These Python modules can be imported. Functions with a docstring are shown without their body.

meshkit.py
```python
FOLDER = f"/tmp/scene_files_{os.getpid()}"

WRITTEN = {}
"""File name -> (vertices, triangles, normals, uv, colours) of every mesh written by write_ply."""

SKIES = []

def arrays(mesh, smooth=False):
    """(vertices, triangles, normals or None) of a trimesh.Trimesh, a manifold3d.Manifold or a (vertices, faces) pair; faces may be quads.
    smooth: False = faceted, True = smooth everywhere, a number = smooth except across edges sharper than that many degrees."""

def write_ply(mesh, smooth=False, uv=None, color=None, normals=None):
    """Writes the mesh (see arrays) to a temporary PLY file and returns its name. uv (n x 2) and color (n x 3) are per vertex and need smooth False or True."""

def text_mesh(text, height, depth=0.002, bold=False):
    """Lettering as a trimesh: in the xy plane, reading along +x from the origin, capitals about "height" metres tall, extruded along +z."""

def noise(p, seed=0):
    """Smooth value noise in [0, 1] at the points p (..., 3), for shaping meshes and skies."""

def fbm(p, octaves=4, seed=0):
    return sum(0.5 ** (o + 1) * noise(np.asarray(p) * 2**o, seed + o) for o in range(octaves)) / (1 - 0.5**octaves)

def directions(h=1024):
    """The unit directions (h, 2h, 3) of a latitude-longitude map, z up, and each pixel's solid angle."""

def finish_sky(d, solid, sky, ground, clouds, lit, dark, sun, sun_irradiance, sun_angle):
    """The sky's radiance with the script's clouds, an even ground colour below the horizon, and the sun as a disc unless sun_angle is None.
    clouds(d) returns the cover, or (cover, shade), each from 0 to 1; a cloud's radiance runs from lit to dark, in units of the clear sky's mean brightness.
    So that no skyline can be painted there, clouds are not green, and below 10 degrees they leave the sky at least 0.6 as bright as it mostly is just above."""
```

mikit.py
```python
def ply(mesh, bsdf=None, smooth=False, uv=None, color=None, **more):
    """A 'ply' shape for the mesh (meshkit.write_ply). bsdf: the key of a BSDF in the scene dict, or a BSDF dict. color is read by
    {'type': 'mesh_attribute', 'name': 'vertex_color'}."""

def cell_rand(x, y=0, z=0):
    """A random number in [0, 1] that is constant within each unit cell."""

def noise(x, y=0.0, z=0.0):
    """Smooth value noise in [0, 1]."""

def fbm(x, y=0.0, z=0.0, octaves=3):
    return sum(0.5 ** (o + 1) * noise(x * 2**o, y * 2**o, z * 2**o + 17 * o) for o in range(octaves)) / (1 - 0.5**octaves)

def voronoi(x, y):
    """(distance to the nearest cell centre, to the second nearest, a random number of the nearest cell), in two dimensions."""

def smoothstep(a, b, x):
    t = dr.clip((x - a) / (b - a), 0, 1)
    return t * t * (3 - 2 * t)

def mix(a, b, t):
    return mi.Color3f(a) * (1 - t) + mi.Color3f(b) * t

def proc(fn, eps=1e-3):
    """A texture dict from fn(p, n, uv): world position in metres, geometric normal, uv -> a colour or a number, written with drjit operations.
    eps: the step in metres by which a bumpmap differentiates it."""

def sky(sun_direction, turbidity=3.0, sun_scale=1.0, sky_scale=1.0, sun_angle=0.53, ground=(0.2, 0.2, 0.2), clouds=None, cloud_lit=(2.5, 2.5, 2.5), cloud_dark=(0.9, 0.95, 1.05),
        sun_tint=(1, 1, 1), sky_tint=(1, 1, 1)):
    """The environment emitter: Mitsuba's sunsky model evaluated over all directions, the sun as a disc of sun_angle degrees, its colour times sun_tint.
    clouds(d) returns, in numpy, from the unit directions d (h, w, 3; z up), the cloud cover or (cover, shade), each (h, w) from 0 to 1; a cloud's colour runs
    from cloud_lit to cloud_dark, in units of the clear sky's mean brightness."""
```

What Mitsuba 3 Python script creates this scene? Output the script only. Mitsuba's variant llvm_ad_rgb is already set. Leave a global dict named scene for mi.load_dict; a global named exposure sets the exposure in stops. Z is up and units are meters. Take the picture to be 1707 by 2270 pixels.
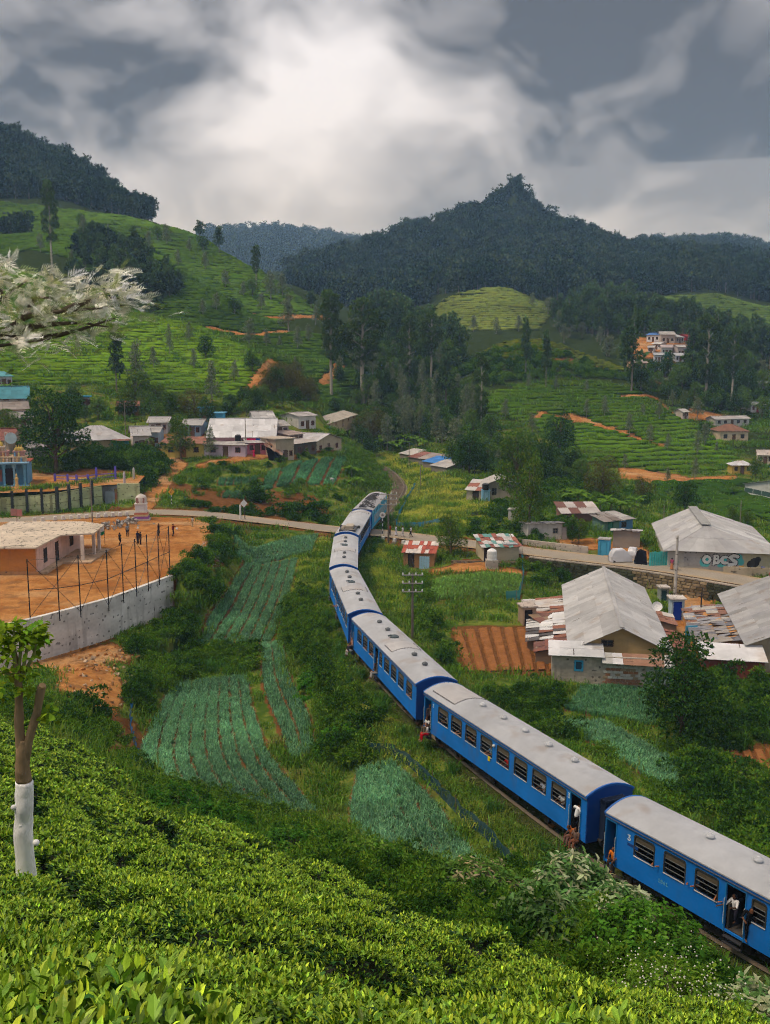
import math, random, numpy as np, trimesh, mitsuba as mi, drjit as dr, mikit, meshkit
import manifold3d as m3
from scipy.interpolate import LinearNDInterpolator, CubicSpline
from scipy.spatial import cKDTree
from scipy.ndimage import gaussian_filter, map_coordinates
import shapely, shapely.affinity, shapely.geometry as sg
from mikit import proc, noise, fbm, voronoi, cell_rand, smoothstep, mix
T = mi.ScalarTransform4f
scene, labels = {}, {}
R = np.random.default_rng(11)
random.seed(5)
# ------------------------------------------------------------------ camera, light, exposure
CZ, FPX, PITCH = 25.47, 2200.0, math.radians(9.0)
scene['camera'] = dict(type='perspective', fov=2*math.degrees(math.atan(853.5/FPX)), fov_axis='x', near_clip=0.2, far_clip=9000.0,
    to_world=T().look_at(origin=[0, 0, CZ], target=[0, math.cos(PITCH), CZ-math.sin(PITCH)], up=[0, 0, 1]))
SUN = np.array([-0.42, -0.18, 0.88])
def clouds(d):
    az = np.degrees(np.arctan2(d[..., 0], d[..., 1])); el = np.degrees(np.arcsin(np.clip(d[..., 2], -1, 1)))
    q = d*[1, 1, 1.7]
    w = np.stack([meshkit.fbm(q*3+7, 3, 3), meshkit.fbm(q*3+31, 3, 4), meshkit.fbm(q*3+51, 3, 8)], -1)-0.5
    big = meshkit.fbm(q*2.4+w*.9+1.7, 4, 1); n2 = meshkit.fbm(q*7+w*2.2+9.7, 5, 2)
    s = 0.52+(big-0.5)*1.5
    def blob(a, e, ra, re, k): return k*np.exp(-((az-a)/ra)**2-((el-e)/re)**2)
    # the two dark banks and the bright gap between them, as they hung over the valley
    wz = (meshkit.fbm(d*6+5, 4, 11)-.5)*9; az = az+wz; el = el+(meshkit.fbm(d*6+77, 4, 12)-.5)*5
    s = s+blob(-17, 16.5, 8.5, 4.8, .70)+blob(12, 17, 12, 5.5, .70)+blob(22, 9, 9, 3, .18)+blob(-4, 12.5, 5.5, 6, -.42)+blob(-3, 5, 9, 2.2, -.24)+blob(-10, 8.5, 5, 2, .16)+blob(3, 8.2, 8, 1.2, .18)
    # billows: warped noise with firm edges at three sizes
    w2 = np.stack([meshkit.fbm(d*5+k, 3, 20+k) for k in (1, 2, 3)], -1)-.5
    def edgy(f, amp, seed, lo=.40, hi=.60):
        x = meshkit.fbm(d*[f, f, f*1.2]+w2*f*.22, 5, seed); t = np.clip((x-lo)/(hi-lo), 0, 1); return (t*t*(3-2*t)-.5)*amp
    s = np.clip(s, .10, .90)+edgy(5, .30, 31, .36, .64)+edgy(11, .29, 32, .36, .64)+edgy(24, .17, 33, .32, .68)+edgy(55, .06, 34, .3, .7)
    return np.ones_like(s), np.clip(s, 0, 1)
scene['sky'] = mikit.sky(SUN, turbidity=4, sun_scale=0.3, sun_angle=16, clouds=clouds, cloud_lit=(1.60, 1.58, 1.69), cloud_dark=(0.165, 0.172, 0.195))
exposure = 2.5
# ------------------------------------------------------------------ projection helpers (photo pixel -> ray)
def ray(px, py):
    a, b = (np.asarray(px, float)-853.5)/FPX, (np.asarray(py, float)-1135)/FPX
    return np.stack([a, math.cos(PITCH)-b*math.sin(PITCH)+0*a, -math.sin(PITCH)-b*math.cos(PITCH)+0*a], -1)
def PZ(px, py, z):
    d = ray(px, py); t = (np.asarray(z)-CZ)/d[..., 2]
    return d*t[..., None]+[0, 0, CZ]
def PY(px, py, Y):
    d = ray(px, py); t = np.asarray(Y)/d[..., 1]
    return d*t[..., None]+[0, 0, CZ]
# ------------------------------------------------------------------ the railway line
TRK = np.array([(44, 8.5), (36.5, 16), (27, 26.2), (16.66, 38.88), (7.63, 55.65), (.98, 73.14), (-3.04, 91.2), (-4.61, 109.74), (-4.13, 128.67), (-2.26, 147.07), (.35, 163), (1.47, 173.6), (2.84, 190.4), (2.1, 204.5), (-.05, 220.8), (-2.6, 230.5), (-9, 246), (-20, 262)], float)
_s = np.r_[0, np.cumsum(np.linalg.norm(np.diff(TRK, axis=0), axis=1))]
_cs = CubicSpline(_s, TRK)
TS = np.linspace(0, _s[-1], 400); TP = _cs(TS); TT = _cs(TS, 1); TT /= np.linalg.norm(TT, axis=1, keepdims=True)
TN = np.stack([TT[:, 1], -TT[:, 0]], 1)            # to the right when heading away
def railz(x, y): return 0.0023*(np.asarray(y)-50)
# ------------------------------------------------------------------ terrain control points
CP = []                                             # x, y, z
def far(px, *yp):
    for Y, py in yp: CP.append(PY(px, py, Y))
far(-500, (160,1080),(200,930),(260,840),(330,575),(345,600),(420,500),(435,515),(520,430),(540,420),(600,400),(700,250),(800,330),(2500,450))
far(0, (185,960),(200,905),(240,800),(330,575),(345,600),(420,520),(435,535),(520,450),(540,440),(600,420),(700,300),(800,360),(2500,500))
far(150, (205,920),(225,860),(290,660),(315,633),(330,665),(415,505),(430,520),(520,465),(540,455),(700,360),(800,420),(2500,520))
far(300, (205,930),(225,870),(290,686),(305,715),(400,543),(415,560),(510,478),(530,485),(650,478),(750,540),(2500,520))
far(450, (205,930),(222,885),(245,815),(275,722),(290,745),(375,622),(390,635),(480,523),(520,545),(800,640),(1300,700),(2200,520),(2700,550))
far(600, (215,905),(238,815),(258,800),(275,805),(345,715),(360,735),(440,606),(480,640),(800,640),(1100,690),(2200,515),(2700,545))
far(700, (200,990),(215,935),(240,862),(255,880),(300,800),(330,735),(400,700),(420,676),(470,700),(800,620),(950,575),(1100,640),(2200,520),(2700,560))
far(800, (225,990),(240,905),(300,830),(380,760),(450,722),(600,690),(900,562),(1100,620),(2200,545),(2700,575))
far(900, (240,1018),(260,960),(300,900),(340,840),(420,770),(520,715),(700,640),(900,520),(1000,545),(2200,600))
far(1000, (230,1000),(260,950),(290,890),(320,830),(400,790),(460,740),(520,643),(540,668),(700,620),(900,493),(1000,520),(2200,600))
far(1100, (190,1052),(225,990),(255,930),(280,860),(300,830),(335,750),(350,765),(430,740),(520,626),(545,650),(720,600),(880,492),(905,470),(1000,505),(2200,600))
far(1188, (903,480)); far(1215, (903,498)); far(1075, (905,478))
far(1155, (200,1050),(225,1000),(338,745),(355,763),(520,640),(720,600),(880,485),(905,462),(925,470),(1000,505))
far(1200, (200,1050),(230,1010),(260,930),(290,850),(300,840),(335,747),(350,765),(430,735),(525,672),(560,690),(720,600),(900,495),(1000,530),(2200,600))
far(1300, (190,1072),(230,1040),(260,950),(295,850),(320,815),(345,780),(360,790),(450,735),(560,680),(720,600),(900,530),(1000,560),(2200,600))
far(1400, (190,1090),(225,1045),(250,970),(290,865),(310,850),(345,835),(380,770),(450,735),(560,675),(720,620),(850,565),(950,600),(1800,580),(2200,600))
far(1500, (190,1105),(225,1050),(245,1000),(275,930),(320,850),(380,760),(450,730),(560,650),(580,663),(720,600),(800,572),(900,600),(1800,550),(2200,590))
far(1600, (180,1130),(215,1065),(245,1012),(290,935),(330,860),(400,790),(460,740),(545,660),(570,648),(590,660),(720,605),(800,582),(900,610),(1800,543),(2200,590))
far(1720, (175,1140),(210,1080),(245,1000),(290,930),(330,870),(400,800),(460,740),(545,690),(575,683),(600,690),(720,620),(800,592),(900,620),(1800,572),(2200,600))
far(2300, (150,1180),(210,1090),(290,930),(400,800),(545,690),(720,610),(900,600),(1800,590),(2500,610))
def near(*ppz):
    for px, py, z in ppz: CP.append(PZ(px, py, z))
near((520,1240,-1.2),(660,1238,-1.),(430,1430,-2.4),(610,1425,-2.2),(540,1330,-1.8),(520,1190,-.3),(700,1185,-.2),(520,1225,-.8),(690,1225,-.7),
 (590,1500,-2.6),(690,1650,-2.8),(620,1700,-3),(400,1510,-2.8),(560,1500,-2.7),(300,1650,-3),(350,1730,-3),(560,1800,-3),(720,1800,-3),(500,1650,-3),
 (820,1695,-1.8),(900,1720,-1.5),(760,1850,-2.2),(1080,1940,-1.6),(1000,1850,-1.7),(700,1400,-1.3),(760,1600,-1.4),(840,1640,-1.2),
 (90,1460,-.7),(230,1420,-.7),(380,1352,-.7),(-200,1530,-.7),(440,1280,-.5),(480,1220,.3),(420,1330,-1),(200,1500,.3),(260,1550,-.5),(280,1640,-1.5),(60,1540,3),(-200,1520,3),
 (1280,1560,-3.3),(1100,1590,-3),(1460,1530,-3.5),(1400,1700,-3.2),(1200,1660,-2.8),(1500,1740,-3.2),(1650,1690,-3.4),(1707,1560,-3.4),(1600,1480,-3.4),(1900,1600,-3.5),(2300,1700,-4),
 (1250,1520,-3),(1480,1500,-3.2),(1400,1380,-3),(1500,1330,-2.8),(1600,1400,-3),(1707,1500,-3.2),(2000,1400,-3),(2300,1500,-3.2),(1250,1296,-2.4),(1450,1318,-2.6),(1600,1336,-2.6),(1800,1360,-2.8),
 (1000,1400,-1.8),(1220,1400,-2.2),(1030,1480,-2.2),(1230,1490,-2.6),(960,1280,-.9),(1150,1275,-1),(950,1335,-1.2),(1150,1335,-1.3),(930,1262,-1.4),(1010,1240,-.3),(1080,1252,-.4),(880,1300,-1),(950,1450,-2),(1000,1500,-2),
 (850,1180,.3),(1000,1195,.3),(1200,1220,.2),(1450,1252,0),(1707,1290,-.3),(2000,1330,-.6),(1000,1160,.6),(1150,1180,.8),(1250,1190,.6),(1400,1200,.4),(1500,1250,.2),(1707,1262,.1),(2000,1280,0),
 (900,1150,.4),(960,1140,.5),(1050,1155,.7),(900,1090,1),(1000,1090,1.2),(1000,1040,1.6),(900,1020,1.2),(1100,1108,1.6),(1160,1110,1.5),
 (440,1140,2.5),(280,1137,3),(100,1150,3),(0,1155,3),(-400,1165,3),(600,1160,1.2),(700,1172,.5),(400,1125,3.2),(450,1090,4),(550,1105,2.6),(650,1130,1.5),(700,1110,1.5),
 (500,1050,5.2),(600,1050,5),(700,1040,4.5),(750,1060,3),(800,1090,1),(780,1020,4.5),(350,1010,7),(450,1012,7),(560,1010,7.2),(640,1010,7),(700,1000,6.8),(150,1000,8),(250,1000,7.8),(330,1000,7.5),
 (330,1115,3),(375,1050,5),(400,1035,5.5),(360,1015,6.8),(0,1082,6),(120,1075,6),(200,1065,6),(300,1040,6.2))
TEDGE = [(-350,1490,56),(0,1585,54),(140,1630,50),(235,1700,44),(300,1783,38),(519,1825,34),(615,1896,28),(700,1920,26),(839,1985,23),(1000,2050,20),(1170,2105,18),(1350,2150,16),(1560,2230,13),(1707,2300,11),(2100,2420,9)]
for px, py, Y in [(1268,2015,27),(1375,2050,25),(1190,2075,22),(1060,1995,28),(1430,2115,20),(1530,2165,17.5),(1690,2270,13),(1320,1975,31),(1180,1960,31),(950,1960,29)]: CP.append(PY(px, py, Y)-[0, 0, .3])
for px, py, Y in TEDGE: CP.append(PY(px, py, Y)-[0, 0, .85])
for px, py, Y in [(-200,2270,1.8),(0,2270,2.0),(400,2270,2.5),(850,2270,3.4),(1300,2270,5.0),(1707,2270,8.0),(60,1945,13),(500,2000,9.5),(1000,2170,10),(250,2060,6.2),(0,1800,25),(700,2050,13),(300,1900,17),(150,1780,28)]: CP.append(PY(px, py, Y)-[0, 0, .8])
for x, y, z in [(0,-8,27.5),(-8,-8,29.5),(8,-8,24),(0,0,24.2),(-3,0,25),(3,0,22.6),(-6,2,24.3),(-9,6,22.6),(6,4,19.5),(-16,28,14),(-20,10,22),(-28,30,15),(14,-4,18),(24,-8,14),(-40,-8,32),(60,0,2),(90,60,-4),(-60,60,4),(-70,25,20)]: CP.append((x, y, z))
for i in range(0, 400, 9):
    for off, dz in ((-2.6, -.75), (0, -.72), (2.6, -.75), (4.4, -1.1)):
        if off > 3 and TP[i, 1] > 160: continue
        x, y = TP[i]+TN[i]*off
        CP.append((x, y, railz(x, y)+dz))
CP = np.array([c for c in CP if c[1] > -11])
UN, VN, VC, UM = 500, 960, 12.0, 0.95
GU = np.linspace(-UM, UM, UN); GV = np.linspace(math.log(1.0), math.log(4600.0), VN)
def uv_of(x, y): return np.asarray(x)/(np.asarray(y)+VC), np.log(np.maximum(np.asarray(y)+VC, 1.0))
cu, cv = uv_of(CP[:, 0], CP[:, 1])
_pts = np.stack([cu*2.2, cv], 1)
_box = []
for uu in (-UM, -.6, .6, UM):                        # frame of the sheet, beyond the picture
    for vv in np.linspace(GV[0], GV[-1], 26):
        Y = math.exp(vv)-VC
        k = np.argsort((cu*2.2-uu*2.2)**2+(cv-vv)**2)[:4]
        _box.append((uu*2.2, vv, CP[k, 2].mean()))
_box = np.array(_box)
_P = np.vstack([_pts, _box[:, :2]]); _Z = np.r_[CP[:, 2], _box[:, 2]]
UG, VG = np.meshgrid(GU, GV)
GX = UG*np.exp(VG); GY = np.exp(VG)-VC
_lin = LinearNDInterpolator(_P, _Z)
GZ = _lin(UG*2.2, VG)
GZ = np.where(np.isnan(GZ), np.nanmean(GZ[-1]), GZ)
GZ = gaussian_filter(GZ, (2.6, 3.2))
for kx_, kh, kr in ((1152, 19, 13), (1128, 9, 16)):
    k_ = PY(kx_, 440, 905); GZ += kh*np.exp(-((GX-k_[0])/kr)**2-((GY-k_[1])/26)**2)
def line_dist(line_xy, far_=30.0):
    """distance of every node of the sheet to a polyline, and the arc length of the nearest point"""
    seg = np.r_[0, np.cumsum(np.linalg.norm(np.diff(line_xy, axis=0), axis=1))]
    s = np.linspace(0, seg[-1], max(2, int(seg[-1]/.15)))
    q = np.stack([np.interp(s, seg, line_xy[:, k]) for k in (0, 1)], 1)
    d, i = cKDTree(q).query(np.stack([GX.ravel(), GY.ravel()], 1), distance_upper_bound=far_)
    return np.minimum(d, far_).reshape(GX.shape), s[np.minimum(i, len(s)-1)].reshape(GX.shape)
def poly_dist(poly):
    d, _ = line_dist(np.array(poly.exterior.coords))
    return np.where(shapely.contains_xy(poly, GX, GY), 0, d)
def soft(mask_poly, feather):
    return np.clip(1-poly_dist(mask_poly)/feather, 0, 1)
def on_plane(pts): return np.array([PZ(px, py, z) for px, py, z in pts])
# pads
WALLTOP = on_plane([(-160,1420,3.),(20,1385,3.),(90,1368,3.),(160,1350,3.),(240,1328,3.),(310,1303,3.),(380,1277,3.)])
PLAY = on_plane([(440,1218,3.),(480,1168,3.),(430,1149,3.),(300,1146,3.),(150,1152,3.),(0,1158,3.),(-400,1168,3.)])
play_poly = sg.Polygon(np.vstack([WALLTOP[:, :2], PLAY[:, :2]]))
TEMW = np.array([PZ(px, py, 2.95) for px, py in ((-150,1140),(10,1142),(120,1137),(226,1122))])   # foot of the temple terrace wall
def flat(poly, z, feather):
    # level ground
    global GZ
    w = soft(poly, feather); w = w*w*(3-2*w)
    GZ = GZ*(1-w)+z*w
flat(play_poly.buffer(-.15), 3.0, 6.0)
_wn = WALLTOP[:, :2]-[0, 0]; flat(sg.Polygon(np.vstack([_wn+[-.1, .4], (_wn+[3.5, -6.0])[::-1]])).buffer(0), -.75, .3)
TEMPLE_YARD = sg.Polygon(np.vstack([TEMW[:, :2]+[0, .2], [PZ(262, 1119, 3.)[:2], PZ(311, 1117, 3.)[:2], PZ(330, 1050, 6.)[:2], PZ(150, 1045, 6.2)[:2], PZ(-100, 1050, 6.2)[:2]]])).buffer(0)
flat(sg.Polygon(np.vstack([TEMW[:, :2]+[0, 1.6], [PZ(311, 1117, 3.)[:2]+[0, 1.6]], (TEMW[:, :2]-[0, 9])[::-1]])).buffer(0).difference(TEMPLE_YARD.buffer(-1.4)), 3.0, .5)
flat(TEMPLE_YARD.buffer(-2.6), 6.0, 1.2)
LROAD = np.array([PZ(px, py, z) for px, py, z in ((-300,1165,3.0),(0,1155,3.0),(130,1146,3.0),(280,1136,3.0),(360,1134,2.95),(440,1138,2.6),(520,1146,2.0),(600,1156,1.3),(680,1166,.55),(735,1174,.19))])
RROAD = np.array([PZ(px, py, z) for px, py, z in ((840,1180,.19),(920,1190,.24),(1000,1200,.35),(1100,1213,.3),(1250,1231,.2),(1400,1248,.05),(1550,1270,-.1),(1707,1296,-.3),(1950,1340,-.6))])
ROADL = np.vstack([LROAD, RROAD])
_rs = np.r_[0, np.cumsum(np.linalg.norm(np.diff(ROADL[:, :2], axis=0), axis=1))]
RS = np.linspace(0, _rs[-1], 260)
RP = np.stack([np.interp(RS, _rs, ROADL[:, k]) for k in range(3)], 1)
RP = np.stack([gaussian_filter(RP[:, k], 5, mode='nearest') for k in range(3)], 1)
RT = np.gradient(RP[:, :2], axis=0); RT /= np.linalg.norm(RT, axis=1, keepdims=True); RN = np.stack([RT[:, 1], -RT[:, 0]], 1)  # right = towards camera
def along(line_xy, zs, half, feather, drop=0.0):
    """bend the sheet to a strip's own height"""
    global GZ
    d, sa = line_dist(line_xy, half+feather+1)
    cum = np.r_[0, np.cumsum(np.linalg.norm(np.diff(line_xy, axis=0), axis=1))]
    z = np.interp(sa, cum, zs)-drop
    w = np.clip(1-(d-half)/feather, 0, 1); w = w*w*(3-2*w)
    GZ = GZ*(1-w)+z*w
along(RP[:, :2], RP[:, 2], 2.3, 1.2, .05)
along(TP, railz(TP[:, 0], TP[:, 1]), 2.3, 1.6, .42)
def rough(x, y):
    q = np.stack([x, y, 0*x], -1)
    return (meshkit.fbm(q*.06, 3, 5)-.5)*np.clip((y-180)/120, 0, 1)*3.0+(meshkit.fbm(q*.5, 3, 6)-.5)*.35
_rw = np.clip(np.minimum(np.minimum(line_dist(RP[:, :2])[0]-2.5, line_dist(TP)[0]-2.5), poly_dist(play_poly)-.3)/3, 0, 1)
GZ = GZ+rough(GX, GY)*_rw
def ground(x, y):
    u, v = uv_of(x, y)
    return map_coordinates(GZ, [np.atleast_1d((v-GV[0])/(GV[1]-GV[0])), np.atleast_1d((u+UM)/(2*UM)*(UN-1))], order=1, mode='nearest').reshape(np.shape(x))
def gpt(x, y, dz=0.0): return np.array([x, y, float(ground(x, y))+dz])
def G(px, py, lo=1.5, hi=3000.0, over=0.0):
    """first hit of a pixel's ray with the ground (or with a level that lies over it)"""
    d = ray(px, py); t = np.exp(np.linspace(math.log(lo), math.log(hi), 2500))
    p = d[None]*t[:, None]+[0, 0, CZ]
    below = p[:, 2] < ground(p[:, 0], p[:, 1])+over
    k = int(np.argmax(below)) if below.any() else len(t)-1
    a, b = t[max(k-1, 0)], t[k]
    for _ in range(12):
        m = (a+b)/2; q = d*m+[0, 0, CZ]
        if q[2] < ground(q[0], q[1])+over: b = m
        else: a = m
    q = d*b+[0, 0, CZ]; q[2] = ground(q[0], q[1])
    return q
def GP(pts, **k): return np.array([G(px, py, **k) for px, py in pts])
# ------------------------------------------------------------------ materials
def unpack(uv):
    u = dr.floor(uv.x); g = (uv.x-u-.04)/.92
    return mi.Color3f(u/255, g, uv.y)
def paint_fn(p, n, uv):
    c = unpack(uv)
    st = fbm(p.x*.9+p.z*.3, p.y*.9, p.z*1.7+5, 4); fine = noise(p.x*9, p.y*9, p.z*9)
    streak = fbm(p.x*3.1, p.y*3.1, p.z*.35, 3)
    k = .80+.34*st-.10*fine
    grime = smoothstep(.52, .75, streak)*.20
    return mix(c*k, mi.Color3f(.16, .14, .11), grime)
def gloss_fn(p, n, uv):
    c = unpack(uv)
    st = fbm(p.x*.5, p.y*.5, p.z*.8, 4)
    gr = smoothstep(.48, .72, fbm(p.x*1.9+3, p.y*1.9, p.z*.45, 4))*smoothstep(.35, .65, fbm(p.x*.4+8, p.y*.4, p.z*.6, 3))
    return mix(c*(.80+.36*st), c*.55+mi.Color3f(.035, .028, .02), gr*.55)
def sheet_fn(p, n, uv):                               # weathered roofing
    c = unpack(uv)
    st = fbm(p.x*.35+3, p.y*.35, p.z*.6, 4); f = fbm(p.x*2.3, p.y*2.3, p.z*2.3, 3); sp = noise(p.x*14, p.y*14, p.z*14)
    rust = smoothstep(.60, .80, fbm(p.x*.8+9, p.y*.8, p.z, 3))
    return mix(c*.84*(.66+.46*st+.24*f-.06*sp), c*mi.Color3f(.62, .48, .37), rust*.5)
def ground_fn(p, n, uv):
    a = fbm(p.x*.22, p.y*.22, 0, 4); b = fbm(p.x*1.7+4, p.y*1.7, 0, 3); f = noise(p.x*7, p.y*7, 0)
    grass = mix((.050, .095, .014), (.155, .20, .032), smoothstep(.3, .72, a*.6+b*.4))
    grass = mix(grass, (.22, .21, .05), smoothstep(.55, .8, b)*.45)
    dry = mix(grass, (.13, .09, .035), smoothstep(.58, .75, fbm(p.x*.5+20, p.y*.5, 3, 3))*.6)
    soil = mix((.10, .042, .016), (.21, .098, .035), b)
    red = mix((.30, .115, .032), (.47, .225, .075), smoothstep(.25, .75, a*.5+b*.5))
    red = mix(red, (.52, .34, .18), smoothstep(.5, .75, fbm(p.x*.09, p.y*.25, 2, 4))*.6)*(.80+.28*f)
    red = mix(red, (.20, .10, .045), smoothstep(.60, .74, fbm(p.x*.6+11, p.y*.9, 5, 4))*.6)
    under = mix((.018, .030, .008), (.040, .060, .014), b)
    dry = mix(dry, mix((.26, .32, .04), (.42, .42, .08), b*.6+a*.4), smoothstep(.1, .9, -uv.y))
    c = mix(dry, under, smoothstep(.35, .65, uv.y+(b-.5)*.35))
    s1 = smoothstep(.30, .50, uv.x+(b-.5)*.3); s2 = smoothstep(.66, .84, uv.x+(b-.5)*.16)
    c = mix(c, soil*(.8+.3*f), s1)
    return mix(c, red, s2)
def road_fn(p, n, uv):
    a = fbm(p.x*.4, p.y*.4, 0, 4); b = noise(p.x*11, p.y*11, 0)
    edge = smoothstep(.30, .5, dr.abs(uv.y-.5)+(a-.5)*.35)
    c = mix((.27, .235, .19), (.36, .315, .255), a)*(.9+.2*b)
    return mix(c, (.40, .28, .15), edge*.75)
def ballast_fn(p, n, uv):
    d, _, k = voronoi(p.x*9, p.y*9)
    g = smoothstep(158, 148, p.y)*smoothstep(.15, .45, fbm(p.x*1.3, p.y*1.3, 2, 3)+.16)  # near bed: dark grass tone, with the train shadow put into the colour
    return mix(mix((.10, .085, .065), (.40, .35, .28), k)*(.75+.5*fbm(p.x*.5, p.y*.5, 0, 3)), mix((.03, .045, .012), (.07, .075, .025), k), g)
def concrete_fn(p, n, uv):
    c = unpack(uv)
    a = fbm(p.x*.5, p.y*.5, p.z*.9, 4); h = noise(p.x*5, p.y*5, p.z*5); v = fbm(p.x*2.2, p.y*2.2, p.z*.25, 3)
    hole = smoothstep(.76, .86, noise(p.x*3.3+7, p.y*3.3, p.z*3.3))
    k = c*(.52+.78*a+.16*h)*(1-.28*smoothstep(.52, .78, v))
    return mix(k, (.06, .055, .05), hole*.7)
def bark_fn(p, n, uv):
    c = unpack(uv)
    a = fbm(p.x*6, p.y*6, p.z*2.0, 4); b = fbm(p.x*22, p.y*22, p.z*9, 3)
    return c*(.45+.75*a+.3*b)
def stone_fn(p, n, uv):
    c = unpack(uv)
    return c*(.6+.6*fbm(p.x*2, p.y*2, p.z*2, 4))*(.85+.3*noise(p.x*13, p.y*13, p.z*13))
def skin_fn(p, n, uv): return unpack(uv)
def mat(key, **bsdf): scene[key] = dict(type='twosided', bsdf=bsdf)
mat('paint', type='principled', base_color=proc(paint_fn), roughness=.85, specular=.25)
mat('gloss', type='principled', base_color=proc(gloss_fn), roughness=.38, specular=.5)
mat('sheet', type='principled', base_color=proc(sheet_fn), roughness=.62, specular=.4)
mat('earth', type='diffuse', reflectance=proc(ground_fn))
mat('asphalt', type='diffuse', reflectance=proc(road_fn))
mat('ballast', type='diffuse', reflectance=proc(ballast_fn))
scene['concrete'] = dict(type='twosided', bsdf=dict(type='bumpmap', t=proc(lambda p, n, uv: fbm(p.x*3, p.y*3, p.z*3, 4)*.06, eps=.02), b=dict(type='diffuse', reflectance=proc(concrete_fn))))
mat('bark', type='diffuse', reflectance=proc(bark_fn))
mat('stone', type='diffuse', reflectance=proc(stone_fn))
mat('cloth', type='diffuse', reflectance=proc(skin_fn))
mat('gleaf', type='principled', base_color=dict(type='mesh_attribute', name='vertex_color'), roughness=.5, specular=.3)
scene['leaf'] = dict(type='principledthin', base_color=dict(type='mesh_attribute', name='vertex_color'), roughness=.7, eta=1.25, diff_trans=.7)
mat('dull', type='diffuse', reflectance=dict(type='mesh_attribute', name='vertex_color'))
scene['pane'] = dict(type='thindielectric', int_ior=1.5)
# ------------------------------------------------------------------ mesh helpers: a mesh is (vertices, triangles)
def tri(f):
    f = np.asarray(f)
    return f if f.shape[1] == 3 else np.vstack([f[:, [0, 1, 2]], f[:, [0, 2, 3]]])
def J(*ms):
    ms = [m for m in ms if m is not None and len(m[0])]
    n = np.cumsum([0]+[len(m[0]) for m in ms])
    return np.vstack([m[0] for m in ms]), np.vstack([np.asarray(m[1])+a for m, a in zip(ms, n)])
_bf = tri([[0, 2, 3, 1], [4, 5, 7, 6], [0, 1, 5, 4], [2, 6, 7, 3], [0, 4, 6, 2], [1, 3, 7, 5]])
_bv = np.array([[x, y, z] for x in (0, 1) for y in (0, 1) for z in (0, 1)], float)
_bf = tri([[0, 1, 3, 2], [4, 6, 7, 5], [0, 4, 5, 1], [2, 3, 7, 6], [0, 2, 6, 4], [1, 5, 7, 3]])
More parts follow.
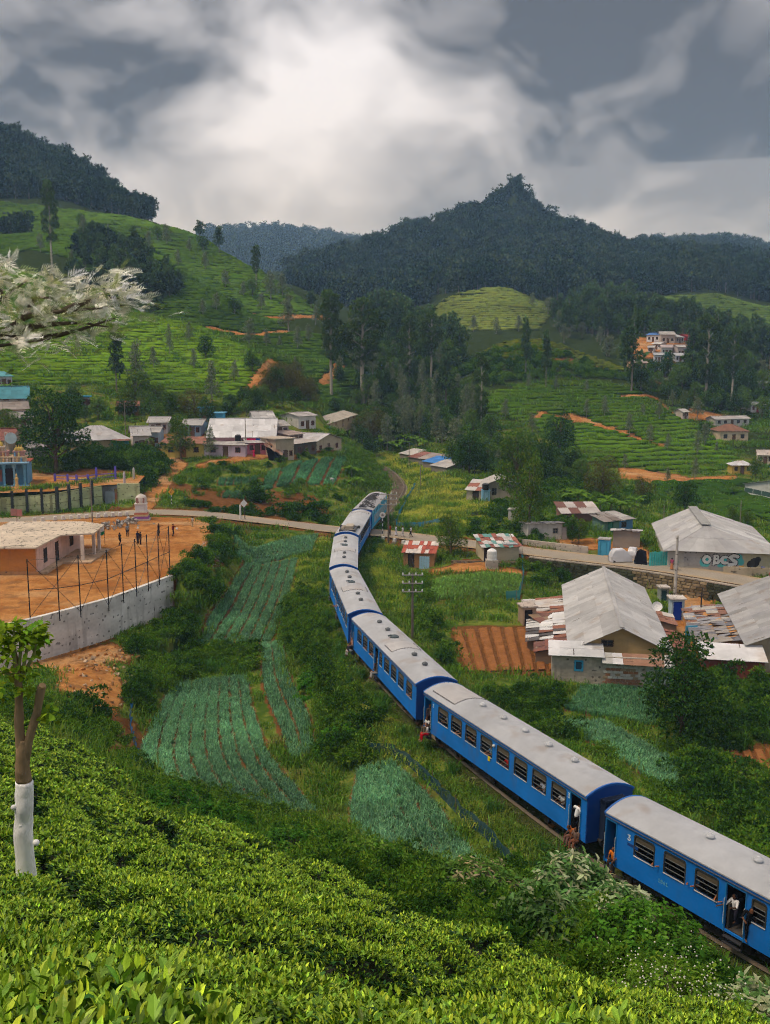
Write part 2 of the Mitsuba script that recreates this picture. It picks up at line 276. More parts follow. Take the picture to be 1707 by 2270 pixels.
def box(x0, x1, y0, y1, z0, z1): return _bv*[x1-x0, y1-y0, z1-z0]+[x0, y0, z0], _bf
def cbox(c, s, rz=0.0):
    v = (_bv-.5)*s
    return rot(v, rz)+c, _bf
def rot(v, a):
    c, s = math.cos(a), math.sin(a)
    return np.asarray(v) @ np.array([[c, s, 0], [-s, c, 0], [0, 0, 1]])
def rbox(x0, x1, y0, y1, z0, z1, r=.02):
    b = m3.Manifold.cube([x1-x0-2*r, y1-y0-2*r, z1-z0-2*r]).translate([x0+r, y0+r, z0+r])
    p = np.array(b.to_mesh().vert_properties[:, :3])
    o = np.array([[a*r, b_*k, c*k] for a in (-1, 1) for b_ in (-1, 1) for c in (-1, 1) for k in (r*.45,)]+[[a*r*.45, b_*r, c*r*.45] for a in (-1, 1) for b_ in (-1, 1) for c in (-1, 1)]+[[a*r*.45, b_*r*.45, c*r] for a in (-1, 1) for b_ in (-1, 1) for c in (-1, 1)])
    return hull((p[:, None]+o[None]).reshape(-1, 3))
def hull(p):
    m = m3.Manifold.hull_points(np.asarray(p, float)).to_mesh()
    return np.array(m.vert_properties[:, :3], float), np.array(m.tri_verts)
def mf(m): return m3.Manifold(m3.Mesh(np.asarray(m[0], np.float32), np.asarray(m[1], np.uint32)))
def mv(m):
    m = m.to_mesh()
    return np.array(m.vert_properties[:, :3], float), np.array(m.tri_verts)
def tube(pts, radii, sides=6, cap=True):
    p = np.asarray(pts, float); radii = np.broadcast_to(radii, (len(p),)).astype(float)
    t = np.gradient(p, axis=0); t /= np.linalg.norm(t, axis=1, keepdims=True)+1e-12
    ref = np.array([1., 0, 0]) if abs(t[:, 2]).mean() > .7 else np.array([0, 0, 1.])
    a = np.cross(t, ref); a /= np.linalg.norm(a, axis=1, keepdims=True)+1e-12; b = np.cross(t, a)
    an = np.arange(sides)*2*math.pi/sides
    v = (p[:, None]+radii[:, None, None]*(np.cos(an)[None, :, None]*a[:, None]+np.sin(an)[None, :, None]*b[:, None])).reshape(-1, 3)
    i, j = np.meshgrid(np.arange(len(p)-1), np.arange(sides), indexing='ij'); i, j = i.ravel(), j.ravel()
    q = np.stack([i*sides+j, (i+1)*sides+j, (i+1)*sides+(j+1) % sides, i*sides+(j+1) % sides], 1)
    f = tri(q)
    if cap:
        n = len(v); v = np.vstack([v, p[0], p[-1]]); j = np.arange(sides); o = (len(p)-1)*sides
        f = np.vstack([f, np.stack([j, (j+1) % sides, 0*j+n], 1), np.stack([o+(j+1) % sides, o+j, 0*j+n+1], 1)])
    return v, f
def lathe(prof, sides=16, c=(0, 0, 0)):
    prof = np.asarray(prof, float)
    p = np.stack([0*prof[:, 1], 0*prof[:, 1], prof[:, 1]], 1)+c
    an = np.arange(sides)*2*math.pi/sides
    v = (p[:, None]+prof[:, :1, None]*np.stack([np.cos(an), np.sin(an), 0*an], 1)[None]).reshape(-1, 3)
    i, j = np.meshgrid(np.arange(len(p)-1), np.arange(sides), indexing='ij'); i, j = i.ravel(), j.ravel()
    return v, tri(np.stack([i*sides+j, i*sides+(j+1) % sides, (i+1)*sides+(j+1) % sides, (i+1)*sides+j], 1))
def ext(poly, h, axis='z'):
    """a shapely polygon extruded by h along z, or standing (its plane x-z, extruded along y)"""
    if poly.geom_type != 'Polygon': return J(*[ext(g, h, axis) for g in poly.geoms if g.geom_type == 'Polygon' and g.area > 1e-5])
    m = trimesh.creation.extrude_polygon(poly, h, engine='earcut')
    v, f = np.array(m.vertices), np.array(m.faces)
    if axis == 'y': v = v[:, [0, 2, 1]]; f = f[:, ::-1]
    if axis == 'x': v = v[:, [2, 0, 1]]
    return v, f
def sphere(c, r, n=2):
    m = trimesh.creation.icosphere(n, 1.0)
    return np.array(m.vertices)*r+c, np.array(m.faces)
def bar(a, b, w, h=None):
    """a square bar from a to b"""
    a, b = np.asarray(a, float), np.asarray(b, float); t = (b-a)/np.linalg.norm(b-a)
    s = np.cross(t, [0, 0, 1.]); s = s/np.linalg.norm(s) if np.linalg.norm(s) > 1e-6 else np.array([1., 0, 0]); u = np.cross(s, t); h = h or w
    v = np.array([q+s*x*w/2+u*y*h/2 for q in (a, b) for x in (-1, 1) for y in (-1, 1)])
    return v, _bf
# ------------------------------------------------------------------ scene entries
_count = {}
def numbered(name):
    n = _count.get(name, 0); _count[name] = n+1
    return name if n == 0 else f'{name}_{n:03d}'
def thing(name, label, cat, group=None):
    key = numbered(name); labels[key] = dict(label=label, category=cat)
    if group: labels[key]['group'] = group
    return key
def pk(rgb, n):
    r, g, b = (min(max(float(c), 0), 1) for c in rgb)
    return np.tile([round(r*255)+.04+.92*g, b], (n, 1))
def A(parent, name, mesh, mat_, rgb=None, frame=None, smooth=False, label=None):
    """one entry: a part of parent (or a one-mesh thing when name is None)"""
    key = parent if name is None else numbered(parent+'__'+name)
    v, f = mesh; v = np.asarray(v, float)
    if frame is not None: v = v @ frame[:3, :3].T+frame[:3, 3]
    if smooth is not False and smooth is not True:
        m = trimesh.graph.smooth_shade(trimesh.Trimesh(v, f, process=False), angle=math.radians(smooth), facet_minarea=None)
        v, f, smooth = np.array(m.vertices), np.array(m.faces), True
    scene[key] = mikit.ply((v, f), mat_, smooth=smooth, uv=None if rgb is None else pk(rgb, len(v)))
    if label: labels[key] = dict(label=label)
    return key
def frame(x, y, z, rz=0.0, roll=0.0):
    """x axis turned by rz about z"""
    m = np.array(T().translate([x, y, z]).rotate([0, 0, 1], math.degrees(rz)).rotate([1, 0, 0], math.degrees(roll)).matrix)
    return m
def structure(name, mesh, mat_, rgb=None, smooth=False, uv=None, kind='structure', color=None):
    v, f = mesh
    scene[name] = mikit.ply((v, f), mat_, smooth=smooth, uv=pk(rgb, len(v)) if rgb is not None else uv, color=color)
    labels[name] = dict(kind=kind)
    return name
# ------------------------------------------------------------------ what the ground is made of: (bare earth, dark litter) per node
UVG = np.zeros(GX.shape+(2,))
def wpoly(pts, **k): return sg.Polygon(GP(pts, **k)[:, :2]).buffer(0)
def mark(poly, ch, val, feather=.8):
    b = poly.bounds
    if b[2]-b[0] > 400: feather = 6
    d, _ = line_dist(np.array(poly.exterior.coords), feather+1) if poly.geom_type == 'Polygon' else (np.full(GX.shape, 99.), 0)
    w = np.where(shapely.contains_xy(poly, GX, GY), 1, np.clip(1-d/feather, 0, 1))
    UVG[..., ch] = np.maximum(UVG[..., ch], w*val)
def mark_line(pts, half, ch=0, val=1.0, world=None):
    w = GP(pts)[:, :2] if world is None else world
    d, _ = line_dist(w, half+2)
    UVG[..., ch] = np.maximum(UVG[..., ch], np.clip(1-(d-half)/.7, 0, 1)*val)
def meadow_ground(pts, val=1.0):
    UVG[..., 1] = np.where(shapely.contains_xy(wpoly(pts), GX, GY), -val, UVG[..., 1])
MEADOW = [(850,1003),(900,1008),(985,1048),(1025,1060),(1030,1110),(1140,1115),(1150,1160),(1050,1172),(990,1165),(880,1165),(890,1130),(905,1090),(900,1050),(870,1025)]
BANK = [(650,1190),(715,1170),(722,1290),(745,1370),(800,1500),(890,1640),(1100,1830),(1080,1850),(860,1650),(760,1560),(690,1400),(640,1330),(640,1250)]
# dark ground under the tea and the woods
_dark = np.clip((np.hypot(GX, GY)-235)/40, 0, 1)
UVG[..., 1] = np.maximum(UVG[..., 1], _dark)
tea_front = sg.Polygon([tuple(PY(px, py, Y)[:2]) for px, py, Y in TEDGE]+[(30, 0), (30, -10), (-45, -10), (-60, 30)])
meadow_ground(MEADOW); meadow_ground(BANK, .4)
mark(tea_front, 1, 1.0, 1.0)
mark(play_poly.buffer(.2), 0, 1.0, .6)
mark_line([(318,1124),(345,1090),(380,1048),(398,1030),(372,1013),(352,1000)], 1.2)
mark_line([(455,1030),(520,1020),(560,1012),(640,1010)], 1.5, val=.95)
mark_line(None, 3.3, val=.62, world=RP[:, :2])
for pts, ch, val in (([(130,1478),(240,1478),(268,1530),(250,1580),(180,1565),(130,1530)], 0, 1),
    ([(40,1450),(250,1425),(300,1440),(280,1470),(120,1485),(0,1500)], 0, .8), ([(205,1590),(300,1600),(300,1700),(230,1680)], 0, .72),
    ([(1500,1318),(1570,1312),(1610,1400),(1560,1440),(1500,1425)], 0, 1), ([(1360,1200),(1420,1200),(1440,1245),(1330,1235)], 0, 1),
    ([(0,1084),(60,1080),(150,1072),(300,1052),(300,1046),(120,1050),(0,1055)], 0, 1), ([(1035,1240),(1080,1245),(1080,1262),(990,1258)], 0, .9),
    ([(1000,1390),(1225,1392),(1240,1500),(1030,1490)], 0, .62), ([(1560,1650),(1707,1650),(1707,1740),(1560,1720)], 0, .62),
    ([(960,1262),(1160,1262),(1160,1272),(955,1275)], 0, .9), ([(1240,1190),(1330,1195),(1340,1215),(1240,1208)], 0, .9),
    ([(340,1060),(500,1090),(700,1100),(740,1140),(640,1150),(450,1125)], 0, .55), ([(440,1190),(480,1200),(510,1240),(470,1260),(420,1235)], 0, .7),
    ([(330,960),(560,960),(740,990),(740,1005),(560,1012),(340,1000)], 0, .75), ([(1375,1035),(1500,1052),(1545,1062),(1600,1060),(1600,1068),(1380,1066)], 0, 1),
    ([(1530,905),(1570,912),(1620,918),(1600,928),(1560,930),(1515,932)], 0, 1), ([(1400,748),(1540,755),(1545,790),(1500,800),(1400,790)], 0, .85)):
    mark(wpoly(pts), ch, val)
RED_ROADS = [([(467,729),(500,734),(545,742),(600,738),(645,735)], 2.6), ([(610,803),(588,825),(570,850),(555,878)], 1.9), ([(752,808),(738,828),(718,848)], 1.8),
    ([(560,697),(610,705),(700,705),(720,700)], 2.2), ([(1262,920),(1300,930),(1340,948),(1400,965),(1470,990)], 1.6), ([(1180,930),(1200,915),(1240,925),(1330,940)], 1.0),
    ([(1215,800),(1300,805),(1340,818)], 1.6), ([(1380,880),(1450,880),(1500,925)], 1.0), ([(1380,1055),(1500,1060),(1620,1058)], 1.5), ([(1560,1110),(1640,1128),(1707,1150)], 1.2), ([(200,500),(290,505),(340,512)], 1.0)]
for pts, hw in RED_ROADS: mark_line(pts, hw)
# ------------------------------------------------------------------ ground, road, track bed
_i = np.arange(VN-1)[:, None]*UN+np.arange(UN-1)[None]
_gf = np.stack([_i, _i+1, _i+UN+1, _i+UN], -1).reshape(-1, 4)
def emit_ground():
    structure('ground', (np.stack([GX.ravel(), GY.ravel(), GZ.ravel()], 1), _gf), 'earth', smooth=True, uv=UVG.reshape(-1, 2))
def strip(P, N, half, dz, lift=None):
    """a sheet along P with right normals N"""
    v, uvs = [], []
    for k, w in enumerate(np.linspace(-1, 1, 7)):
        q = P[:, :2]+N*half*w
        v.append(np.c_[q, P[:, 2]+dz]); uvs.append(np.c_[np.linspace(0, 1, len(P))*100, np.full(len(P), (w+1)/2)])
    n = len(P); v = np.vstack(v); i = (np.arange(6)[:, None]*n+np.arange(n-1)[None]).ravel()
    return (v, np.stack([i, i+1, i+n+1, i+n], 1)[:, ::-1]), np.vstack(uvs)
def sheet_of(poly, z, step):
    m = ext(poly, .01); m = trimesh.Trimesh(*m); m.update_faces(m.face_normals[:, 2] > .5); m.remove_unreferenced_vertices(); v, f = trimesh.remesh.subdivide_to_size(m.vertices, m.faces, step)
    v = np.array(v); v[:, 2] = z+.03*(meshkit.fbm(v*.7, 3, 4)-.5); return v, np.array(f)
_sgm = sheet_of(play_poly.difference(sg.LineString(WALLTOP[:, :2]).buffer(.12)), 3.03, 2.5)
structure('sports_ground', _sgm, 'earth', uv=np.tile([1.0, 0.0], (len(_sgm[0]), 1)), smooth=True)
_tym = sheet_of(TEMPLE_YARD.buffer(-.3), 6.06, 2.5)
structure('temple_yard', _tym, 'earth', uv=np.tile([.95, 0.0], (len(_tym[0]), 1)), smooth=True)
m_, u_ = strip(RP, RN, 2.5, .02)
structure('road', m_, 'asphalt', uv=u_, smooth=True)
_tp = np.c_[TP, railz(TP[:, 0], TP[:, 1])-.34]
_b = []
for w, h in ((-1.75, -.2), (-1.3, .1), (0, .14), (1.3, .1), (1.75, -.2)): _b.append(np.c_[TP+TN*w, _tp[:, 2]+h])
_n = len(TP); _bi = (np.arange(4)[:, None]*_n+np.arange(_n-1)[None]).ravel()
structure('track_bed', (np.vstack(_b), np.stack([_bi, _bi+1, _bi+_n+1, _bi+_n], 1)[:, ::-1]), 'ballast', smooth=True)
rt = thing('railway_track', 'single railway track curving from under the blue train up to the banana grove', 'railway track')
for sd in (-1, 1):
    q = TP+TN*sd*.85; z = railz(q[:, 0], q[:, 1])
    prof = [(-.07, -.15), (.07, -.15), (.035, -.02), (.035, 0), (-.035, 0), (-.035, -.02)]
    v = np.vstack([np.c_[q+TN*a, z+b] for a, b in prof]); i = (np.arange(6)[:, None]*_n+np.arange(_n-1)[None]); nx = (((np.arange(6)+1) % 6)[:, None]*_n+np.arange(_n-1)[None])
    A(rt, 'rail', (v, tri(np.stack([i.ravel(), nx.ravel(), nx.ravel()+1, i.ravel()+1], 1))), 'gloss', (.22, .17, .13))
_sl = []
for s in np.arange(2, _s[-1]-1, .65):
    if 158 > _cs(s)[1]: continue
    p, t = _cs(s), _cs(s, 1); a = math.atan2(t[1], t[0])
    _sl.append(cbox([p[0], p[1], railz(p[0], p[1])-.2], [.24, 2.5, .14], a))
A(rt, 'sleepers', J(*_sl), 'stone', (.20, .16, .12)); labels['railway_track__sleepers'] = dict(kind='stuff')
# ------------------------------------------------------------------ foliage
def unit(v): return v/(np.linalg.norm(v, axis=-1, keepdims=True)+1e-12)
def leaves(P, D, N, L, W, C, fold=.25, pieces=1, curl=0.0):
    """leaf blades from points P along D, face normal about N; length L, width W, colour C. pieces 1: a folded diamond (2 triangles); 2: a six-triangle blade"""
    n = len(P); L = np.broadcast_to(L, (n,))[:, None]; W = np.broadcast_to(W, (n,))[:, None]; C = np.broadcast_to(C, (n, 3))
    D = unit(D); S = unit(np.cross(D, N)); U = np.cross(S, D)
    if pieces == 1:
        V = np.stack([P, P+D*L*.5+S*W*.5+U*W*fold, P+D*L-U*L*curl, P+D*L*.5-S*W*.5+U*W*fold], 1)
        f = np.array([[0, 1, 2], [0, 2, 3]]); k = 4
    else:
        V = np.stack([P, P+D*L*.35+S*W*.5+U*W*fold, P+D*L*.35, P+D*L*.35-S*W*.5+U*W*fold, P+D*L*.72+S*W*.36+U*(W*fold-L*curl*.4), P+D*L*.72-U*L*curl*.4, P+D*L*.72-S*W*.36+U*(W*fold-L*curl*.4), P+D*L-U*L*curl], 1)
        f = np.array([[0, 1, 2], [0, 2, 3], [1, 4, 5], [1, 5, 2], [2, 5, 6], [2, 6, 3], [4, 7, 5], [5, 7, 6]]); k = 8
    F = (np.arange(n)[:, None, None]*k+f[None]).reshape(-1, 3)
    return V.reshape(-1, 3), F, np.repeat(C, k, axis=0)
def blades(P, H, W, C, lean, rng):
    """grass-like blades: one bent triangle pair each"""
    n = len(P); a = rng.uniform(0, 2*math.pi, n); d = np.stack([np.cos(a), np.sin(a), 0*a], 1); s = np.stack([-d[:, 1], d[:, 0], 0*a], 1)
    H = np.broadcast_to(H, (n,))[:, None]; W = np.broadcast_to(W, (n,))[:, None]; ln = rng.uniform(.1, 1, n)[:, None]*lean
    m = P+[0, 0, 1]*H*.6+d*H*ln*.35; t = P+[0, 0, 1]*H*(1-.35*ln)+d*H*ln
    V = np.stack([P-s*W/2, P+s*W/2, m+s*W*.4, m-s*W*.4, t], 1)
    F = (np.arange(n)[:, None, None]*5+np.array([[0, 1, 2], [0, 2, 3], [3, 2, 4]])[None]).reshape(-1, 3)
    return V.reshape(-1, 3), F, np.repeat(np.broadcast_to(C, (n, 3)), 5, axis=0)
def tint(base, n, rng, var=.25, hue=.12):
    b = np.asarray(base, float)
    k = np.exp(rng.normal(0, var, n))[:, None]; h = rng.normal(0, hue, n)[:, None]
    return np.clip(b*k*np.concatenate([1+h, 1+.15*h, 1-.6*h], 1), .003, .9)
def JC(*ms):
    ms = [m for m in ms if len(m[0])]
    n = np.cumsum([0]+[len(m[0]) for m in ms])
    return np.vstack([m[0] for m in ms]), np.vstack([m[1]+a for m, a in zip(ms, n)]), np.vstack([m[2] for m in ms])
def col(m, rgb): return m[0], m[1], np.tile(np.asarray(rgb, float), (len(m[0]), 1))
def lply(m, bsdf='leaf', smooth=False): return mikit.ply((m[0], m[1]), bsdf, smooth=smooth, color=m[2])
def dome(r, h, sides=7, rings=2, rng=R, jit=.15):
    an = np.arange(sides)*2*math.pi/sides; v = []
    for k in range(rings+1):
        t = k/(rings+.6); rr = r*math.cos(t*1.45)
        v.append(np.stack([rr*np.cos(an), rr*np.sin(an), 0*an+h*math.sin(t*1.5)], 1))
    v.append(np.array([[0, 0, h]])); v = np.vstack(v); v = v*(1+rng.normal(0, jit, (len(v), 1)))
    i, j = np.meshgrid(np.arange(rings), np.arange(sides), indexing='ij'); i, j = i.ravel(), j.ravel()
    f = tri(np.stack([i*sides+j, i*sides+(j+1) % sides, (i+1)*sides+(j+1) % sides, (i+1)*sides+j], 1)); j = np.arange(sides); o = rings*sides
    return v, np.vstack([f, np.stack([o+j, o+(j+1) % sides, 0*j+len(v)-1], 1)])
def group(name, **parts): scene[name] = dict(type='shapegroup', **parts)
_inst = {}
def put(key, grp, x, y, z, s=1.0, rz=0.0, sz=None, tilt=(0, 0)):
    scene[key] = dict(type='instance', g=dict(type='ref', id=grp), to_world=T().translate([float(x), float(y), float(z)]).rotate([1, 0, 0], tilt[0]).rotate([0, 1, 0], tilt[1]).rotate([0, 0, 1], math.degrees(rz)).scale([s, s, sz or s]))
def stuff(name, label): labels[name] = dict(kind='stuff', label=label)
# ---- tea bushes in the foreground, three levels of leaf size
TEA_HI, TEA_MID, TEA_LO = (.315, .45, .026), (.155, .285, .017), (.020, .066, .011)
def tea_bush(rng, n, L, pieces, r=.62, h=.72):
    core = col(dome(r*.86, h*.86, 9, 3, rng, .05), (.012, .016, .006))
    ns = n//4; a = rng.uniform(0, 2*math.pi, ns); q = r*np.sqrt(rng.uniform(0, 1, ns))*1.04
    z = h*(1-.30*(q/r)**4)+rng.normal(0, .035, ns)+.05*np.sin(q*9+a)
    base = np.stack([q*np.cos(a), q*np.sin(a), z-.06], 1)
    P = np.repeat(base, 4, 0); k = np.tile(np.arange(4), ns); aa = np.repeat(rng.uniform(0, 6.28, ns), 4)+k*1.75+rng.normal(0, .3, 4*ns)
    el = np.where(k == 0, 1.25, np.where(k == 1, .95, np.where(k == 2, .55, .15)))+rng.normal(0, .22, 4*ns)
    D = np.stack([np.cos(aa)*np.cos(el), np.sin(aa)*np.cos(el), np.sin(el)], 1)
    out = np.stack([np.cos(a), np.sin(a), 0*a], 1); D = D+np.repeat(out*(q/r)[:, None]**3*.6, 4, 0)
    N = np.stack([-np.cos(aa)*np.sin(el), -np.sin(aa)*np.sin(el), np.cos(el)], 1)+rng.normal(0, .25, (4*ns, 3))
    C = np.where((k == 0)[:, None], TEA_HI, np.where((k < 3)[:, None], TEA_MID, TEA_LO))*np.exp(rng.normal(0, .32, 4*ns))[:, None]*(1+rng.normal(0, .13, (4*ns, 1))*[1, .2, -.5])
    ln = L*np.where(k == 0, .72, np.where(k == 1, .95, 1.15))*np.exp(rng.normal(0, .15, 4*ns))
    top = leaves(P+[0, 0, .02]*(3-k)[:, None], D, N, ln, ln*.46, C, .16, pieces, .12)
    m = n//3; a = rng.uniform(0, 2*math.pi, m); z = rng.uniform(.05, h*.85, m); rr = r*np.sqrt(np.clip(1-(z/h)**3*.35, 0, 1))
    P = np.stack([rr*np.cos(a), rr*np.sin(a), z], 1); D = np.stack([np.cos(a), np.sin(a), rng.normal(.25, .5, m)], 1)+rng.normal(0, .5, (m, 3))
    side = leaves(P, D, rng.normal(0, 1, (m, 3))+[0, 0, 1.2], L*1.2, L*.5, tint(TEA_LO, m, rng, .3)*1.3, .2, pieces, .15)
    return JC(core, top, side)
rg = np.random.default_rng(3)
for lod, (n, L, pc, cnt) in enumerate(((6400, .046, 2, 3), (2700, .068, 1, 3), (900, .118, 1, 3), (400, .19, 1, 3))):
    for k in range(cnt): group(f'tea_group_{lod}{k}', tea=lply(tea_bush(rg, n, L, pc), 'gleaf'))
_tb = []
HOLES = [(*G(px, py, over=.5)[:2], r*r) for px, py, r in ((190,2085,.62),(330,2140,.55),(60,2150,.5),(560,2075,.6),(760,2150,.55),(1010,2130,.7),(450,2200,.4),(900,2240,.45),(240,1990,.6),(1150,2210,.6))]
rowd = unit(np.array([[-.47, .88]]))[0]; rown = np.array([rowd[1], -rowd[0]])
for i in range(-70, 71):
    for j in range(-60, 90):
        c = rown*i*1.48+rowd*j*1.02+rown*.22*math.sin(j*.35+i)+R.normal(0, .08, 2)
        if (i*7+j*3) % 29 == 0 or (i+3*(j//7)) % 17 == 0 and j % 7 < 2: continue
        d = math.hypot(*c)
        if c[1] < .6 or d > 62 or abs(c[0]) > c[1]*.45+2.4: continue
        if any((c[0]-h_[0])**2+(c[1]-h_[1])**2 < h_[2] for h_ in HOLES): continue
        if not tea_front.contains(sg.Point(c)): continue
        _tb.append((d, c))
n_tea = 0
for d, c in _tb:
    lod = 0 if d < 6.5 else 1 if d < 15 else 2 if d < 29 else 3
    z = float(ground(c[0], c[1])); s = R.uniform(.92, 1.12)
    g = .3; sl = ((float(ground(c[0]+g, c[1]))-float(ground(c[0]-g, c[1])))/(2*g), (float(ground(c[0], c[1]+g))-float(ground(c[0], c[1]-g)))/(2*g))
    n_tea += 1
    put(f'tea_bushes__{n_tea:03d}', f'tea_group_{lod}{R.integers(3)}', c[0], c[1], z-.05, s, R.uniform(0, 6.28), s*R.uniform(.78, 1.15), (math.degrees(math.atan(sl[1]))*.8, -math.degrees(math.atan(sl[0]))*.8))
stuff('tea_bushes', 'glossy yellow-green tea bushes in close rows down the near slope')
# ---- terraced tea on the far hills: hedges along the contours
def tea_hill(name, poly, dz, step, wide, high, base, label, seed):
    rng = np.random.default_rng(seed)
    b = poly.bounds; n = int((b[2]-b[0])*(b[3]-b[1])/(step*step*.62))
    p = np.stack([rng.uniform(b[0], b[2], n), rng.uniform(b[1], b[3], n)], 1); p = p[shapely.contains_xy(poly, p[:, 0], p[:, 1])]
    e = .8
    for _ in range(3):
        z = ground(p[:, 0], p[:, 1]); gx = (ground(p[:, 0]+e, p[:, 1])-ground(p[:, 0]-e, p[:, 1]))/(2*e); gy = (ground(p[:, 0], p[:, 1]+e)-ground(p[:, 0], p[:, 1]-e))/(2*e)
        g2 = np.maximum(gx*gx+gy*gy, .012); dzv = np.round(z/dz)*dz-z; mv_ = np.clip(dzv/g2, -8, 8)
        p = p+np.stack([gx*mv_, gy*mv_], 1)
    p = p[shapely.contains_xy(poly, p[:, 0], p[:, 1])]
    z = ground(p[:, 0], p[:, 1])
    key = np.c_[np.round(p/(step*.72)), np.round(z/dz)]
    _, k = np.unique(key, axis=0, return_index=True); p = p[k]; z = z[k]
    # lanes between the plots stay open
    lane = np.zeros(len(p), bool)
    for pts, hw in RED_ROADS: lane |= shapely.distance(sg.LineString(ROADW[pts[0]]), shapely.points(p[:, 0], p[:, 1])) < hw+.5
    cutd = np.abs(((p[:, 0]*.8+p[:, 1]*.6+9*meshkit.fbm(np.c_[p*.03, 0*z], 2, seed)) % 46)-23) < .7
    lane |= cutd
    p = p[~lane]; z = z[~lane]; n = len(p)
    gx = (ground(p[:, 0]+e, p[:, 1])-ground(p[:, 0]-e, p[:, 1]))/(2*e); gy = (ground(p[:, 0], p[:, 1]+e)-ground(p[:, 0], p[:, 1]-e))/(2*e)
    gr = np.hypot(gx, gy)+1e-6; up = np.stack([gx/gr, gy/gr], 1); al = np.stack([-up[:, 1], up[:, 0]], 1)
    w = np.clip(dz/np.maximum(gr, .12), wide*.6, wide*1.7)*.37
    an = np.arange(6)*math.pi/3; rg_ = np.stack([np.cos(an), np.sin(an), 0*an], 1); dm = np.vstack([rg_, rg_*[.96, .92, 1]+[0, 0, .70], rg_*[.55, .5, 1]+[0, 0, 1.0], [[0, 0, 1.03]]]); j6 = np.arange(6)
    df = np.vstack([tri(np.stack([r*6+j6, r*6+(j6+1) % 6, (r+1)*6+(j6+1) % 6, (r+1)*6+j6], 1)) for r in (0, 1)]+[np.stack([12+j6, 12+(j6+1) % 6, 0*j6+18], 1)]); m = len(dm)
    side = np.r_[np.full(6, .30), np.full(6, .74), np.full(7, 1.03)]        # hedge-side shade painted in, plus old dark leaves low, young flush on top
    jit = 1+rng.normal(0, .09, (n, m, 1)); D = dm[None]*jit
    sx = step*2.1*np.exp(rng.normal(0, .12, n)); hh = high*np.exp(rng.normal(0, .18, n))
    V = np.empty((n, m, 3))
    V[..., :2] = p[:, None]+al[:, None]*(D[..., :1]*sx[:, None, None])+up[:, None]*(D[..., 1:2]*w[:, None, None])
    V[..., 2] = z[:, None]+D[..., 2]*hh[:, None]+(D[..., 1]*w[:, None]*gr[:, None])-.1
    big = meshkit.fbm(np.c_[p*.02, 0*z], 3, seed+2)[:, None]; fine = rng.normal(0, .08, (n, m))
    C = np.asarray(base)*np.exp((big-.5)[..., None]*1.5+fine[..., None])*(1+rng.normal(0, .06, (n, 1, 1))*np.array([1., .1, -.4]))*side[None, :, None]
    F = (np.arange(n)[:, None, None]*m+df[None]).reshape(-1, 3)
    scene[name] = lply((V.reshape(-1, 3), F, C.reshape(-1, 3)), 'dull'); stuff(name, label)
    return n
ROADW = {pts[0]: GP(pts)[:, :2] for pts, hw in RED_ROADS}
def wp(pts): return wpoly(pts)
def ypoly(pts):                                     # (px, py, Y)
    return sg.Polygon([tuple(PY(*p)[:2]) for p in pts]).buffer(0)
nt = 0
nt += tea_hill('tea_terraces', ypoly([(-60,850,225),(60,860,222),(150,850,226),(300,862,226),(450,880,224),(530,885,222),(565,845,245),(612,800,262),(560,748,274),(467,726,278),(330,697,292),(227,668,304),(110,625,318),(0,585,330),(-60,570,332)]), 0.68, 1.0, 2.2, .62, (.100,.185,.012), 'tea terraces on the bright green spur right behind the village', 21)
nt += tea_hill('tea_terraces_001', ypoly([(-40,600,350),(60,560,380),(160,560,372),(300,655,330),(460,725,285),(560,740,280),(640,770,276),(735,790,262),(750,760,290),(700,715,330),(600,700,345),(500,650,362),(380,590,398),(295,541,402),(206,508,412),(93,503,418),(-40,515,424)]), 0.85, 1.3, 2.8, .7, (.060,.122,.011), 'darker tea terraces on the second spur with dirt road at its foot', 22)  # cloud shade on this spur is painted in as a darker base
nt += tea_hill('tea_terraces_002', ypoly([(-60,500,440),(93,500,428),(206,505,420),(295,538,410),(380,588,402),(500,648,368),(590,695,350),(700,700,400),(735,692,415),(620,640,430),(540,575,448),(440,520,485),(300,477,512),(150,464,522),(0,449,525),(-60,445,525)]), 1.05, 1.7, 3.4, .8, (.068,.130,.014), 'highest tea terraces below the dark wooded ridge on the left', 23)  # base colour lowered to carry cloud shade over the upper terraces
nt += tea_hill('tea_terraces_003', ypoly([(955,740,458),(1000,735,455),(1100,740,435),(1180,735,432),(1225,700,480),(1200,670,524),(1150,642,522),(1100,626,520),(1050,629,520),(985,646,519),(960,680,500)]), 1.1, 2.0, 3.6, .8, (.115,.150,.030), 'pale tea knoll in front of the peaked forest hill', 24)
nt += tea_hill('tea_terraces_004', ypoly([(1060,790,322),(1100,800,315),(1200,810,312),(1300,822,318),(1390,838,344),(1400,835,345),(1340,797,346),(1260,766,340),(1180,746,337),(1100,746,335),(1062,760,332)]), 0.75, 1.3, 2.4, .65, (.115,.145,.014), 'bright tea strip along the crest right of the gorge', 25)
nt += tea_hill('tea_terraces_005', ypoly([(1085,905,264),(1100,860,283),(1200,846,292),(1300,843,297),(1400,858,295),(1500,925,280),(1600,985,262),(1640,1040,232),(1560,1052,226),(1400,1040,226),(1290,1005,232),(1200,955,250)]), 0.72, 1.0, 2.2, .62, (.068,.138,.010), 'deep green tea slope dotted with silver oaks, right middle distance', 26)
nt += tea_hill('tea_terraces_006', ypoly([(1395,1072,205),(1400,1095,190),(1600,1150,172),(1740,1190,160),(1740,1085,205),(1640,1060,215)]), .5, 1.4, 2.4, .7, (.035,.085,.010), 'tea patches beside the white greenhouse shed on the right', 27)
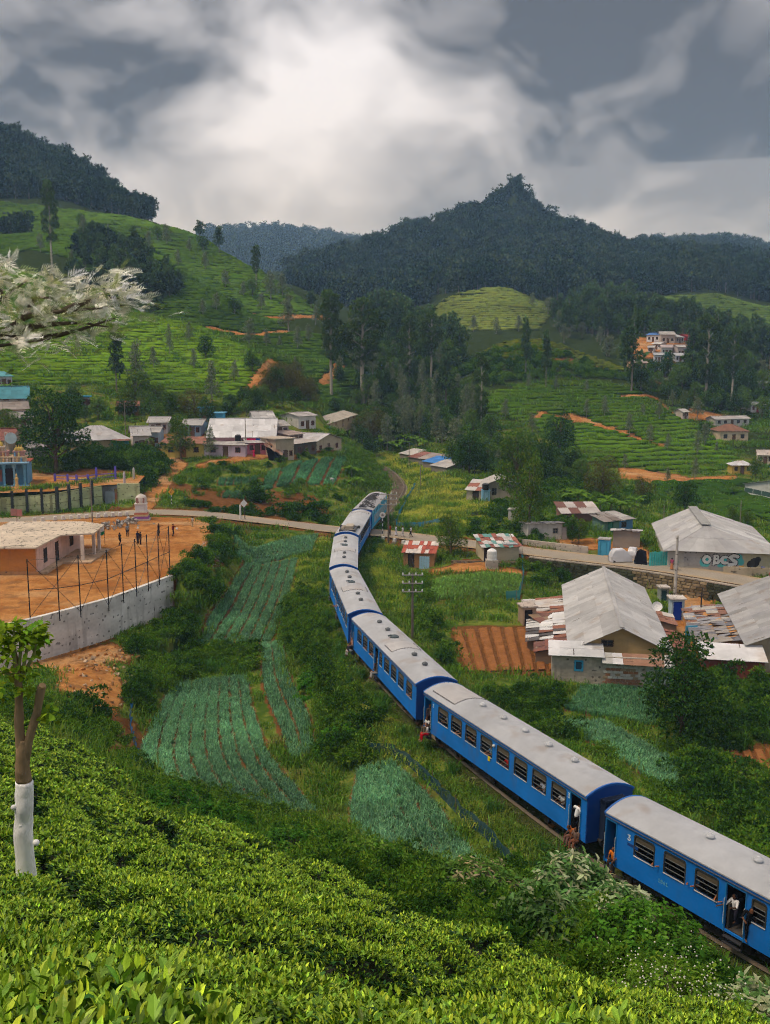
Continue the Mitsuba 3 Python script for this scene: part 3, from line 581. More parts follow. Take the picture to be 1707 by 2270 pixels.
nt += tea_hill('tea_terraces_007', ypoly([(1440,672,558),(1480,655,561),(1600,662,562),(1740,695,548),(1740,745,480),(1600,715,500),(1480,690,540)]), 1.2, 2.2, 4.0, .85, (.070,.115,.022), 'tea slope under the wood at the right edge', 28)
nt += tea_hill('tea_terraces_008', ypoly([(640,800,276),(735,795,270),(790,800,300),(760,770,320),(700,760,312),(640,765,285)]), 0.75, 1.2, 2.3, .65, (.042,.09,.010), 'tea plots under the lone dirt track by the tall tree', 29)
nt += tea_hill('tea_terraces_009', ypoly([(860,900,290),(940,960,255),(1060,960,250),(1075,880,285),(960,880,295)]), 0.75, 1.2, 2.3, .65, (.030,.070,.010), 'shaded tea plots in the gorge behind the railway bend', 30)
# ------------------------------------------------------------------ people
def capsule(a, b, ra, rb, n=8):
    s = m3.Manifold.sphere(1.0, n).to_mesh().vert_properties[:, :3]
    return hull(np.vstack([s*ra+a, s*rb+b]))
def joined(ms):
    return mv(m3.Manifold.batch_boolean([mf(m) for m in ms], m3.OpType.Add))
STAND = dict(pel=(0,0,.93), che=(0,.0,1.27), nec=(0,0,1.44), hea=(0,.03,1.58), sl=(-.18,0,1.39), sr=(.18,0,1.39), el=(-.24,-.02,1.12), er=(.24,-.02,1.12), wl=(-.25,.06,.87), wr=(.25,.06,.87),
    hl=(-.09,0,.9), hr=(.09,0,.9), kl=(-.10,.03,.49), kr=(.10,.03,.49), al=(-.10,0,.08), ar=(.10,0,.08))
def person(label, pos, rz, h=1.65, shirt=(.05,.05,.07), legs=(.03,.03,.05), skin=(.14,.065,.035), hair=(.01,.009,.008), pose=None, dress=False, seated=False, sleeves=.5, grp=None, extra=None):
    J_ = {k: np.array(v, float) for k, v in STAND.items()}
    for k, v in (pose or {}).items(): J_[k] = np.array(v, float)
    key = thing('person', label, 'person', grp); s = h/1.70
    F = frame(*pos, rz); F[:3, :3] = F[:3, :3]*s
    c = capsule; j = J_
    def hand(w, e):
        d = unit(w-e); sd = unit(np.cross(d, [0, 0, 1.])+[1e-3, 0, 0]); pl = w+d*.08
        out = [c(w, pl, .032, .036, 8)]
        for k in range(4):
            q = pl+sd*(k-1.5)*.019; out.append(c(q, q+d*(.065-.008*abs(k-1.3))+[0, 0, -.012], .010, .008, 6))
        q = w+d*.03; out.append(c(q, q+d*.05+sd*.045, .011, .009, 6)); return out
    fw = unit(np.array([0, 1., 0]))
    body = [c(j['pel'], j['che'], .135, .14), c(j['che'], j['nec'], .13, .06), c(j['nec'], j['hea'], .055, .06), c(j['hea']+[0, .005, -.04], j['hea']+[0, -.01, .04], .078, .092, 10),
            c(j['hea']+[0, .09, -.02], j['hea']+[0, .1, -.03], .016, .02), c(j['hea']+[-.088, 0, -.02], j['hea']+[-.09, -.01, .02], .016, .018), c(j['hea']+[.088, 0, -.02], j['hea']+[.09, -.01, .02], .016, .018)]
    for a in 'lr':
        body += [c(j['che']+[0, 0, .08], j['s'+a], .08, .062), c(j['s'+a], j['e'+a], .055, .042), c(j['e'+a], j['w'+a], .041, .030), *hand(j['w'+a], j['e'+a])]
        t = unit(j['a'+a]-j['k'+a]); fd = np.array([0, 1., 0]) if abs(t[1]) < .8 else np.array([0, 0, 1.])
        body += [c(j['h'+a], j['k'+a], .088, .062), c(j['k'+a], j['a'+a], .058, .040), c(j['a'+a]+[0, -.03, -.04], j['a'+a]+fd*.14+[0, 0, -.045], .042, .032)]
    A(key, 'body', joined(body), 'cloth', skin, F, smooth=60)
    A(key, 'hair', hull(np.vstack([m3.Manifold.sphere(1., 10).to_mesh().vert_properties[:, :3]*[.098, .10, .085]+j['hea']+[0, -.022, .045], m3.Manifold.sphere(1., 8).to_mesh().vert_properties[:, :3]*[.085, .05, .05]+j['hea']+[0, -.06, -.02]])), 'cloth', hair, F, smooth=60)
    sh = [c(j['pel']+[0, 0, .03], j['che'], .150, .155), c(j['che'], j['nec']+[0, 0, -.05], .15, .085)]
    for a in 'lr': sh += [c(j['che']+[0, 0, .08], j['s'+a], .09, .074), c(j['s'+a], j['s'+a]*(1-sleeves)+j['e'+a]*sleeves, .068, .062)]
    A(key, 'shirt', joined(sh), 'cloth', shirt, F, smooth=60)
    if dress: A(key, 'skirt', hull(np.vstack([m3.Manifold.sphere(1., 10).to_mesh().vert_properties[:, :3]*[.17, .15, .1]+j['pel'], m3.Manifold.sphere(1., 10).to_mesh().vert_properties[:, :3]*[.24, .22, .04]+(j['al']+j['ar'])/2+[0, 0, .12]])), 'cloth', legs, F, smooth=60)
    else:
        tr = [c(j['hl'], j['hr'], .115, .115), c(j['pel'], (j['hl']+j['hr'])/2, .135, .12)]
        for a in 'lr': tr += [c(j['h'+a], j['k'+a], .102, .075), c(j['k'+a], j['k'+a]*.15+j['a'+a]*.85, .073, .055)]
        A(key, 'trousers', joined(tr), 'cloth', legs, F, smooth=60)
    for nm, m, rgb in (extra or []): A(key, nm, m, 'cloth', rgb, F)
    return key
SIT = dict(pel=(0,0,.12), che=(0,.06,.46), nec=(0,.08,.63), hea=(0,.12,.77), sl=(-.18,.06,.58), sr=(.18,.06,.58), el=(-.24,.16,.33), er=(.24,.16,.33), wl=(-.16,.38,.24), wr=(.16,.38,.24),
    hl=(-.09,.02,.10), hr=(.09,.02,.10), kl=(-.12,.44,.12), kr=(.12,.44,.12), al=(-.13,.50,-.30), ar=(.13,.50,-.30))
# ------------------------------------------------------------------ the train
BLUE, DEEP, ROOF = (.006, .165, .58), (.006, .060, .29), (.42, .435, .46)
PALE = (.045, .29, .52)
COACH = dict(A=(16.66,38.88,-.568), B=(7.63,55.65,-.448), C=(.98,73.14,-.283), D=(-3.04,91.2,-.144), E=(-4.61,109.74,-.024), F=(-4.13,128.67,.077), G=(-2.26,147.07,.128))
def cframe(n):
    x, y, h = COACH[n]
    return frame(x, y, float(railz(x, y)), math.pi/2-h, .024)
def cw(n, p):
    return cframe(n)[:3, :3] @ np.asarray(p, float)+cframe(n)[:3, 3]
def crz(n, local=0.0): return math.pi/2-COACH[n][2]+local
EAVE, SOLE, HW, RISE = 3.45, .92, 1.43, .43
def arc(y): return EAVE+RISE*(1-(y/1.5)**2)
def rwin(x0, x1, z0, z1, r=.12): return sg.box(x0+r, z0+r, x1-r, z1-r).buffer(r, 4)
def plate(poly, y0, y1):
    m = ext(poly, abs(y1-y0), 'y'); m[0][:, 1] += min(y0, y1); return m
WIN = dict(B=[6.17,4.46,2.7,.9,-.92,-2.75,-4.57,-6.37], C=[6.26,4.44,2.65,-1.68,-3.48,-5.28,-7.2])
DOORS = dict(B=[(7.72,8.6),(-8.3,-7.42)], C=[(8.05,8.7),(.62,1.6)])
def coach(n, label, kind, L=8.8, near_detail=1, sides=(1,)):
    key = thing('train_carriage', label, 'train carriage', None); F = cframe(n)
    wins, doors = WIN[kind], DOORS[kind]; ww, z0, z1 = (.62 if kind == 'B' else .6), 2.02, 3.04
    cut = [plate(rwin(x-ww, x+ww, z0, z1), -2, 2) for x in wins]+[plate(sg.box(a, 1.02, b, 3.08), -2, 2) for a, b in doors]
    if kind == 'C': cut.append(plate(rwin(-.38, .28, z0, z1, .1), -2, 2))
    shell = mf(box(-L+.06, L-.06, -HW, HW, SOLE, EAVE-.02))-mf(box(-L+.12, L-.12, -HW+.07, HW-.07, SOLE+.1, EAVE+.2))
    shell = shell-m3.Manifold.batch_boolean([mf(c_) for c_ in cut], m3.OpType.Add)
    A(key, 'body', mv(shell), 'gloss', BLUE, F)
    A(key, 'floor', box(-L+.13, L-.13, -HW+.08, HW-.08, SOLE+.101, SOLE+.14), 'paint', (.05, .045, .04), F)
    A(key, 'lining', J(box(-L+.13, L-.13, -.03, .03, 1.1, 3.4), *[box(x-.05, x+.05, -HW+.1, HW-.1, 1.07, 2.2) for x in np.arange(-L+1.4, L-1.2, 1.78)]), 'paint', (.03, .03, .03), F)
    # roof: a shallow vault with blue end caps
    ys = np.linspace(-1.5, 1.5, 17); top = np.c_[ys, [arc(y) for y in ys]]; low = np.c_[ys[::-1], [arc(y)-.06 for y in ys[::-1]]]
    def vault(x0, x1, up=0.0):
        m = ext(sg.Polygon(np.vstack([top+[0, up], low])), x1-x0, 'x'); m[0][:, 0] += x0; return m
    A(key, 'roof', vault(-L+.02, L-.02), 'sheet', ROOF, F, smooth=40)
    for s in (-1, 1):
        m = ext(sg.Polygon(np.vstack([np.c_[ys, [arc(y)-.09 for y in ys]], [(HW-.01, EAVE-.05), (HW-.01, SOLE), (-HW+.01, SOLE), (-HW+.01, EAVE-.05)]])), .06, 'x'); m[0][:, 0] += s*(L-.03)-.03
        ew = A(key, 'end_wall', m, 'gloss', DEEP, F)
        m = ext(sg.Polygon(np.vstack([np.c_[ys*1.004, [arc(y)+.012 for y in ys]], np.c_[ys[::-1], [arc(y)-.10 for y in ys[::-1]]]])), .10, 'x'); m[0][:, 0] += s*(L-.02)-.05
        A(key, 'roof_rim', m, 'gloss', (.012, .11, .42), F, smooth=40)
        A(key, 'gangway', J(box(s*L-.02 if s > 0 else -L-.40, L+.40 if s > 0 else -L+.02, -.62, -.5, 1.0, 3.1), box(s*L-.02 if s > 0 else -L-.40, L+.40 if s > 0 else -L+.02, .5, .62, 1.0, 3.1), box(s*L-.02 if s > 0 else -L-.40, L+.40 if s > 0 else -L+.02, -.62, .62, 3.1, 3.2), *[box(s*(L+.1+.1*k)-.02, s*(L+.1+.1*k)+.02, -.7, .7, 3.0, 3.24) for k in range(3)]), 'gloss', (.02, .03, .06), F)
        A(key, 'eave_band', box(-L+.02, L-.02, s*HW-(.0 if s > 0 else .05), s*HW+(.05 if s > 0 else 0), EAVE-.17, EAVE-.005), 'gloss', (.008, .085, .33), F)
        A(key, 'gutter', box(-L+.02, L-.02, s*(HW+.052)-.03, s*(HW+.052)+.03, EAVE-.205, EAVE-.175), 'gloss', (.10, .11, .13), F)
    for x in wins+([-.05] if kind == 'C' else []):
        w_ = .33 if x == -.05 else ww
        for sd in sides:
            fr = rwin(x-w_-.045, x+w_+.045, z0-.045, z1+.045, .14).difference(rwin(x-w_+.02, x+w_-.02, z0+.02, z1-.02, .1))
            wk = A(key, 'window', plate(fr, sd*(HW-.03), sd*(HW+.018)), 'gloss', (.035, .04, .045), F)
            A(wk, 'shutter', J(*[box(x-w_, x+w_, min(sd*(HW-.06), sd*(HW-.035))+.006*(k % 2), max(sd*(HW-.06), sd*(HW-.035)), z1-.30+.05*k, z1-.252+.05*k) for k in range(6)]), 'paint', (.10, .085, .06), F)
            for zz in (z0+.25, z0+.50, z0+.70): A(wk, 'bar', box(x-w_, x+w_, sd*(HW-.03)-.012, sd*(HW-.03)+.012, zz-.014, zz+.014), 'gloss', (.16, .17, .17), F)
            A(wk, 'sill', box(x-w_-.02, x+w_+.02, min(sd*(HW-.01), sd*(HW+.04)), max(sd*(HW-.01), sd*(HW+.04)), z0-.03, z0+.012), 'gloss', (.55, .56, .58), F)
    for a, b in doors:
        for sd in sides:
            d = A(key, 'door_frame', J(box(a-.05, a, min(sd*(HW-.04), sd*(HW+.03)), max(sd*(HW-.04), sd*(HW+.03)), SOLE, 3.12), box(b, b+.05, min(sd*(HW-.04), sd*(HW+.03)), max(sd*(HW-.04), sd*(HW+.03)), SOLE, 3.12), box(a-.05, b+.05, min(sd*(HW-.04), sd*(HW+.03)), max(sd*(HW-.04), sd*(HW+.03)), 3.12, 3.17)), 'gloss', (.014, .20, .50), F)
            for xx in (a-.02, b+.02): A(d, 'handrail', tube([(xx, sd*(HW+.05), 1.25), (xx, sd*(HW+.09), 1.3), (xx, sd*(HW+.09), 2.4), (xx, sd*(HW+.05), 2.45)], .016, 5), 'gloss', (.5, .5, .5), F)
            A(d, 'step', J(*[box(a+.02, b-.02, sd*HW-.10, sd*HW+.14, z, z+.03) for z in (.48, .75)], *[box(xx, xx+.03, sd*HW-.05, sd*HW+.05, .48, .95) for xx in (a+.02, b-.05)]), 'gloss', (.04, .04, .045), F)
    # running gear
    A(key, 'underframe', J(box(-L+.2, L-.2, -1.05, 1.05, .72, SOLE), box(-2.6, -.6, -1.1, -.3, .32, .72), box(.4, 2.9, .25, 1.1, .30, .72), box(-2.2, .2, .4, 1.1, .42, .72), *[box(x, x+.1, -1.3, 1.3, .80, .93) for x in np.arange(-8, 8.1, 1.6)]), 'paint', (.018, .016, .015), F)
    for bx in (-6.2, 6.2):
        bg = A(key, 'bogie', J(box(bx-1.7, bx+1.7, .88, 1.02, .42, .66), box(bx-1.7, bx+1.7, -1.02, -.88, .42, .66), box(bx-.25, bx+.25, -1.05, 1.05, .45, .75), *[box(bx+dx-.16, bx+dx+.16, sy*1.04-.1, sy*1.04+.1, .30, .62) for dx in (-1.2, 1.2) for sy in (-1, 1)]), 'paint', (.03, .026, .023), F)
        for dx in (-1.2, 1.2):
            for sy in (-1, 1):
                m = lathe([(0, -.06), (.40, -.06), (.46, -.06), (.46, .0), (.42, .02), (.42, .07), (.30, .06), (.12, .09), (0, .09)], 20); v = m[0][:, [0, 2, 1]]*[1, sy, 1]+[bx+dx, sy*.82, .44]
                A(bg, 'wheel', (v, m[1] if sy < 0 else m[1][:, ::-1]), 'paint', (.16, .08, .04), F, smooth=40)
    for s in (-1, 1):
        for sy in (-.62, .62): A(key, 'buffer', J(tube([(s*(L-.05), sy, .98), (s*(L+.32), sy, .98)], .09, 8), tube([(s*(L+.32), sy, .98), (s*(L+.38), sy, .98)], .2, 10)), 'paint', (.03, .03, .03), F)
    return key, F
def vents(key, F, xs, dark=True, big=None):
    for x in xs:
        v = A(key, 'roof_vent', lathe([(.0, .20), (.14, .20), (.20, .16), (.22, .10), (.17, .08), (.17, -.06)], 14, (x, 0, EAVE+RISE)), 'gloss', (.07, .08, .09) if dark else (.40, .42, .45), F, smooth=40)
        A(v, 'cap', lathe([(0, .26), (.07, .25), (.09, .20)], 10, (x, 0, EAVE+RISE)), 'gloss', (.16, .17, .18) if dark else (.5, .52, .54), F, smooth=40)
    if big is not None:
        A(key, 'water_filler', J(lathe([(0, .16), (.2, .16), (.33, .08), (.35, -.04)], 14, (big, .02, EAVE+RISE)), cbox([big+.1, .36, EAVE+RISE+.12], [.12, .35, .10], .5)), 'gloss', (.06, .08, .09), F, smooth=40)
def panel(key, F, x0, x1, w=1.15):
    """a raised inspection sheet riveted on the roof"""
    ys = np.linspace(-w, w, 13)
    def line(xa, xb):
        m = ext(sg.Polygon(np.vstack([np.c_[ys, [arc(y)+.022 for y in ys]], np.c_[ys[::-1], [arc(y)-.02 for y in ys[::-1]]]])), xb-xa, 'x'); m[0][:, 0] += xa; return m
    p_ = A(key, 'roof_panel', line(x0, x1), 'sheet', (.44, .43, .43), F, smooth=40)
    A(p_, 'seam', J(line(x0-.05, x0-.012), *[bar((x0, s*w, arc(w)+.02), (x1, s*w, arc(w)+.02), .05, .04) for s in (-1, 1)]), 'gloss', (.05, .05, .06), F)
def glyphs(key, F, text, x, z, h, rgb, name, sd=1):
    m = meshkit.text_mesh(text, h, .006, bold=True); v = np.array(m.vertices)
    # left side of the coach seen from outside: reading direction runs towards the rear (-x)
    v = np.c_[x-v[:, 0], HW+.002+v[:, 2], z+v[:, 1]]
    A(key, name, (v, np.array(m.faces)[:, ::-1]), 'cloth', rgb, F)
kA, FA = coach('A', 'blue train carriage nearest the camera, cut by the right edge, white 3 beside its door', 'C')
vents(kA, FA, (3.75, 1.2, -3.8, -6.2), False); glyphs(kA, FA, '3', 7.35, 2.62, .28, (.6, .68, .72), 'class_number'); A(kA, 'name_plate', plate(sg.box(6.62, 2.36, 7.30, 2.50), HW-.001, HW+.012), 'gloss', (.006, .05, .22), FA)
glyphs(kA, FA, '1861', 5.35, 1.42, .17, (.10, .34, .50), 'running_number')
kB, FB = coach('B', 'second blue train carriage from the camera, man in white shirt standing in its door', 'B')
vents(kB, FB, (3.75, 1.35, -.97, -3.32, -5.7), False); panel(kB, FB, 5.3, 8.1); glyphs(kB, FB, '3', -7.12, 2.72, .28, (.5, .6, .66), 'class_number'); glyphs(kB, FB, '3', 7.6, 2.75, .22, (.5, .6, .66), 'class_number')
A(kB, 'marker_lamp', J(sphere((.0, HW+.07, 2.9), .10, 1), box(-.04, .04, HW-.01, HW+.05, 2.86, 2.94)), 'gloss', (.6, .6, .6), FB, smooth=60)
kC, FC = coach('C', 'third blue train carriage from the camera, two people hanging out of its open doors', 'C')
vents(kC, FC, (5.43, 3.08, -3.82, -6.2), True, 1.1); panel(kC, FC, -1.9, -.1)
kD, FD = coach('D', 'fourth blue train carriage, left side in shade above the grass bank', 'C')
vents(kD, FD, (5.95, 3.58, -3.25, -5.62), True, 1.6); panel(kD, FD, -1.4, .4)
kE, FE = coach('E', 'middle train carriage in the bend, seen end-on with five dark roof vents', 'C')
vents(kE, FE, (5.9, 3.5, -3.2, -5.6), True, 1.5); panel(kE, FE, -1.4, .4)
# the restaurant-type carriage behind the engine, its right side in view
WIN['F'] = [5.9,4.5,3.1,1.7,.3,-1.1,-2.5,-3.9,-5.3]; DOORS['F'] = [(6.9,7.6),(-7.6,-6.9)]
kF, FF = coach('F', 'pale blue carriage crossing the road, open machinery well in its roof end', 'F', sides=(-1,))
panel(kF, FF, 6.6, 7.8, 1.2)
A(kF, 'machinery_well', J(box(-8.1, -5.0, -.95, .95, EAVE+.16, EAVE+RISE+.015), box(-8.1, -5.0, -1.0, -.9, EAVE+.2, EAVE+RISE+.12), box(-8.1, -5.0, .9, 1.0, EAVE+.2, EAVE+RISE+.12), box(-8.2, -8.1, -1., 1., EAVE+.2, EAVE+RISE+.12), box(-5.0, -4.9, -1.3, 1.3, EAVE+.2, EAVE+RISE+.10)), 'gloss', (.05, .05, .055), FF)
A(kF, 'cooling_unit', J(rbox(-7.3, -5.4, -.6, .35, EAVE+RISE, EAVE+RISE+.42, .05), *[box(-7.9+.16*k, -7.84+.16*k, -.8, .8, EAVE+RISE, EAVE+RISE+.10) for k in range(3)], *[box(-7.6+.25*k, -7.5+.25*k, .5, .85, EAVE+RISE, EAVE+RISE+.25) for k in range(8)]), 'sheet', (.42, .36, .28), FF)
# the power unit in front
kG = thing('diesel_power_car', 'pale blue diesel power car with soot-blackened roof at the head of the train', 'locomotive'); FG = cframe('G'); LG = 8.3
A(kG, 'body', mv(mf(box(-LG, LG, -HW, HW, SOLE-.1, EAVE))-mf(plate(rwin(-7.5, -6.7, 1.1, 3.0, .08), -2, 2))-m3.Manifold.batch_boolean([mf(plate(rwin(x-.22, x+.22, 2.72, 3.1, .06), -2, 2)) for x in np.arange(-5.6, 7.5, 1.6)], m3.OpType.Add)), 'gloss', PALE, FG)
A(kG, 'roof', (lambda m: (m[0]+[-LG-.02, 0, 0], m[1]))(ext(sg.Polygon(np.vstack([np.c_[np.linspace(-1.46, 1.46, 15), [arc(y)+.02 for y in np.linspace(-1.46, 1.46, 15)]], [(1.46, EAVE-.06), (-1.46, EAVE-.06)]])), 2*LG+.04, 'x')), 'sheet', (.36, .36, .38), FG, smooth=40)
_ys = np.linspace(-.75, .75, 9)
def soot(x0, x1, y0, y1, seed):
    rng = np.random.default_rng(seed); pts = []
    p = shapely.union_all([sg.Point(rng.uniform(x0, x1), rng.uniform(y0, y1)).buffer(rng.uniform(.2, .6)) for _ in range(26)])
    p = max(getattr(p, 'geoms', [p]), key=lambda g: g.area); m = ext(p.simplify(.03), .004); m = trimesh.Trimesh(*m).subdivide().subdivide()
    v = np.array(m.vertices); v[:, 2] += np.array([arc(y)+.022 for y in v[:, 1]]); return v, np.array(m.faces)
for k, a in enumerate(((-5.5, -3, -.7, .6), (-2.5, 1.5, -.6, .9), (1.0, 4.5, -.5, .8), (3.5, 6.5, -.3, .9), (-6.4, -4.5, -1.1, .2))): A(kG, 'soot_stain', soot(*a, k), 'paint', (.02, .02, .022), FG)
A(kG, 'roof_hatch', J(*[bar((x, -.7, arc(.7)+.05), (x, .9, arc(.9)+.05), .06) for x in (-4.2, -2.4, -.6)], bar((-4.2, -.7, arc(.7)+.05), (-.6, -.7, arc(.7)+.05), .06)), 'gloss', (.3, .3, .3), FG)
A(kG, 'exhaust', J(lathe([(.25, 0), (.3, .25), (.2, .3), (.16, .2)], 12, (-7.6, .1, EAVE+RISE)), box(-8.0, -7.2, -.5, .5, EAVE+RISE-.02, EAVE+RISE+.12)), 'gloss', (.03, .03, .035), FG)
for s in (-1, 1): A(kG, 'end_wall', box(s*LG-.04, s*LG+.04, -HW-.005, HW+.005, SOLE-.1, EAVE+.15), 'gloss', DEEP, FG)
for x in np.arange(-5.6, 7.5, 1.6): A(kG, 'window', plate(rwin(x-.25, x+.25, 2.69, 3.13, .06).difference(rwin(x-.2, x+.2, 2.74, 3.08, .05)), -HW-.015, -HW+.02), 'gloss', (.02, .09, .25), FG)
for x0, x1 in ((-5.9, -1.6), (-1.2, 3.3), (3.7, 7.4)): A(kG, 'grille', J(box(x0, x1, -HW-.03, -HW+.01, 1.35, 2.45), *[box(x0, x1, -HW-.05, -HW-.03, z, z+.05) for z in np.arange(1.4, 2.4, .12)]), 'gloss', (.20, .27, .36), FG)
A(kG, 'cab_door', plate(rwin(-7.45, -6.75, 1.15, 2.95, .06), -HW+.12, -HW+.16), 'gloss', (.015, .02, .03), FG)
A(kG, 'skirt', J(box(-LG+.2, LG-.2, -1.2, 1.2, .45, SOLE-.1), *[box(bx-1.9, bx+1.9, sy*.95-.09, sy*.95+.09, .25, .7) for bx in (-5.6, 5.6) for sy in (-1, 1)]), 'paint', (.02, .018, .016), FG)
for bx in (-6.9, -5.6, -4.3, 4.3, 5.6, 6.9):
    m = lathe([(0, -.06), (.46, -.06), (.46, .0), (.42, .07), (0, .07)], 18); A(kG, 'wheel', (m[0][:, [0, 2, 1]]+[bx, -.85, .44], m[1]), 'paint', (.12, .06, .03), FG)
# people on the train
person('person in white shirt leaning out of the near door of the second carriage', cw('B', (-7.86, HW-.12, 1.06)), crz('B', math.pi), 1.68, shirt=(.75,.76,.78), legs=(.01,.01,.012),
    pose=dict(che=(0,.08,1.25), nec=(-.02,.14,1.41), hea=(-.04,.24,1.50), wl=(-.42,.25,1.22), el=(-.36,.05,1.2), er=(.40,.02,1.20), wr=(.52,.10,1.0)))
person('person in orange and brown clothes sitting on the step below the man in white', cw('B', (-7.75, HW+.02, .78)), crz('B', 0), 1.55, shirt=(.42,.12,.03), legs=(.22,.11,.08), pose={**SIT, 'hea':(.02,.30,.68), 'nec':(0,.2,.58), 'che':(0,.12,.42)})
person('second person crouched on the same step in brown striped sarong', cw('B', (-8.12, HW+.05, .72)), crz('B', .3), 1.55, shirt=(.20,.13,.10), legs=(.25,.10,.06), pose=SIT)
person('person in pale top standing behind the rear door step of the second carriage', cw('B', (8.35, HW-.25, 1.06)), crz('B', math.pi/2), 1.6, shirt=(.10,.08,.08), legs=(.03,.03,.04))
person('person in white and khaki sitting in the rear doorway of the second carriage', cw('B', (8.15, HW-.02, 1.08)), crz('B', .15), 1.6, shirt=(.62,.62,.60), legs=(.14,.13,.09), pose=SIT)
person('person in red shorts with bare legs on the rear step of the second carriage', cw('B', (8.0, HW+.10, .72)), crz('B', -.1), 1.6, shirt=(.62,.60,.58), legs=(.60,.02,.03), skin=(.36,.19,.13), pose=SIT)
person('bare armed person sitting in the rear doorway of the third carriage', cw('C', (8.3, HW+.0, 1.08)), crz('C', .1), 1.6, shirt=(.34,.17,.12), legs=(.06,.06,.09), skin=(.36,.18,.12), pose=SIT, sleeves=.2)
person('person with white shoes on the rear step of the third carriage', cw('C', (8.45, HW+.1, .70)), crz('C', .2), 1.55, shirt=(.05,.05,.06), legs=(.62,.62,.60), pose=SIT)
person('person in black top sitting in the middle door of the third carriage', cw('C', (1.0, HW+.0, 1.08)), crz('C', .0), 1.6, shirt=(.02,.02,.02), legs=(.50,.47,.44), pose=SIT)
person('person standing inside the middle door of the third carriage', cw('C', (1.25, HW-.3, 1.06)), crz('C', 0), 1.65, shirt=(.18,.10,.07), legs=(.03,.03,.04))
person('person in black jacket leaning out of the middle door of the nearest carriage', cw('A', (.40, HW-.05, 1.06)), crz('A', .9), 1.66, shirt=(.012,.012,.014), legs=(.012,.012,.014), sleeves=1.0, pose=dict(che=(0,.08,1.26), nec=(0,.16,1.42), hea=(0,.25,1.52), er=(.36,.15,1.2), wr=(.30,.38,1.15)))
person('person in orange scarf sitting low in the rear door of the nearest carriage', cw('A', (8.2, HW-.10, 1.08)), crz('A', .3), 1.5, shirt=(.62,.17,.02), legs=(.04,.03,.03), pose=SIT)
LEAN = {**SIT, 'kl':(-.12,.12,-.1), 'kr':(.12,.12,-.1), 'al':(-.12,.10,-.42), 'ar':(.12,.10,-.42), 'el':(-.27,.26,.38), 'wl':(-.20,.52,.42), 'er':(.27,.24,.38), 'wr':(.15,.48,.40)}
def passenger(n, x, label, shirt, skin=(.34,.17,.11), y=HW-.40, z=1.80, pose=LEAN, rz=0., **k): person(label, cw(n, (x, y, z)), crz(n, rz), 1.55, shirt=shirt, skin=skin, pose=pose, **k)
passenger('B', 6.3, 'passenger in pale grey at the first window behind the rear door of the second carriage', (.55,.58,.62), (.20,.1,.06), y=HW-.55)
passenger('B', 4.3, 'passenger resting a bare arm on the second window of the second carriage', (.03,.03,.03), y=HW-.40)
passenger('B', 2.8, 'passenger holding up a phone with both arms at the third window of the second carriage', (.03,.03,.03), y=HW-.42, pose={**LEAN, 'el':(-.25,.34,.45),'wl':(-.08,.50,.66),'er':(.25,.34,.42),'wr':(.06,.52,.62)})
passenger('B', .75, 'passenger in sky blue at the fourth window of the second carriage', (.15,.35,.55))
A(thing('yellow_cloth', 'yellow cloth hanging over the fourth window sill of the second carriage', 'cloth'), None, (lambda m: (m[0], m[1]))(mv(mf(rbox(.40, .62, HW+.02, HW+.07, 1.78, 2.05, .02)))), 'cloth', (.75,.62,.02), FB)
passenger('B', -1.0, 'passenger in red at the fifth window of the second carriage', (.55,.02,.02), (.12,.06,.03))
passenger('B', -4.6, 'passenger in white and blue at the sixth or seventh window', (.5,.55,.65), (.12,.06,.03)); labels[[k for k in labels if k.startswith('person')][-1]]['label'] = 'passenger in light blue at the second window from the white shirted man'
passenger('B', -6.3, 'passenger in white bonnet colour at the window next to the man in white shirt', (.7,.7,.7), (.12,.06,.03), hair=(.6,.6,.6)); labels[[k for k in labels if k.startswith('person')][-1]]['label'] = 'white haired passenger at the window next to the man in white shirt'
passenger('A', 5.55, 'passenger in dark red at the first window of the nearest carriage', (.35,.03,.02), (.38,.14,.07))
passenger('A', 3.5, 'passenger in orange and blue at the middle window of the nearest carriage', (.10,.28,.5), (.40,.12,.05))
passenger('A', 2.0, 'passenger in dark clothes at the third window of the nearest carriage', (.10,.03,.02), (.45,.17,.08))
passenger('A', 1.4, 'passenger with white sleeve stretching an arm out of the third window', (.72,.72,.74), (.10,.05,.03), sleeves=1.0, pose={**LEAN, 'er':(.26,.36,.36),'wr':(.42,.66,.30)})
passenger('C', 4.4, 'passenger looking out of the second window of the third carriage', (.4,.12,.10), (.3,.15,.1))
passenger('C', 2.6, 'passenger in white at the third window of the third carriage', (.65,.66,.66))
passenger('C', -7.2, 'passenger in orange at the last window of the third carriage', (.6,.15,.06))
passenger('D', 1.2, 'passenger standing white shirted in the middle door of the fourth carriage', (.7,.7,.7), y=HW-.2, z=1.3)
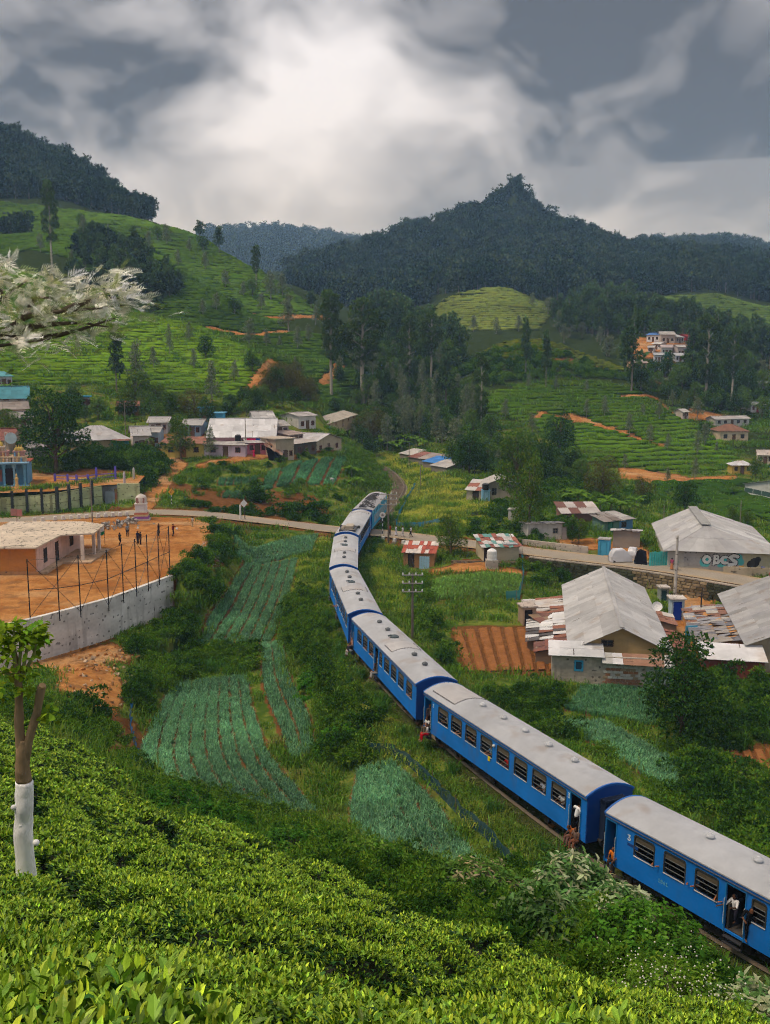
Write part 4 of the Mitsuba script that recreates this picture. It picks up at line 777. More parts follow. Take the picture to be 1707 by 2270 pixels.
# ------------------------------------------------------------------ vegetable beds
FIELDS = []
def edge(pts, n):
    w = GP(pts)[:, :2]; s = np.r_[0, np.cumsum(np.linalg.norm(np.diff(w, axis=0), axis=1))]
    t = np.linspace(0, s[-1], n); 
    return np.stack([gaussian_filter(np.interp(t, s, w[:, k]), n/16, mode='nearest') for k in (0, 1)], 1)
def beds(name, L_, R_, nb, label, h=.48, base=(.135,.30,.150), gap=.22, dens=36, seed=1, wide=.055, soil=.62, nbl=8):
    rng = np.random.default_rng(seed); n = 60; Lw, Rw = edge(L_, n), edge(R_, n)
    poly = sg.Polygon(np.vstack([Lw, Rw[::-1]])).buffer(0); FIELDS.append(poly.buffer(.25))
    mark(poly if poly.geom_type == 'Polygon' else poly.convex_hull, 0, soil, .5)
    area = poly.area; m = int(area*dens)
    t = rng.uniform(0, n-1, m*2); wd = np.linalg.norm(Rw-Lw, axis=1); k0 = t.astype(int).clip(0, n-2)
    keep = rng.uniform(0, 1, len(t)) < (wd[k0]/wd.max()); t, k0 = t[keep][:m], k0[keep][:m]; f = (t-k0)[:, None]; m = len(t)
    b = rng.integers(0, nb, m); rows = 4; c = (rng.integers(0, rows, m)+.5)/rows+rng.normal(0, .05, m)
    a = (b+gap/2+c*(1-gap))/nb
    p = (Lw[k0]*(1-f)+Lw[k0+1]*f)*(1-a[:, None])+(Rw[k0]*(1-f)+Rw[k0+1]*f)*a[:, None]
    p = p[rng.uniform(0, 1, m) < .35+1.1*meshkit.fbm(np.c_[p*.5, 0*p[:, 0]], 3, seed)]; m = len(p)
    z = ground(p[:, 0], p[:, 1]); P = np.repeat(np.c_[p+0, z-.02], nbl, 0)+np.c_[rng.normal(0, .07, (m*nbl, 2)), np.zeros(m*nbl)]
    vg = np.repeat(np.exp((meshkit.fbm(np.c_[p*.18, 0*z], 3, seed+5)-.5)*1.1)[:, None], nbl, 0)
    C = tint(base, m*nbl, rng, .32, .12)*vg; lt = rng.uniform(0, 1, m*nbl) < .22; C[lt] = C[lt]*1.1+[.12, .16, .11]
    M_ = blades(P, h*rng.uniform(.6, 1.15, m*nbl), wide*rng.uniform(.7, 1.4, m*nbl), C, .75, rng)
    scene[name] = lply(M_, 'leaf'); stuff(name, label)
beds('leek_bed', [(390,1512),(335,1595),(307,1655),(314,1695),(352,1738)], [(546,1492),(562,1580),(602,1685),(652,1740),(724,1814)], 8, 'rows of blue-green leeks in the curved lower field left of the line', seed=2, dens=54, gap=.30)
beds('leek_bed_001', [(577,1425),(582,1530),(612,1600),(650,1700)], [(624,1420),(642,1500),(690,1590),(698,1668)], 2, 'narrow strip of leeks between dirt path and grassy bank', seed=3)
beds('leek_bed_002', [(545,1240),(490,1330),(428,1432)], [(662,1238),(640,1330),(602,1428)], 6, 'leek field below the curved concrete wall', seed=4, gap=.34, h=.5, wide=.07)
beds('leek_bed_003', [(520,1190),(518,1228)], [(706,1184),(690,1226)], 14, 'short leek plot just in front of the road', seed=5, h=.55, wide=.08, dens=20, gap=.12)
beds('leek_bed_004', [(797,1702),(775,1790),(800,1890)], [(866,1686),(955,1770),(1115,1945)], 5, 'leek field fenced with blue netting beside the train', seed=6, h=.55, gap=.15, dens=48)
beds('leek_bed_005', [(1290,1525),(1252,1575)], [(1462,1522),(1452,1612)], 9, 'dark leek plot in front of the gabled block house', seed=7, h=.55, gap=.1, base=(.09,.23,.10), dens=48)
beds('leek_bed_006', [(1235,1600),(1400,1700),(1500,1765)], [(1335,1600),(1440,1660),(1512,1700)], 4, 'long leek plot right behind the train roofs', seed=8, h=.55, gap=.1, dens=48)
beds('maize_plot', [(965,1287),(945,1332)], [(1156,1276),(1152,1332)], 15, 'young pale green crop in the small plot below the white water tank', seed=9, h=.6, base=(.16,.30,.05), wide=.08, dens=20)
beds('garden_bed', [(590,1050),(570,1092)], [(765,1030),(742,1078)], 5, 'leek garden on the terrace left of the railway bend', seed=10, h=.6, wide=.09, dens=18, base=(.09,.25,.12))
beds('garden_bed_001', [(485,1062),(480,1078)], [(572,1058),(568,1072)], 5, 'little vegetable bed under the lilac house', seed=11, h=.6, wide=.09, dens=16, base=(.09,.24,.11))
beds('garden_bed_002', [(640,1033),(618,1048)], [(772,1016),(768,1030)], 4, 'upper leek terrace under the hedge of the gable house', seed=12, h=.6, wide=.09, dens=18, base=(.09,.25,.12))
beds('garden_bed_003', [(500,1088),(490,1104)], [(566,1090),(560,1106)], 4, 'small leek plot above the road by the clipped bushes', seed=13, h=.5, wide=.08, dens=18, base=(.10,.26,.11))
# ploughed ridges
def ridges(name, L_, R_, nb, label, seed, hgt=.15):
    Lw, Rw = edge(L_, 30), edge(R_, 30); poly = sg.Polygon(np.vstack([Lw, Rw[::-1]])).buffer(0); FIELDS.append(poly.buffer(.1)); key = None
    key = thing(name, label, 'vegetable plot'); rng = np.random.default_rng(seed)
    for b in range(nb):
        v = []
        for a, hh in ((.0, -.1), (.12, hgt), (.5, hgt*1.1), (.70, hgt), (.84, -.1)):
            q = Lw*(1-(b+a)/nb)+Rw*((b+a)/nb); v.append(np.c_[q, ground(q[:, 0], q[:, 1])+hh+rng.normal(0, .025, 30)])
        n = 30; i = (np.arange(4)[:, None]*n+np.arange(n-1)[None]).ravel()
        A(key, 'ridge', (np.vstack(v), tri(np.stack([i, i+1, i+n+1, i+n], 1))), 'stone', (.30, .125, .045))
ridges('ploughed_plot', [(1000,1396),(1033,1492)], [(1226,1390),(1243,1492)], 8, 'bare ploughed plot with orange soil ridges left of the gabled house', 3)
ridges('ploughed_plot_001', [(1563,1665),(1575,1720)], [(1720,1662),(1760,1730)], 6, 'bare ploughed plot at the right edge behind the dark tree', 4)
# ------------------------------------------------------------------ tree and plant prototypes: a group has trunk and crown
rt_ = np.random.default_rng(77)
def crown(blobs, n, L, base, rng, W=.5, up=.35, var=.28, tips=None, ptip=.0, flat=.5, pieces=1, nn=.5):
    b = np.array(blobs, float); w = (b[:, 3]*b[:, 4]); k = rng.choice(len(b), n, p=w/w.sum())
    d = unit(rng.normal(0, 1, (n, 3))+[0, 0, up]); rad = rng.uniform(.45, 1.05, n)**.5
    P = b[k, :3]+d*np.stack([b[k, 3], b[k, 3], b[k, 4]], 1)*rad[:, None]
    D = d*.6+rng.normal(0, .6, (n, 3)); N = d*flat+rng.normal(0, nn, (n, 3))+[0, 0, .5]
    C = tint(base, n, rng, var, .12)*np.exp(rng.normal(0, .16, len(b)))[k][:, None]
    if tips is not None:
        m = rng.uniform(0, 1, n) < ptip; C[m] = tint(tips, m.sum(), rng, .2, .08)
    ln = L*np.exp(rng.normal(0, .25, n))
    return leaves(P, D, N, ln, ln*W, C, .2, pieces, .1)
def limbs(spec, sides=6): return J(*[tube(p, r, sides) for p, r in spec])
def tgroup(name, tm, trgb, cm, mat_='leaf'): group(name, trunk=mikit.ply(tm, 'bark', smooth=True, uv=pk(trgb, len(tm[0]))), crown=lply(cm, mat_))
def blobtree(rng, H, nb, spread, r0, r1, base_h, squash=.8):
    bl, lm = [], [([(0, 0, -.3), (rng.normal(0, .05), rng.normal(0, .05), base_h*.6), (rng.normal(0, .1), rng.normal(0, .1), H*.8)], (H*.026, H*.02, H*.006))]
    for i in range(nb):
        t = (i+.5)/nb; z = base_h+(H-base_h)*t*.9; a = i*2.4+rng.normal(0, .5); rr = spread*math.sqrt(max(.05, 1-((t-.38)/.68)**2))*rng.uniform(.55, 1)
        c = np.array([rr*math.cos(a), rr*math.sin(a), z]); r = rng.uniform(r0, r1)*(1.15-.5*t); bl.append((*c, r, r*squash))
        lm.append(([(0, 0, z*.55), tuple(c*[.5, .5, .85]), tuple(c)], (H*.010, H*.007, H*.003)))
    return bl, limbs(lm, 5)
GREEN_D, GREEN_M, GREEN_Y, SILV = (.030,.080,.014), (.075,.155,.020), (.17,.23,.030), (.34,.36,.26)
for k in range(3):
    bl, tm = blobtree(rt_, 8, 17, 2.3, 1.0, 1.6, 2.2); tgroup(f'dark_tree_{k}', tm, (.10,.075,.05), crown(bl, 5200, .26, GREEN_D, rt_, tips=GREEN_M, ptip=.12))
    bl, tm = blobtree(rt_, 8, 18, 2.2, .8, 1.4, 1.8); tgroup(f'leafy_tree_{k}', tm, (.16,.13,.09), crown(bl, 4600, .26, GREEN_M, rt_, tips=GREEN_Y, ptip=.28))
    bl, tm = blobtree(rt_, 6, 16, 2.1, .9, 1.3, 1.2); tgroup(f'yellow_tree_{k}', tm, (.14,.11,.07), crown(bl, 4800, .20, (.095,.095,.022), rt_, tips=(.15,.14,.03), ptip=.3, W=.35))
    # silver oak: slim, airy, grey-green with pale undersides
    bl = [(rt_.normal(0, .35)+1.35*math.cos(i*2.4)*(1-i/19), rt_.normal(0, .4)+1.35*math.sin(i*2.4)*(1-i/19), 3.4+i*.5, 1.0*(1.15-i/24), .62) for i in range(17)]
    tgroup(f'silver_oak_{k}', limbs([([(0, 0, -.3), (.1, 0, 5), (0, .1, 11)], (.20, .15, .03))]+[([(0, 0, b[2]-.8), (b[0], b[1], b[2])], (.05, .02)) for b in bl], 5), (.30,.28,.23), crown(bl, 2000, .44, (.12,.17,.075), rt_, tips=SILV, ptip=.34, W=.36))
    # tall gum / albizia with bare pale stem and tiers of foliage
    bl, lm = [], [([(0, 0, -.5), (.2, .1, 8), (.1, -.1, 16), (.3, .2, 22)], (.45, .36, .24, .08))]
    for i in range(20):
        z = 9.0+i*.70 if k != 1 else 5+i*.95; a = i*2.4+rt_.normal(0, .4); q = (3.4*math.sin(min(1, (i+2)/11)*1.57)*(1-.55*max(0, (i-11)/9)))*rt_.uniform(.45, 1)
        c = (q*math.cos(a), q*math.sin(a), z+rt_.normal(0, .3)); r = rt_.uniform(1.0, 1.7); bl.append((*c, r, r*.55)); lm.append(([(.15, 0, z-1.8), (c[0]*.6, c[1]*.6, c[2]-.5), c], (.11, .08, .03)))
    tgroup(f'tall_tree_{k}', limbs(lm), (.42,.38,.31), crown(bl, 6500, .52, (.055,.105,.024), rt_, tips=(.12,.17,.035), ptip=.25, W=.42))
    # forest trees, seen far off
    bl = [(rt_.normal(0, .8), rt_.normal(0, .8), 5.5+i*.85, rt_.uniform(1.1, 1.9)*(1.1-i*.05), 1.0) for i in range(11)]
    tgroup(f'slim_tree_{k}', limbs([([(0, 0, -.5), (.1, 0, 7), (0, .1, 15)], (.26, .2, .05))], 5), (.22,.19,.15), crown(bl, 1100, .85, (.060,.115,.036), rt_, W=.5, var=.3, tips=(.11,.16,.05), ptip=.2))
    bl = [(rt_.normal(0, 1.6), rt_.normal(0, 1.6), 7+rt_.normal(0, 1.5), rt_.uniform(1.6, 2.6), 1.6) for i in range(8)]+[(rt_.normal(0, 2.2), rt_.normal(0, 2.2), 3.2, 2.2, 1.8) for i in range(5)]
    group(f'wood_tree_{k}', trunk=mikit.ply(tube([(0, 0, -1), (0, 0, 7)], (.3, .15), 4), 'bark', uv=pk((.2,.17,.13), 10)), crown=lply(crown(bl, 300, 1.4, [(.022,.050,.026),(.034,.066,.028),(.046,.074,.034)][k], rt_, W=.65, var=.22, up=.9, flat=1.7, nn=.3), 'dull'))
    for q_, (c_, t_) in enumerate((((.055,.125,.020), (.11,.19,.03)), ((.085,.165,.030), (.16,.24,.04)), ((.035,.085,.018), (.07,.13,.03)))):
        if q_ == k: bl, tm = blobtree(rt_, 8, 13, 2.1, 1.0, 1.6, 2.4); tgroup(f'mid_tree_{k}', tm, (.16,.13,.10), crown(bl, 1500, .46, c_, rt_, tips=t_, ptip=.25, flat=1.0, nn=.4))
    # shrubs and weeds
    bl = [(rt_.normal(0, .45), rt_.normal(0, .45), .35+abs(rt_.normal(0, .25)), rt_.uniform(.32, .55), .38) for i in range(9)]
    group(f'shrub_{k}', leaves=lply(crown(bl, 900, .17, (.085,.190,.018), rt_, W=.45, up=.8, tips=(.17,.28,.03), ptip=.28)))
    group(f'dark_shrub_{k}', leaves=lply(crown(bl, 900, .18, (.036,.100,.014), rt_, W=.5, up=.8, tips=(.075,.165,.02), ptip=.22)))
    n = 90; P = np.c_[rt_.normal(0, .35, (n, 2)), np.zeros(n)]
    group(f'grass_{k}', blades=lply(blades(P, rt_.uniform(.18, .55, n), rt_.uniform(.02, .05, n), tint([(.11,.22,.025),(.17,.25,.04),(.08,.18,.02)][k], n, rt_, .3), .7, rt_)))
    n = 150; P = np.c_[rt_.normal(0, .55, (n, 2)), np.zeros(n)]
    group(f'meadow_{k}', blades=lply(blades(P, rt_.uniform(.12, .34, n), rt_.uniform(.03, .06, n), tint([(.42,.46,.07),(.32,.42,.05),(.50,.48,.10)][k], n, rt_, .25), 1.7, rt_)))
    n = 60; P = np.c_[rt_.normal(0, .22, (n, 2)), np.zeros(n)]
    group(f'tall_grass_{k}', blades=lply(blades(P, rt_.uniform(.6, 1.4, n), rt_.uniform(.03, .06, n), tint([(.09,.22,.025),(.14,.25,.04),(.07,.18,.03)][k], n, rt_, .3), .9, rt_)))
# banana plants: arching torn blades
for k in range(2):
    n = 9; a = np.arange(n)*2.4+k; ms = []
    for i in range(n):
        el = rt_.uniform(.4, 1.3); d = np.array([math.cos(a[i])*math.cos(el), math.sin(a[i])*math.cos(el), math.sin(el)]); L = rt_.uniform(1.6, 2.4)
        t = np.linspace(0, 1, 8)[:, None]; P = np.array([0, 0, 1.5])+d*L*t-np.array([0, 0, 1.])*L*.55*t**2.2; s = unit(np.cross(d, [0, 0, 1.])); w = .30*np.sin(np.clip(t*.95+.05, 0, 1)*math.pi)**.6
        for sg_ in (-1, 1):
            Q = P+s*w*sg_+[0, 0, .10]*w*2; v = np.vstack([P, Q]); q = np.arange(7); f = tri(np.stack([q, q+1, q+9, q+8], 1)); ms.append((v, f, tint((.13,.25,.03), 16, rt_, .18)))
    tm = tube([(0, 0, -.2), (.03, 0, 1.0), (0, 0, 1.7)], (.14, .11, .06), 7); group(f'banana_{k}', stem=mikit.ply(tm, 'bark', smooth=True, uv=pk((.18,.20,.08), len(tm[0]))), leaves=lply(JC(*ms)))
PROTO = dict(dark_tree=(8, 3), leafy_tree=(8, 3), yellow_tree=(6, 3), silver_oak=(12, 3), tall_tree=(23, 3), slim_tree=(15.5, 3), banana=(2.8, 2), shrub=(1.2, 3), dark_shrub=(1.2, 3), mid_tree=(8, 3))
_pi = {}
CATS = dict(dark_tree='tree', leafy_tree='tree', yellow_tree='tree', silver_oak='silver oak', tall_tree='tree', slim_tree='tree', banana='banana plant', shrub='bush', dark_shrub='bush', mid_tree='tree')
NAMES = dict(dark_tree='dark_tree', leafy_tree='leafy_tree', yellow_tree='yellow_tree', silver_oak='silver_oak', tall_tree='tall_tree', slim_tree='slender_tree', banana='banana_plant', shrub='bush', dark_shrub='bush', mid_tree='shade_tree')
def plant(kind, px, py, top, label, grp=None, wide=1.0, var=None, at=None):
    """a plant whose foot stands on the ground at this pixel and whose top reaches the pixel row top"""
    p = G(px, py) if at is None else at
    H = max(.4, (py-top)*p[1]/FPX*1.02) if top is not None else None
    h0, nv = PROTO[kind]; s = H/h0; k = _pi.get(kind, 0) % nv if var is None else var; _pi[kind] = _pi.get(kind, 0)+1
    key = thing(NAMES[kind], label, CATS[kind], grp)
    put(key, f'{kind}_{k}', p[0], p[1], p[2]-.05, s*wide, R.uniform(0, 6.28), s)
    return p
# ------------------------------------------------------------------ buildings
FOOT = []
GREY, PALEG, RUST, ZINC, BRN = (.40,.40,.39), (.52,.52,.53), (.24,.075,.045), (.62,.63,.66), (.20,.13,.09)
rh = np.random.default_rng(99)
def sheets(roof, Aw, Bw, Cw, Dw, nx, ny, rgbs, F, sep=True, th=.03, gapr=.012, tilt=.012):
    """a roof slope A-B (eave) D-C (ridge) laid with overlapping sheets"""
    Aw, Bw, Cw, Dw = (np.array(q, float) for q in (Aw, Bw, Cw, Dw)); n_ = unit(np.cross(Bw-Aw, Dw-Aw)); ms = []
    if n_[2] < 0: n_ = -n_
    for j in range(ny):
        for i in range(nx):
            u0, u1, v0, v1 = i/nx, (i+1)/nx+.006, j/ny-.012*(j > 0), (j+1)/ny
            q = np.array([(Aw*(1-u)+Bw*u)*(1-v)+(Dw*(1-u)+Cw*u)*v for u, v in ((u0, v0), (u1, v0), (u1, v1), (u0, v1))])
            lift = np.array([.02, .02, 0, 0])+rh.normal(0, tilt, 4)+.006*(i % 2)
            v = np.vstack([q+n_*lift[:, None], q+n_*(lift-th)[:, None]])
            f = np.vstack([tri([[0, 1, 2, 3], [7, 6, 5, 4]]), tri([[k, k+4, (k+1) % 4+4, (k+1) % 4] for k in range(4)])])
            c = rgbs[rh.integers(len(rgbs))] if isinstance(rgbs, list) else rgbs
            c = np.clip(np.array(c)*np.exp(rh.normal(0, .07)), 0, .9)
            if sep: A(roof, 'sheet', (v, f), 'sheet', c, F)
            else: ms.append((v, f, pk(c, 8)))
    if not sep:
        v, f, uv = JC(*[(a, b, c) for a, b, c in ms]); v = v @ F[:3, :3].T+F[:3, 3]
        scene[numbered(roof+'__sheets')] = mikit.ply((v, f), 'sheet', uv=uv)
def opening_parts(key, F, face, u, w, z0, z1, kind, rgb, L, D, pane=True):
    """frame, pane or leaf of one opening; face f/b (along x) or l/r (along y)"""
    fr = sg.box(u-w/2-.05, z0-.05, u+w/2+.05, z1+.05).difference(sg.box(u-w/2+.03, z0+.03, u+w/2-.03, z1-.03))
    def place(m):
        v = m[0].copy()
        if face == 'b': v[:, 1] = D-v[:, 1]; return v, m[1][:, ::-1]
        if face == 'l': v = np.c_[v[:, 1], v[:, 0], v[:, 2]]; return v, m[1][:, ::-1]
        if face == 'r': v = np.c_[L-v[:, 1], v[:, 0], v[:, 2]]; return v, m[1]
        return v, m[1]
    if kind == 'w':
        k = A(key, 'window', place(plate(fr, -.03, .08)), 'paint', rgb, F)
        A(k, 'bar', place(J(box(u-.025, u+.025, -.01, .05, z0, z1), box(u-w/2, u+w/2, -.005, .045, (z0+z1)/2-.02, (z0+z1)/2+.02))), 'paint', rgb, F)
        A(k, 'pane', place(box(u-w/2, u+w/2, .055, .075, z0, z1)), 'gloss', (.02,.025,.03), F)
    else:
        k = A(key, 'door', place(plate(fr, -.03, .06)), 'paint', np.array(rgb)*.7, F)
        A(k, 'leaf', place(J(box(u-w/2, u+w/2, .03, .07, z0, z1), box(u-w/2+.1, u+w/2-.1, .02, .03, z0+.15, z0+.85), box(u-w/2+.1, u+w/2-.1, .02, .03, z0+1.0, z1-.12))), 'paint', rgb, F)
def house(name, label, p0, p1, D, h, wall, roof, rise=1.2, over=.35, rgb=GREY, ops=(), ny=3, nx=None, sep=False, cat='house', plinth=None, wmat='paint', base=.6, z=None, grp=None, tilt=.012):
    """front wall from p0 to p1 (world points, left to right), D deep; roof: 'x' ridge along the front, 'y' ridge going back, 'hip', 'shed' (front low), 'shedf' (front high), 'flat'"""
    p0, p1 = np.array(p0, float), np.array(p1, float); d = p1-p0; L = math.hypot(d[0], d[1]); a = math.atan2(d[1], d[0]); z0 = min(p0[2], p1[2]) if z is None else z
    F = frame(p0[0], p0[1], z0, a); key = thing(name, label, cat, grp)
    FOOT.append(sg.Polygon([(F[:3, :3] @ q+F[:3, 3])[:2] for q in np.array([(-.4, -.4, 0), (L+.4, -.4, 0), (L+.4, D+.4, 0), (-.4, D+.4, 0)])]))
    cz = [float(ground(*(F[:3, :3] @ np.array([x, y, 0.])+F[:3, 3])[:2])) for x in (0, L) for y in (0, D)]; base = max(base, z0-min(cz)+.4)
    sh = mf(box(0, L, 0, D, -base, h)); top = h
    if roof in ('x', 'shed', 'shedf'):
        pr = sg.Polygon([(0, h-.05), (D, h-.05), (D/2, h+rise-.07)]) if roof == 'x' else sg.Polygon([(0, h-.05), (D, h-.05), (D, h+rise-.07)]) if roof == 'shed' else sg.Polygon([(0, h-.05), (D, h-.05), (0, h+rise-.07)])
        m = ext(pr, L, 'x'); sh = sh+mf(m) if mf(m).volume() > 0 else sh+mf((m[0], m[1][:, ::-1]))
    if roof == 'y':
        m = ext(sg.Polygon([(0, h-.05), (L, h-.05), (L/2, h+rise-.07)]), D, 'y'); sh = sh+(mf(m) if mf(m).volume() > 0 else mf((m[0], m[1][:, ::-1])))
    sh = sh-mf(box(.14, L-.14, .14, D-.14, .05, h-.1))
    for o in ops:
        face, kind, u, w, za, zb = o[:6]; q = [u-w/2, u+w/2]
        bx = box(*q, -.5, .5, za, zb) if face == 'f' else box(*q, D-.5, D+.5, za, zb) if face == 'b' else box(-.5, .5, *q, za, zb) if face == 'l' else box(L-.5, L+.5, *q, za, zb)
        sh = sh-mf(bx)
    A(key, 'wall', mv(sh), wmat, wall, F)
    for o in ops: opening_parts(key, F, o[0], o[2], o[3], o[4], o[5], o[1], o[6] if len(o) > 6 else (.12,.07,.04), L, D)
    if plinth: A(key, 'plinth', box(-.06, L+.06, -.06, D+.06, -base-.3, .22), 'concrete', plinth, F)
    o = over; nx_ = nx or max(2, int(L/1.1)); t = .05
    if roof == 'flat':
        A(key, 'roof', box(-o, L+o, -o, D+o, h, h+.14), 'concrete', rgb if not isinstance(rgb, list) else rgb[0], F); return key, F, L
    rf = A(key, 'roof', {'x': lambda: J(*[bar((x, -o*.9, h-.03-o*rise/(D/2)*.9), (x, D/2, h+rise-.05), .08) for x in np.linspace(0, L, 4)], *[bar((x, D+o*.9, h-.03-o*rise/(D/2)*.9), (x, D/2, h+rise-.05), .08) for x in np.linspace(0, L, 4)], bar((-o, D/2, h+rise-.06), (L+o, D/2, h+rise-.06), .12)),
        'y': lambda: J(*[bar((-o*.9, y, h-.03-o*rise/(L/2)*.9), (L/2, y, h+rise-.05), .08) for y in np.linspace(0, D, 4)], *[bar((L+o*.9, y, h-.03-o*rise/(L/2)*.9), (L/2, y, h+rise-.05), .08) for y in np.linspace(0, D, 4)], bar((L/2, -o, h+rise-.06), (L/2, D+o, h+rise-.06), .12)),
        'hip': lambda: J(bar((min(D/2, L*.4), D/2, h+rise-.06), (max(L-D/2, L*.6), D/2, h+rise-.06), .12), box(-o*.6, L+o*.6, -o*.6, D+o*.6, h-.16, h-.04)),
        'shed': lambda: J(*[bar((x, -o*.9, h-.05-o*rise/D*.9), (x, D+o*.9, h+rise-.05+o*rise/D*.9), .08) for x in np.linspace(0, L, 4)]),
        'shedf': lambda: J(*[bar((x, -o*.9, h+rise-.05+o*rise/D*.9), (x, D+o*.9, h-.05-o*rise/D*.9), .08) for x in np.linspace(0, L, 4)])}[roof](), 'paint', (.10,.07,.05), F)
    S = lambda *q, n=nx_, m=ny: sheets(rf, *q, n, m, rgb, F, sep, tilt=tilt)
    if roof == 'x':
        e = h-o*rise/(D/2)
        S((-o, -o, e), (L+o, -o, e), (L+o, D/2, h+rise), (-o, D/2, h+rise)); S((L+o, D+o, e), (-o, D+o, e), (-o, D/2, h+rise), (L+o, D/2, h+rise))
        A(rf, 'ridge_cap', bar((-o, D/2, h+rise+.05), (L+o, D/2, h+rise+.05), .35, .06), 'sheet', np.array(rgb[0] if isinstance(rgb, list) else rgb)*.9, F)
    elif roof == 'y':
        e = h-o*rise/(L/2); ns = max(2, int(D/1.1)) if nx is None else nx
        S((-o, D+o, e), (-o, -o, e), (L/2, -o, h+rise), (L/2, D+o, h+rise), n=ns); S((L+o, -o, e), (L+o, D+o, e), (L/2, D+o, h+rise), (L/2, -o, h+rise), n=ns)
        A(rf, 'ridge_cap', bar((L/2, -o, h+rise+.05), (L/2, D+o, h+rise+.05), .35, .06), 'sheet', np.array(rgb[0] if isinstance(rgb, list) else rgb)*.9, F)
    elif roof == 'shed':
        k = rise/D; S((-o, -o, h-o*k), (L+o, -o, h-o*k), (L+o, D+o, h+rise+o*k), (-o, D+o, h+rise+o*k))
    elif roof == 'shedf':
        k = rise/D; S((L+o, D+o, h-o*k), (-o, D+o, h-o*k), (-o, -o, h+rise+o*k), (L+o, -o, h+rise+o*k))
    elif roof == 'hip':
        a_, b_ = min(D/2, L*.4), max(L-D/2, L*.6); e = h-.1
        S((-o, -o, e), (L+o, -o, e), (b_, D/2, h+rise), (a_, D/2, h+rise)); S((L+o, D+o, e), (-o, D+o, e), (a_, D/2, h+rise), (b_, D/2, h+rise))
        S((-o, D+o, e), (-o, -o, e), (a_, D/2, h+rise), (a_+.01, D/2, h+rise), n=max(2, nx_//2)); S((L+o, -o, e), (L+o, D+o, e), (b_, D/2, h+rise), (b_-.01, D/2, h+rise), n=max(2, nx_//2))
    return key, F, L
def at(px, py, dz=0.0):
    p = G(px, py); p[2] += dz; return p
def hut(name, label, x0, x1, py, H, D, wall, roof, rgb, rise=.5, py1=None, **k):
    """by its front foot line in the photo (x0..x1 at row py), walls H metres"""
    p0, p1 = at(x0, py), at(x1, py if py1 is None else py1); return house(name, label, p0, p1, D, H, wall, roof, rise=rise, rgb=rgb, **k)
W_, DK = (.62,.62,.60), (.05,.035,.03)
win = lambda u, w=.9, z0=.9, z1=1.9, f='f', c=(.13,.08,.05): (f, 'w', u, w, z0, z1, c)
door = lambda u, w=.85, z1=1.95, f='f', c=(.16,.07,.035): (f, 'd', u, w, .02, z1, c)
# -- the gabled line house in front, right
_a, _b = PZ(1278, 1506, -3.0), PZ(1497, 1496, -3.05)
_d = unit(_b-_a); _nrm = np.array([-_d[1], _d[0], 0])
_o = np.array([16.9, 86.2, -3.0]); _ang = math.radians(-8.7); _u = np.array([math.cos(_ang), math.sin(_ang), 0])
k1, F1, L1 = house('block_house', 'long grey-roofed block house, its ochre gable and white brick patch facing the train', _o, _o+_u*8.4, 25.0, 2.55, (.44,.30,.13), 'y', rise=2.05, over=.45, rgb=[(.43,.43,.43),(.47,.47,.47),(.40,.40,.40)], ny=3, sep=True, ops=[win(3.0, 1.0, 2.75, 3.3), ], wmat='paint', tilt=.006)
fx = -1.9
fr_ = A(k1, 'front_wall', mv(mf(box(fx, 8.55, -2.3, -2.1, -.8, 2.45))-mf(box(.15, .75, -3, -1, 1.15, 1.95))-mf(box(6.15, 8.35, -3, -1, -.5, 2.3))), 'concrete', (.44,.40,.34), F1)
A(k1, 'side_wall', J(box(fx, fx+.2, -2.1, 1.5, -.8, 2.45), box(8.35, 8.55, -2.1, .2, -.8, 2.45)), 'concrete', (.42,.38,.33), F1)
for j in range(8):                                    # block courses of the front wall
    for i in range(10):
        x0 = fx+.05+i*.40+(.2 if j % 2 else 0)
        if x0+.38 > 2.35 or (x0 < .85 and x0+.38 > .05 and .3*j+.27 > 1.05 and .3*j < 2.05): continue
        A(fr_, 'block', box(x0, x0+.375, -2.318, -2.295, .03+.3*j, .03+.3*j+.272), 'concrete', np.array((.46,.41,.34))*math.exp(rh.normal(0, .07)), F1)
for j in range(9):                                    # patch of loose coloured bricks
    for i in range(8):
        x0 = 2.55+i*.43+(.21 if j % 2 else 0)
        if x0 > 5.75: continue
        c = [(.62,.60,.55),(.60,.58,.52),(.42,.20,.10),(.40,.30,.20),(.58,.56,.52)][rh.integers(5)] if j > 1 else (.30,.15,.09)
        A(fr_, 'brick', box(x0, x0+.395, -2.345-.012*rh.random(), -2.295, .05+.24*j, .05+.24*j+.205), 'paint', np.array(c)*math.exp(rh.normal(0, .09)), F1)
wk = A(k1, 'window', plate(sg.box(.06, 1.06, .84, 2.04).difference(sg.box(.2, 1.2, .7, 1.9)), -2.36, -2.2), 'paint', (.05,.36,.62), F1); A(wk, 'pane', box(.15, .75, -2.24, -2.22, 1.15, 1.95), 'gloss', (.03,.08,.14), F1)
for i in range(3): A(k1, 'gate_leaf', J(box(6.17+.73*i, 6.17+.73*i+.70, -2.26, -2.22, -.4, 2.28), box(6.17+.73*i, 6.17+.73*i+.70, -2.29, -2.26, .95, 1.0), box(6.17+.73*i+.32, 6.17+.73*i+.36, -2.29, -2.26, -.4, 2.28)), 'paint', (.50,.55,.53), F1)
sheets(A(k1, 'lean_to', J(*[bar((x, -2.7, 2.5), (x, .3, 2.95), .08) for x in (fx, 0., 2.2)]), 'paint', DK, F1), (fx-.3, -2.8, 2.52), (2.6, -2.8, 2.52), (2.6, .35, 3.02), (fx-.3, .35, 3.02), 5, 2, [(.66,.66,.67),(.58,.59,.6)], F1)
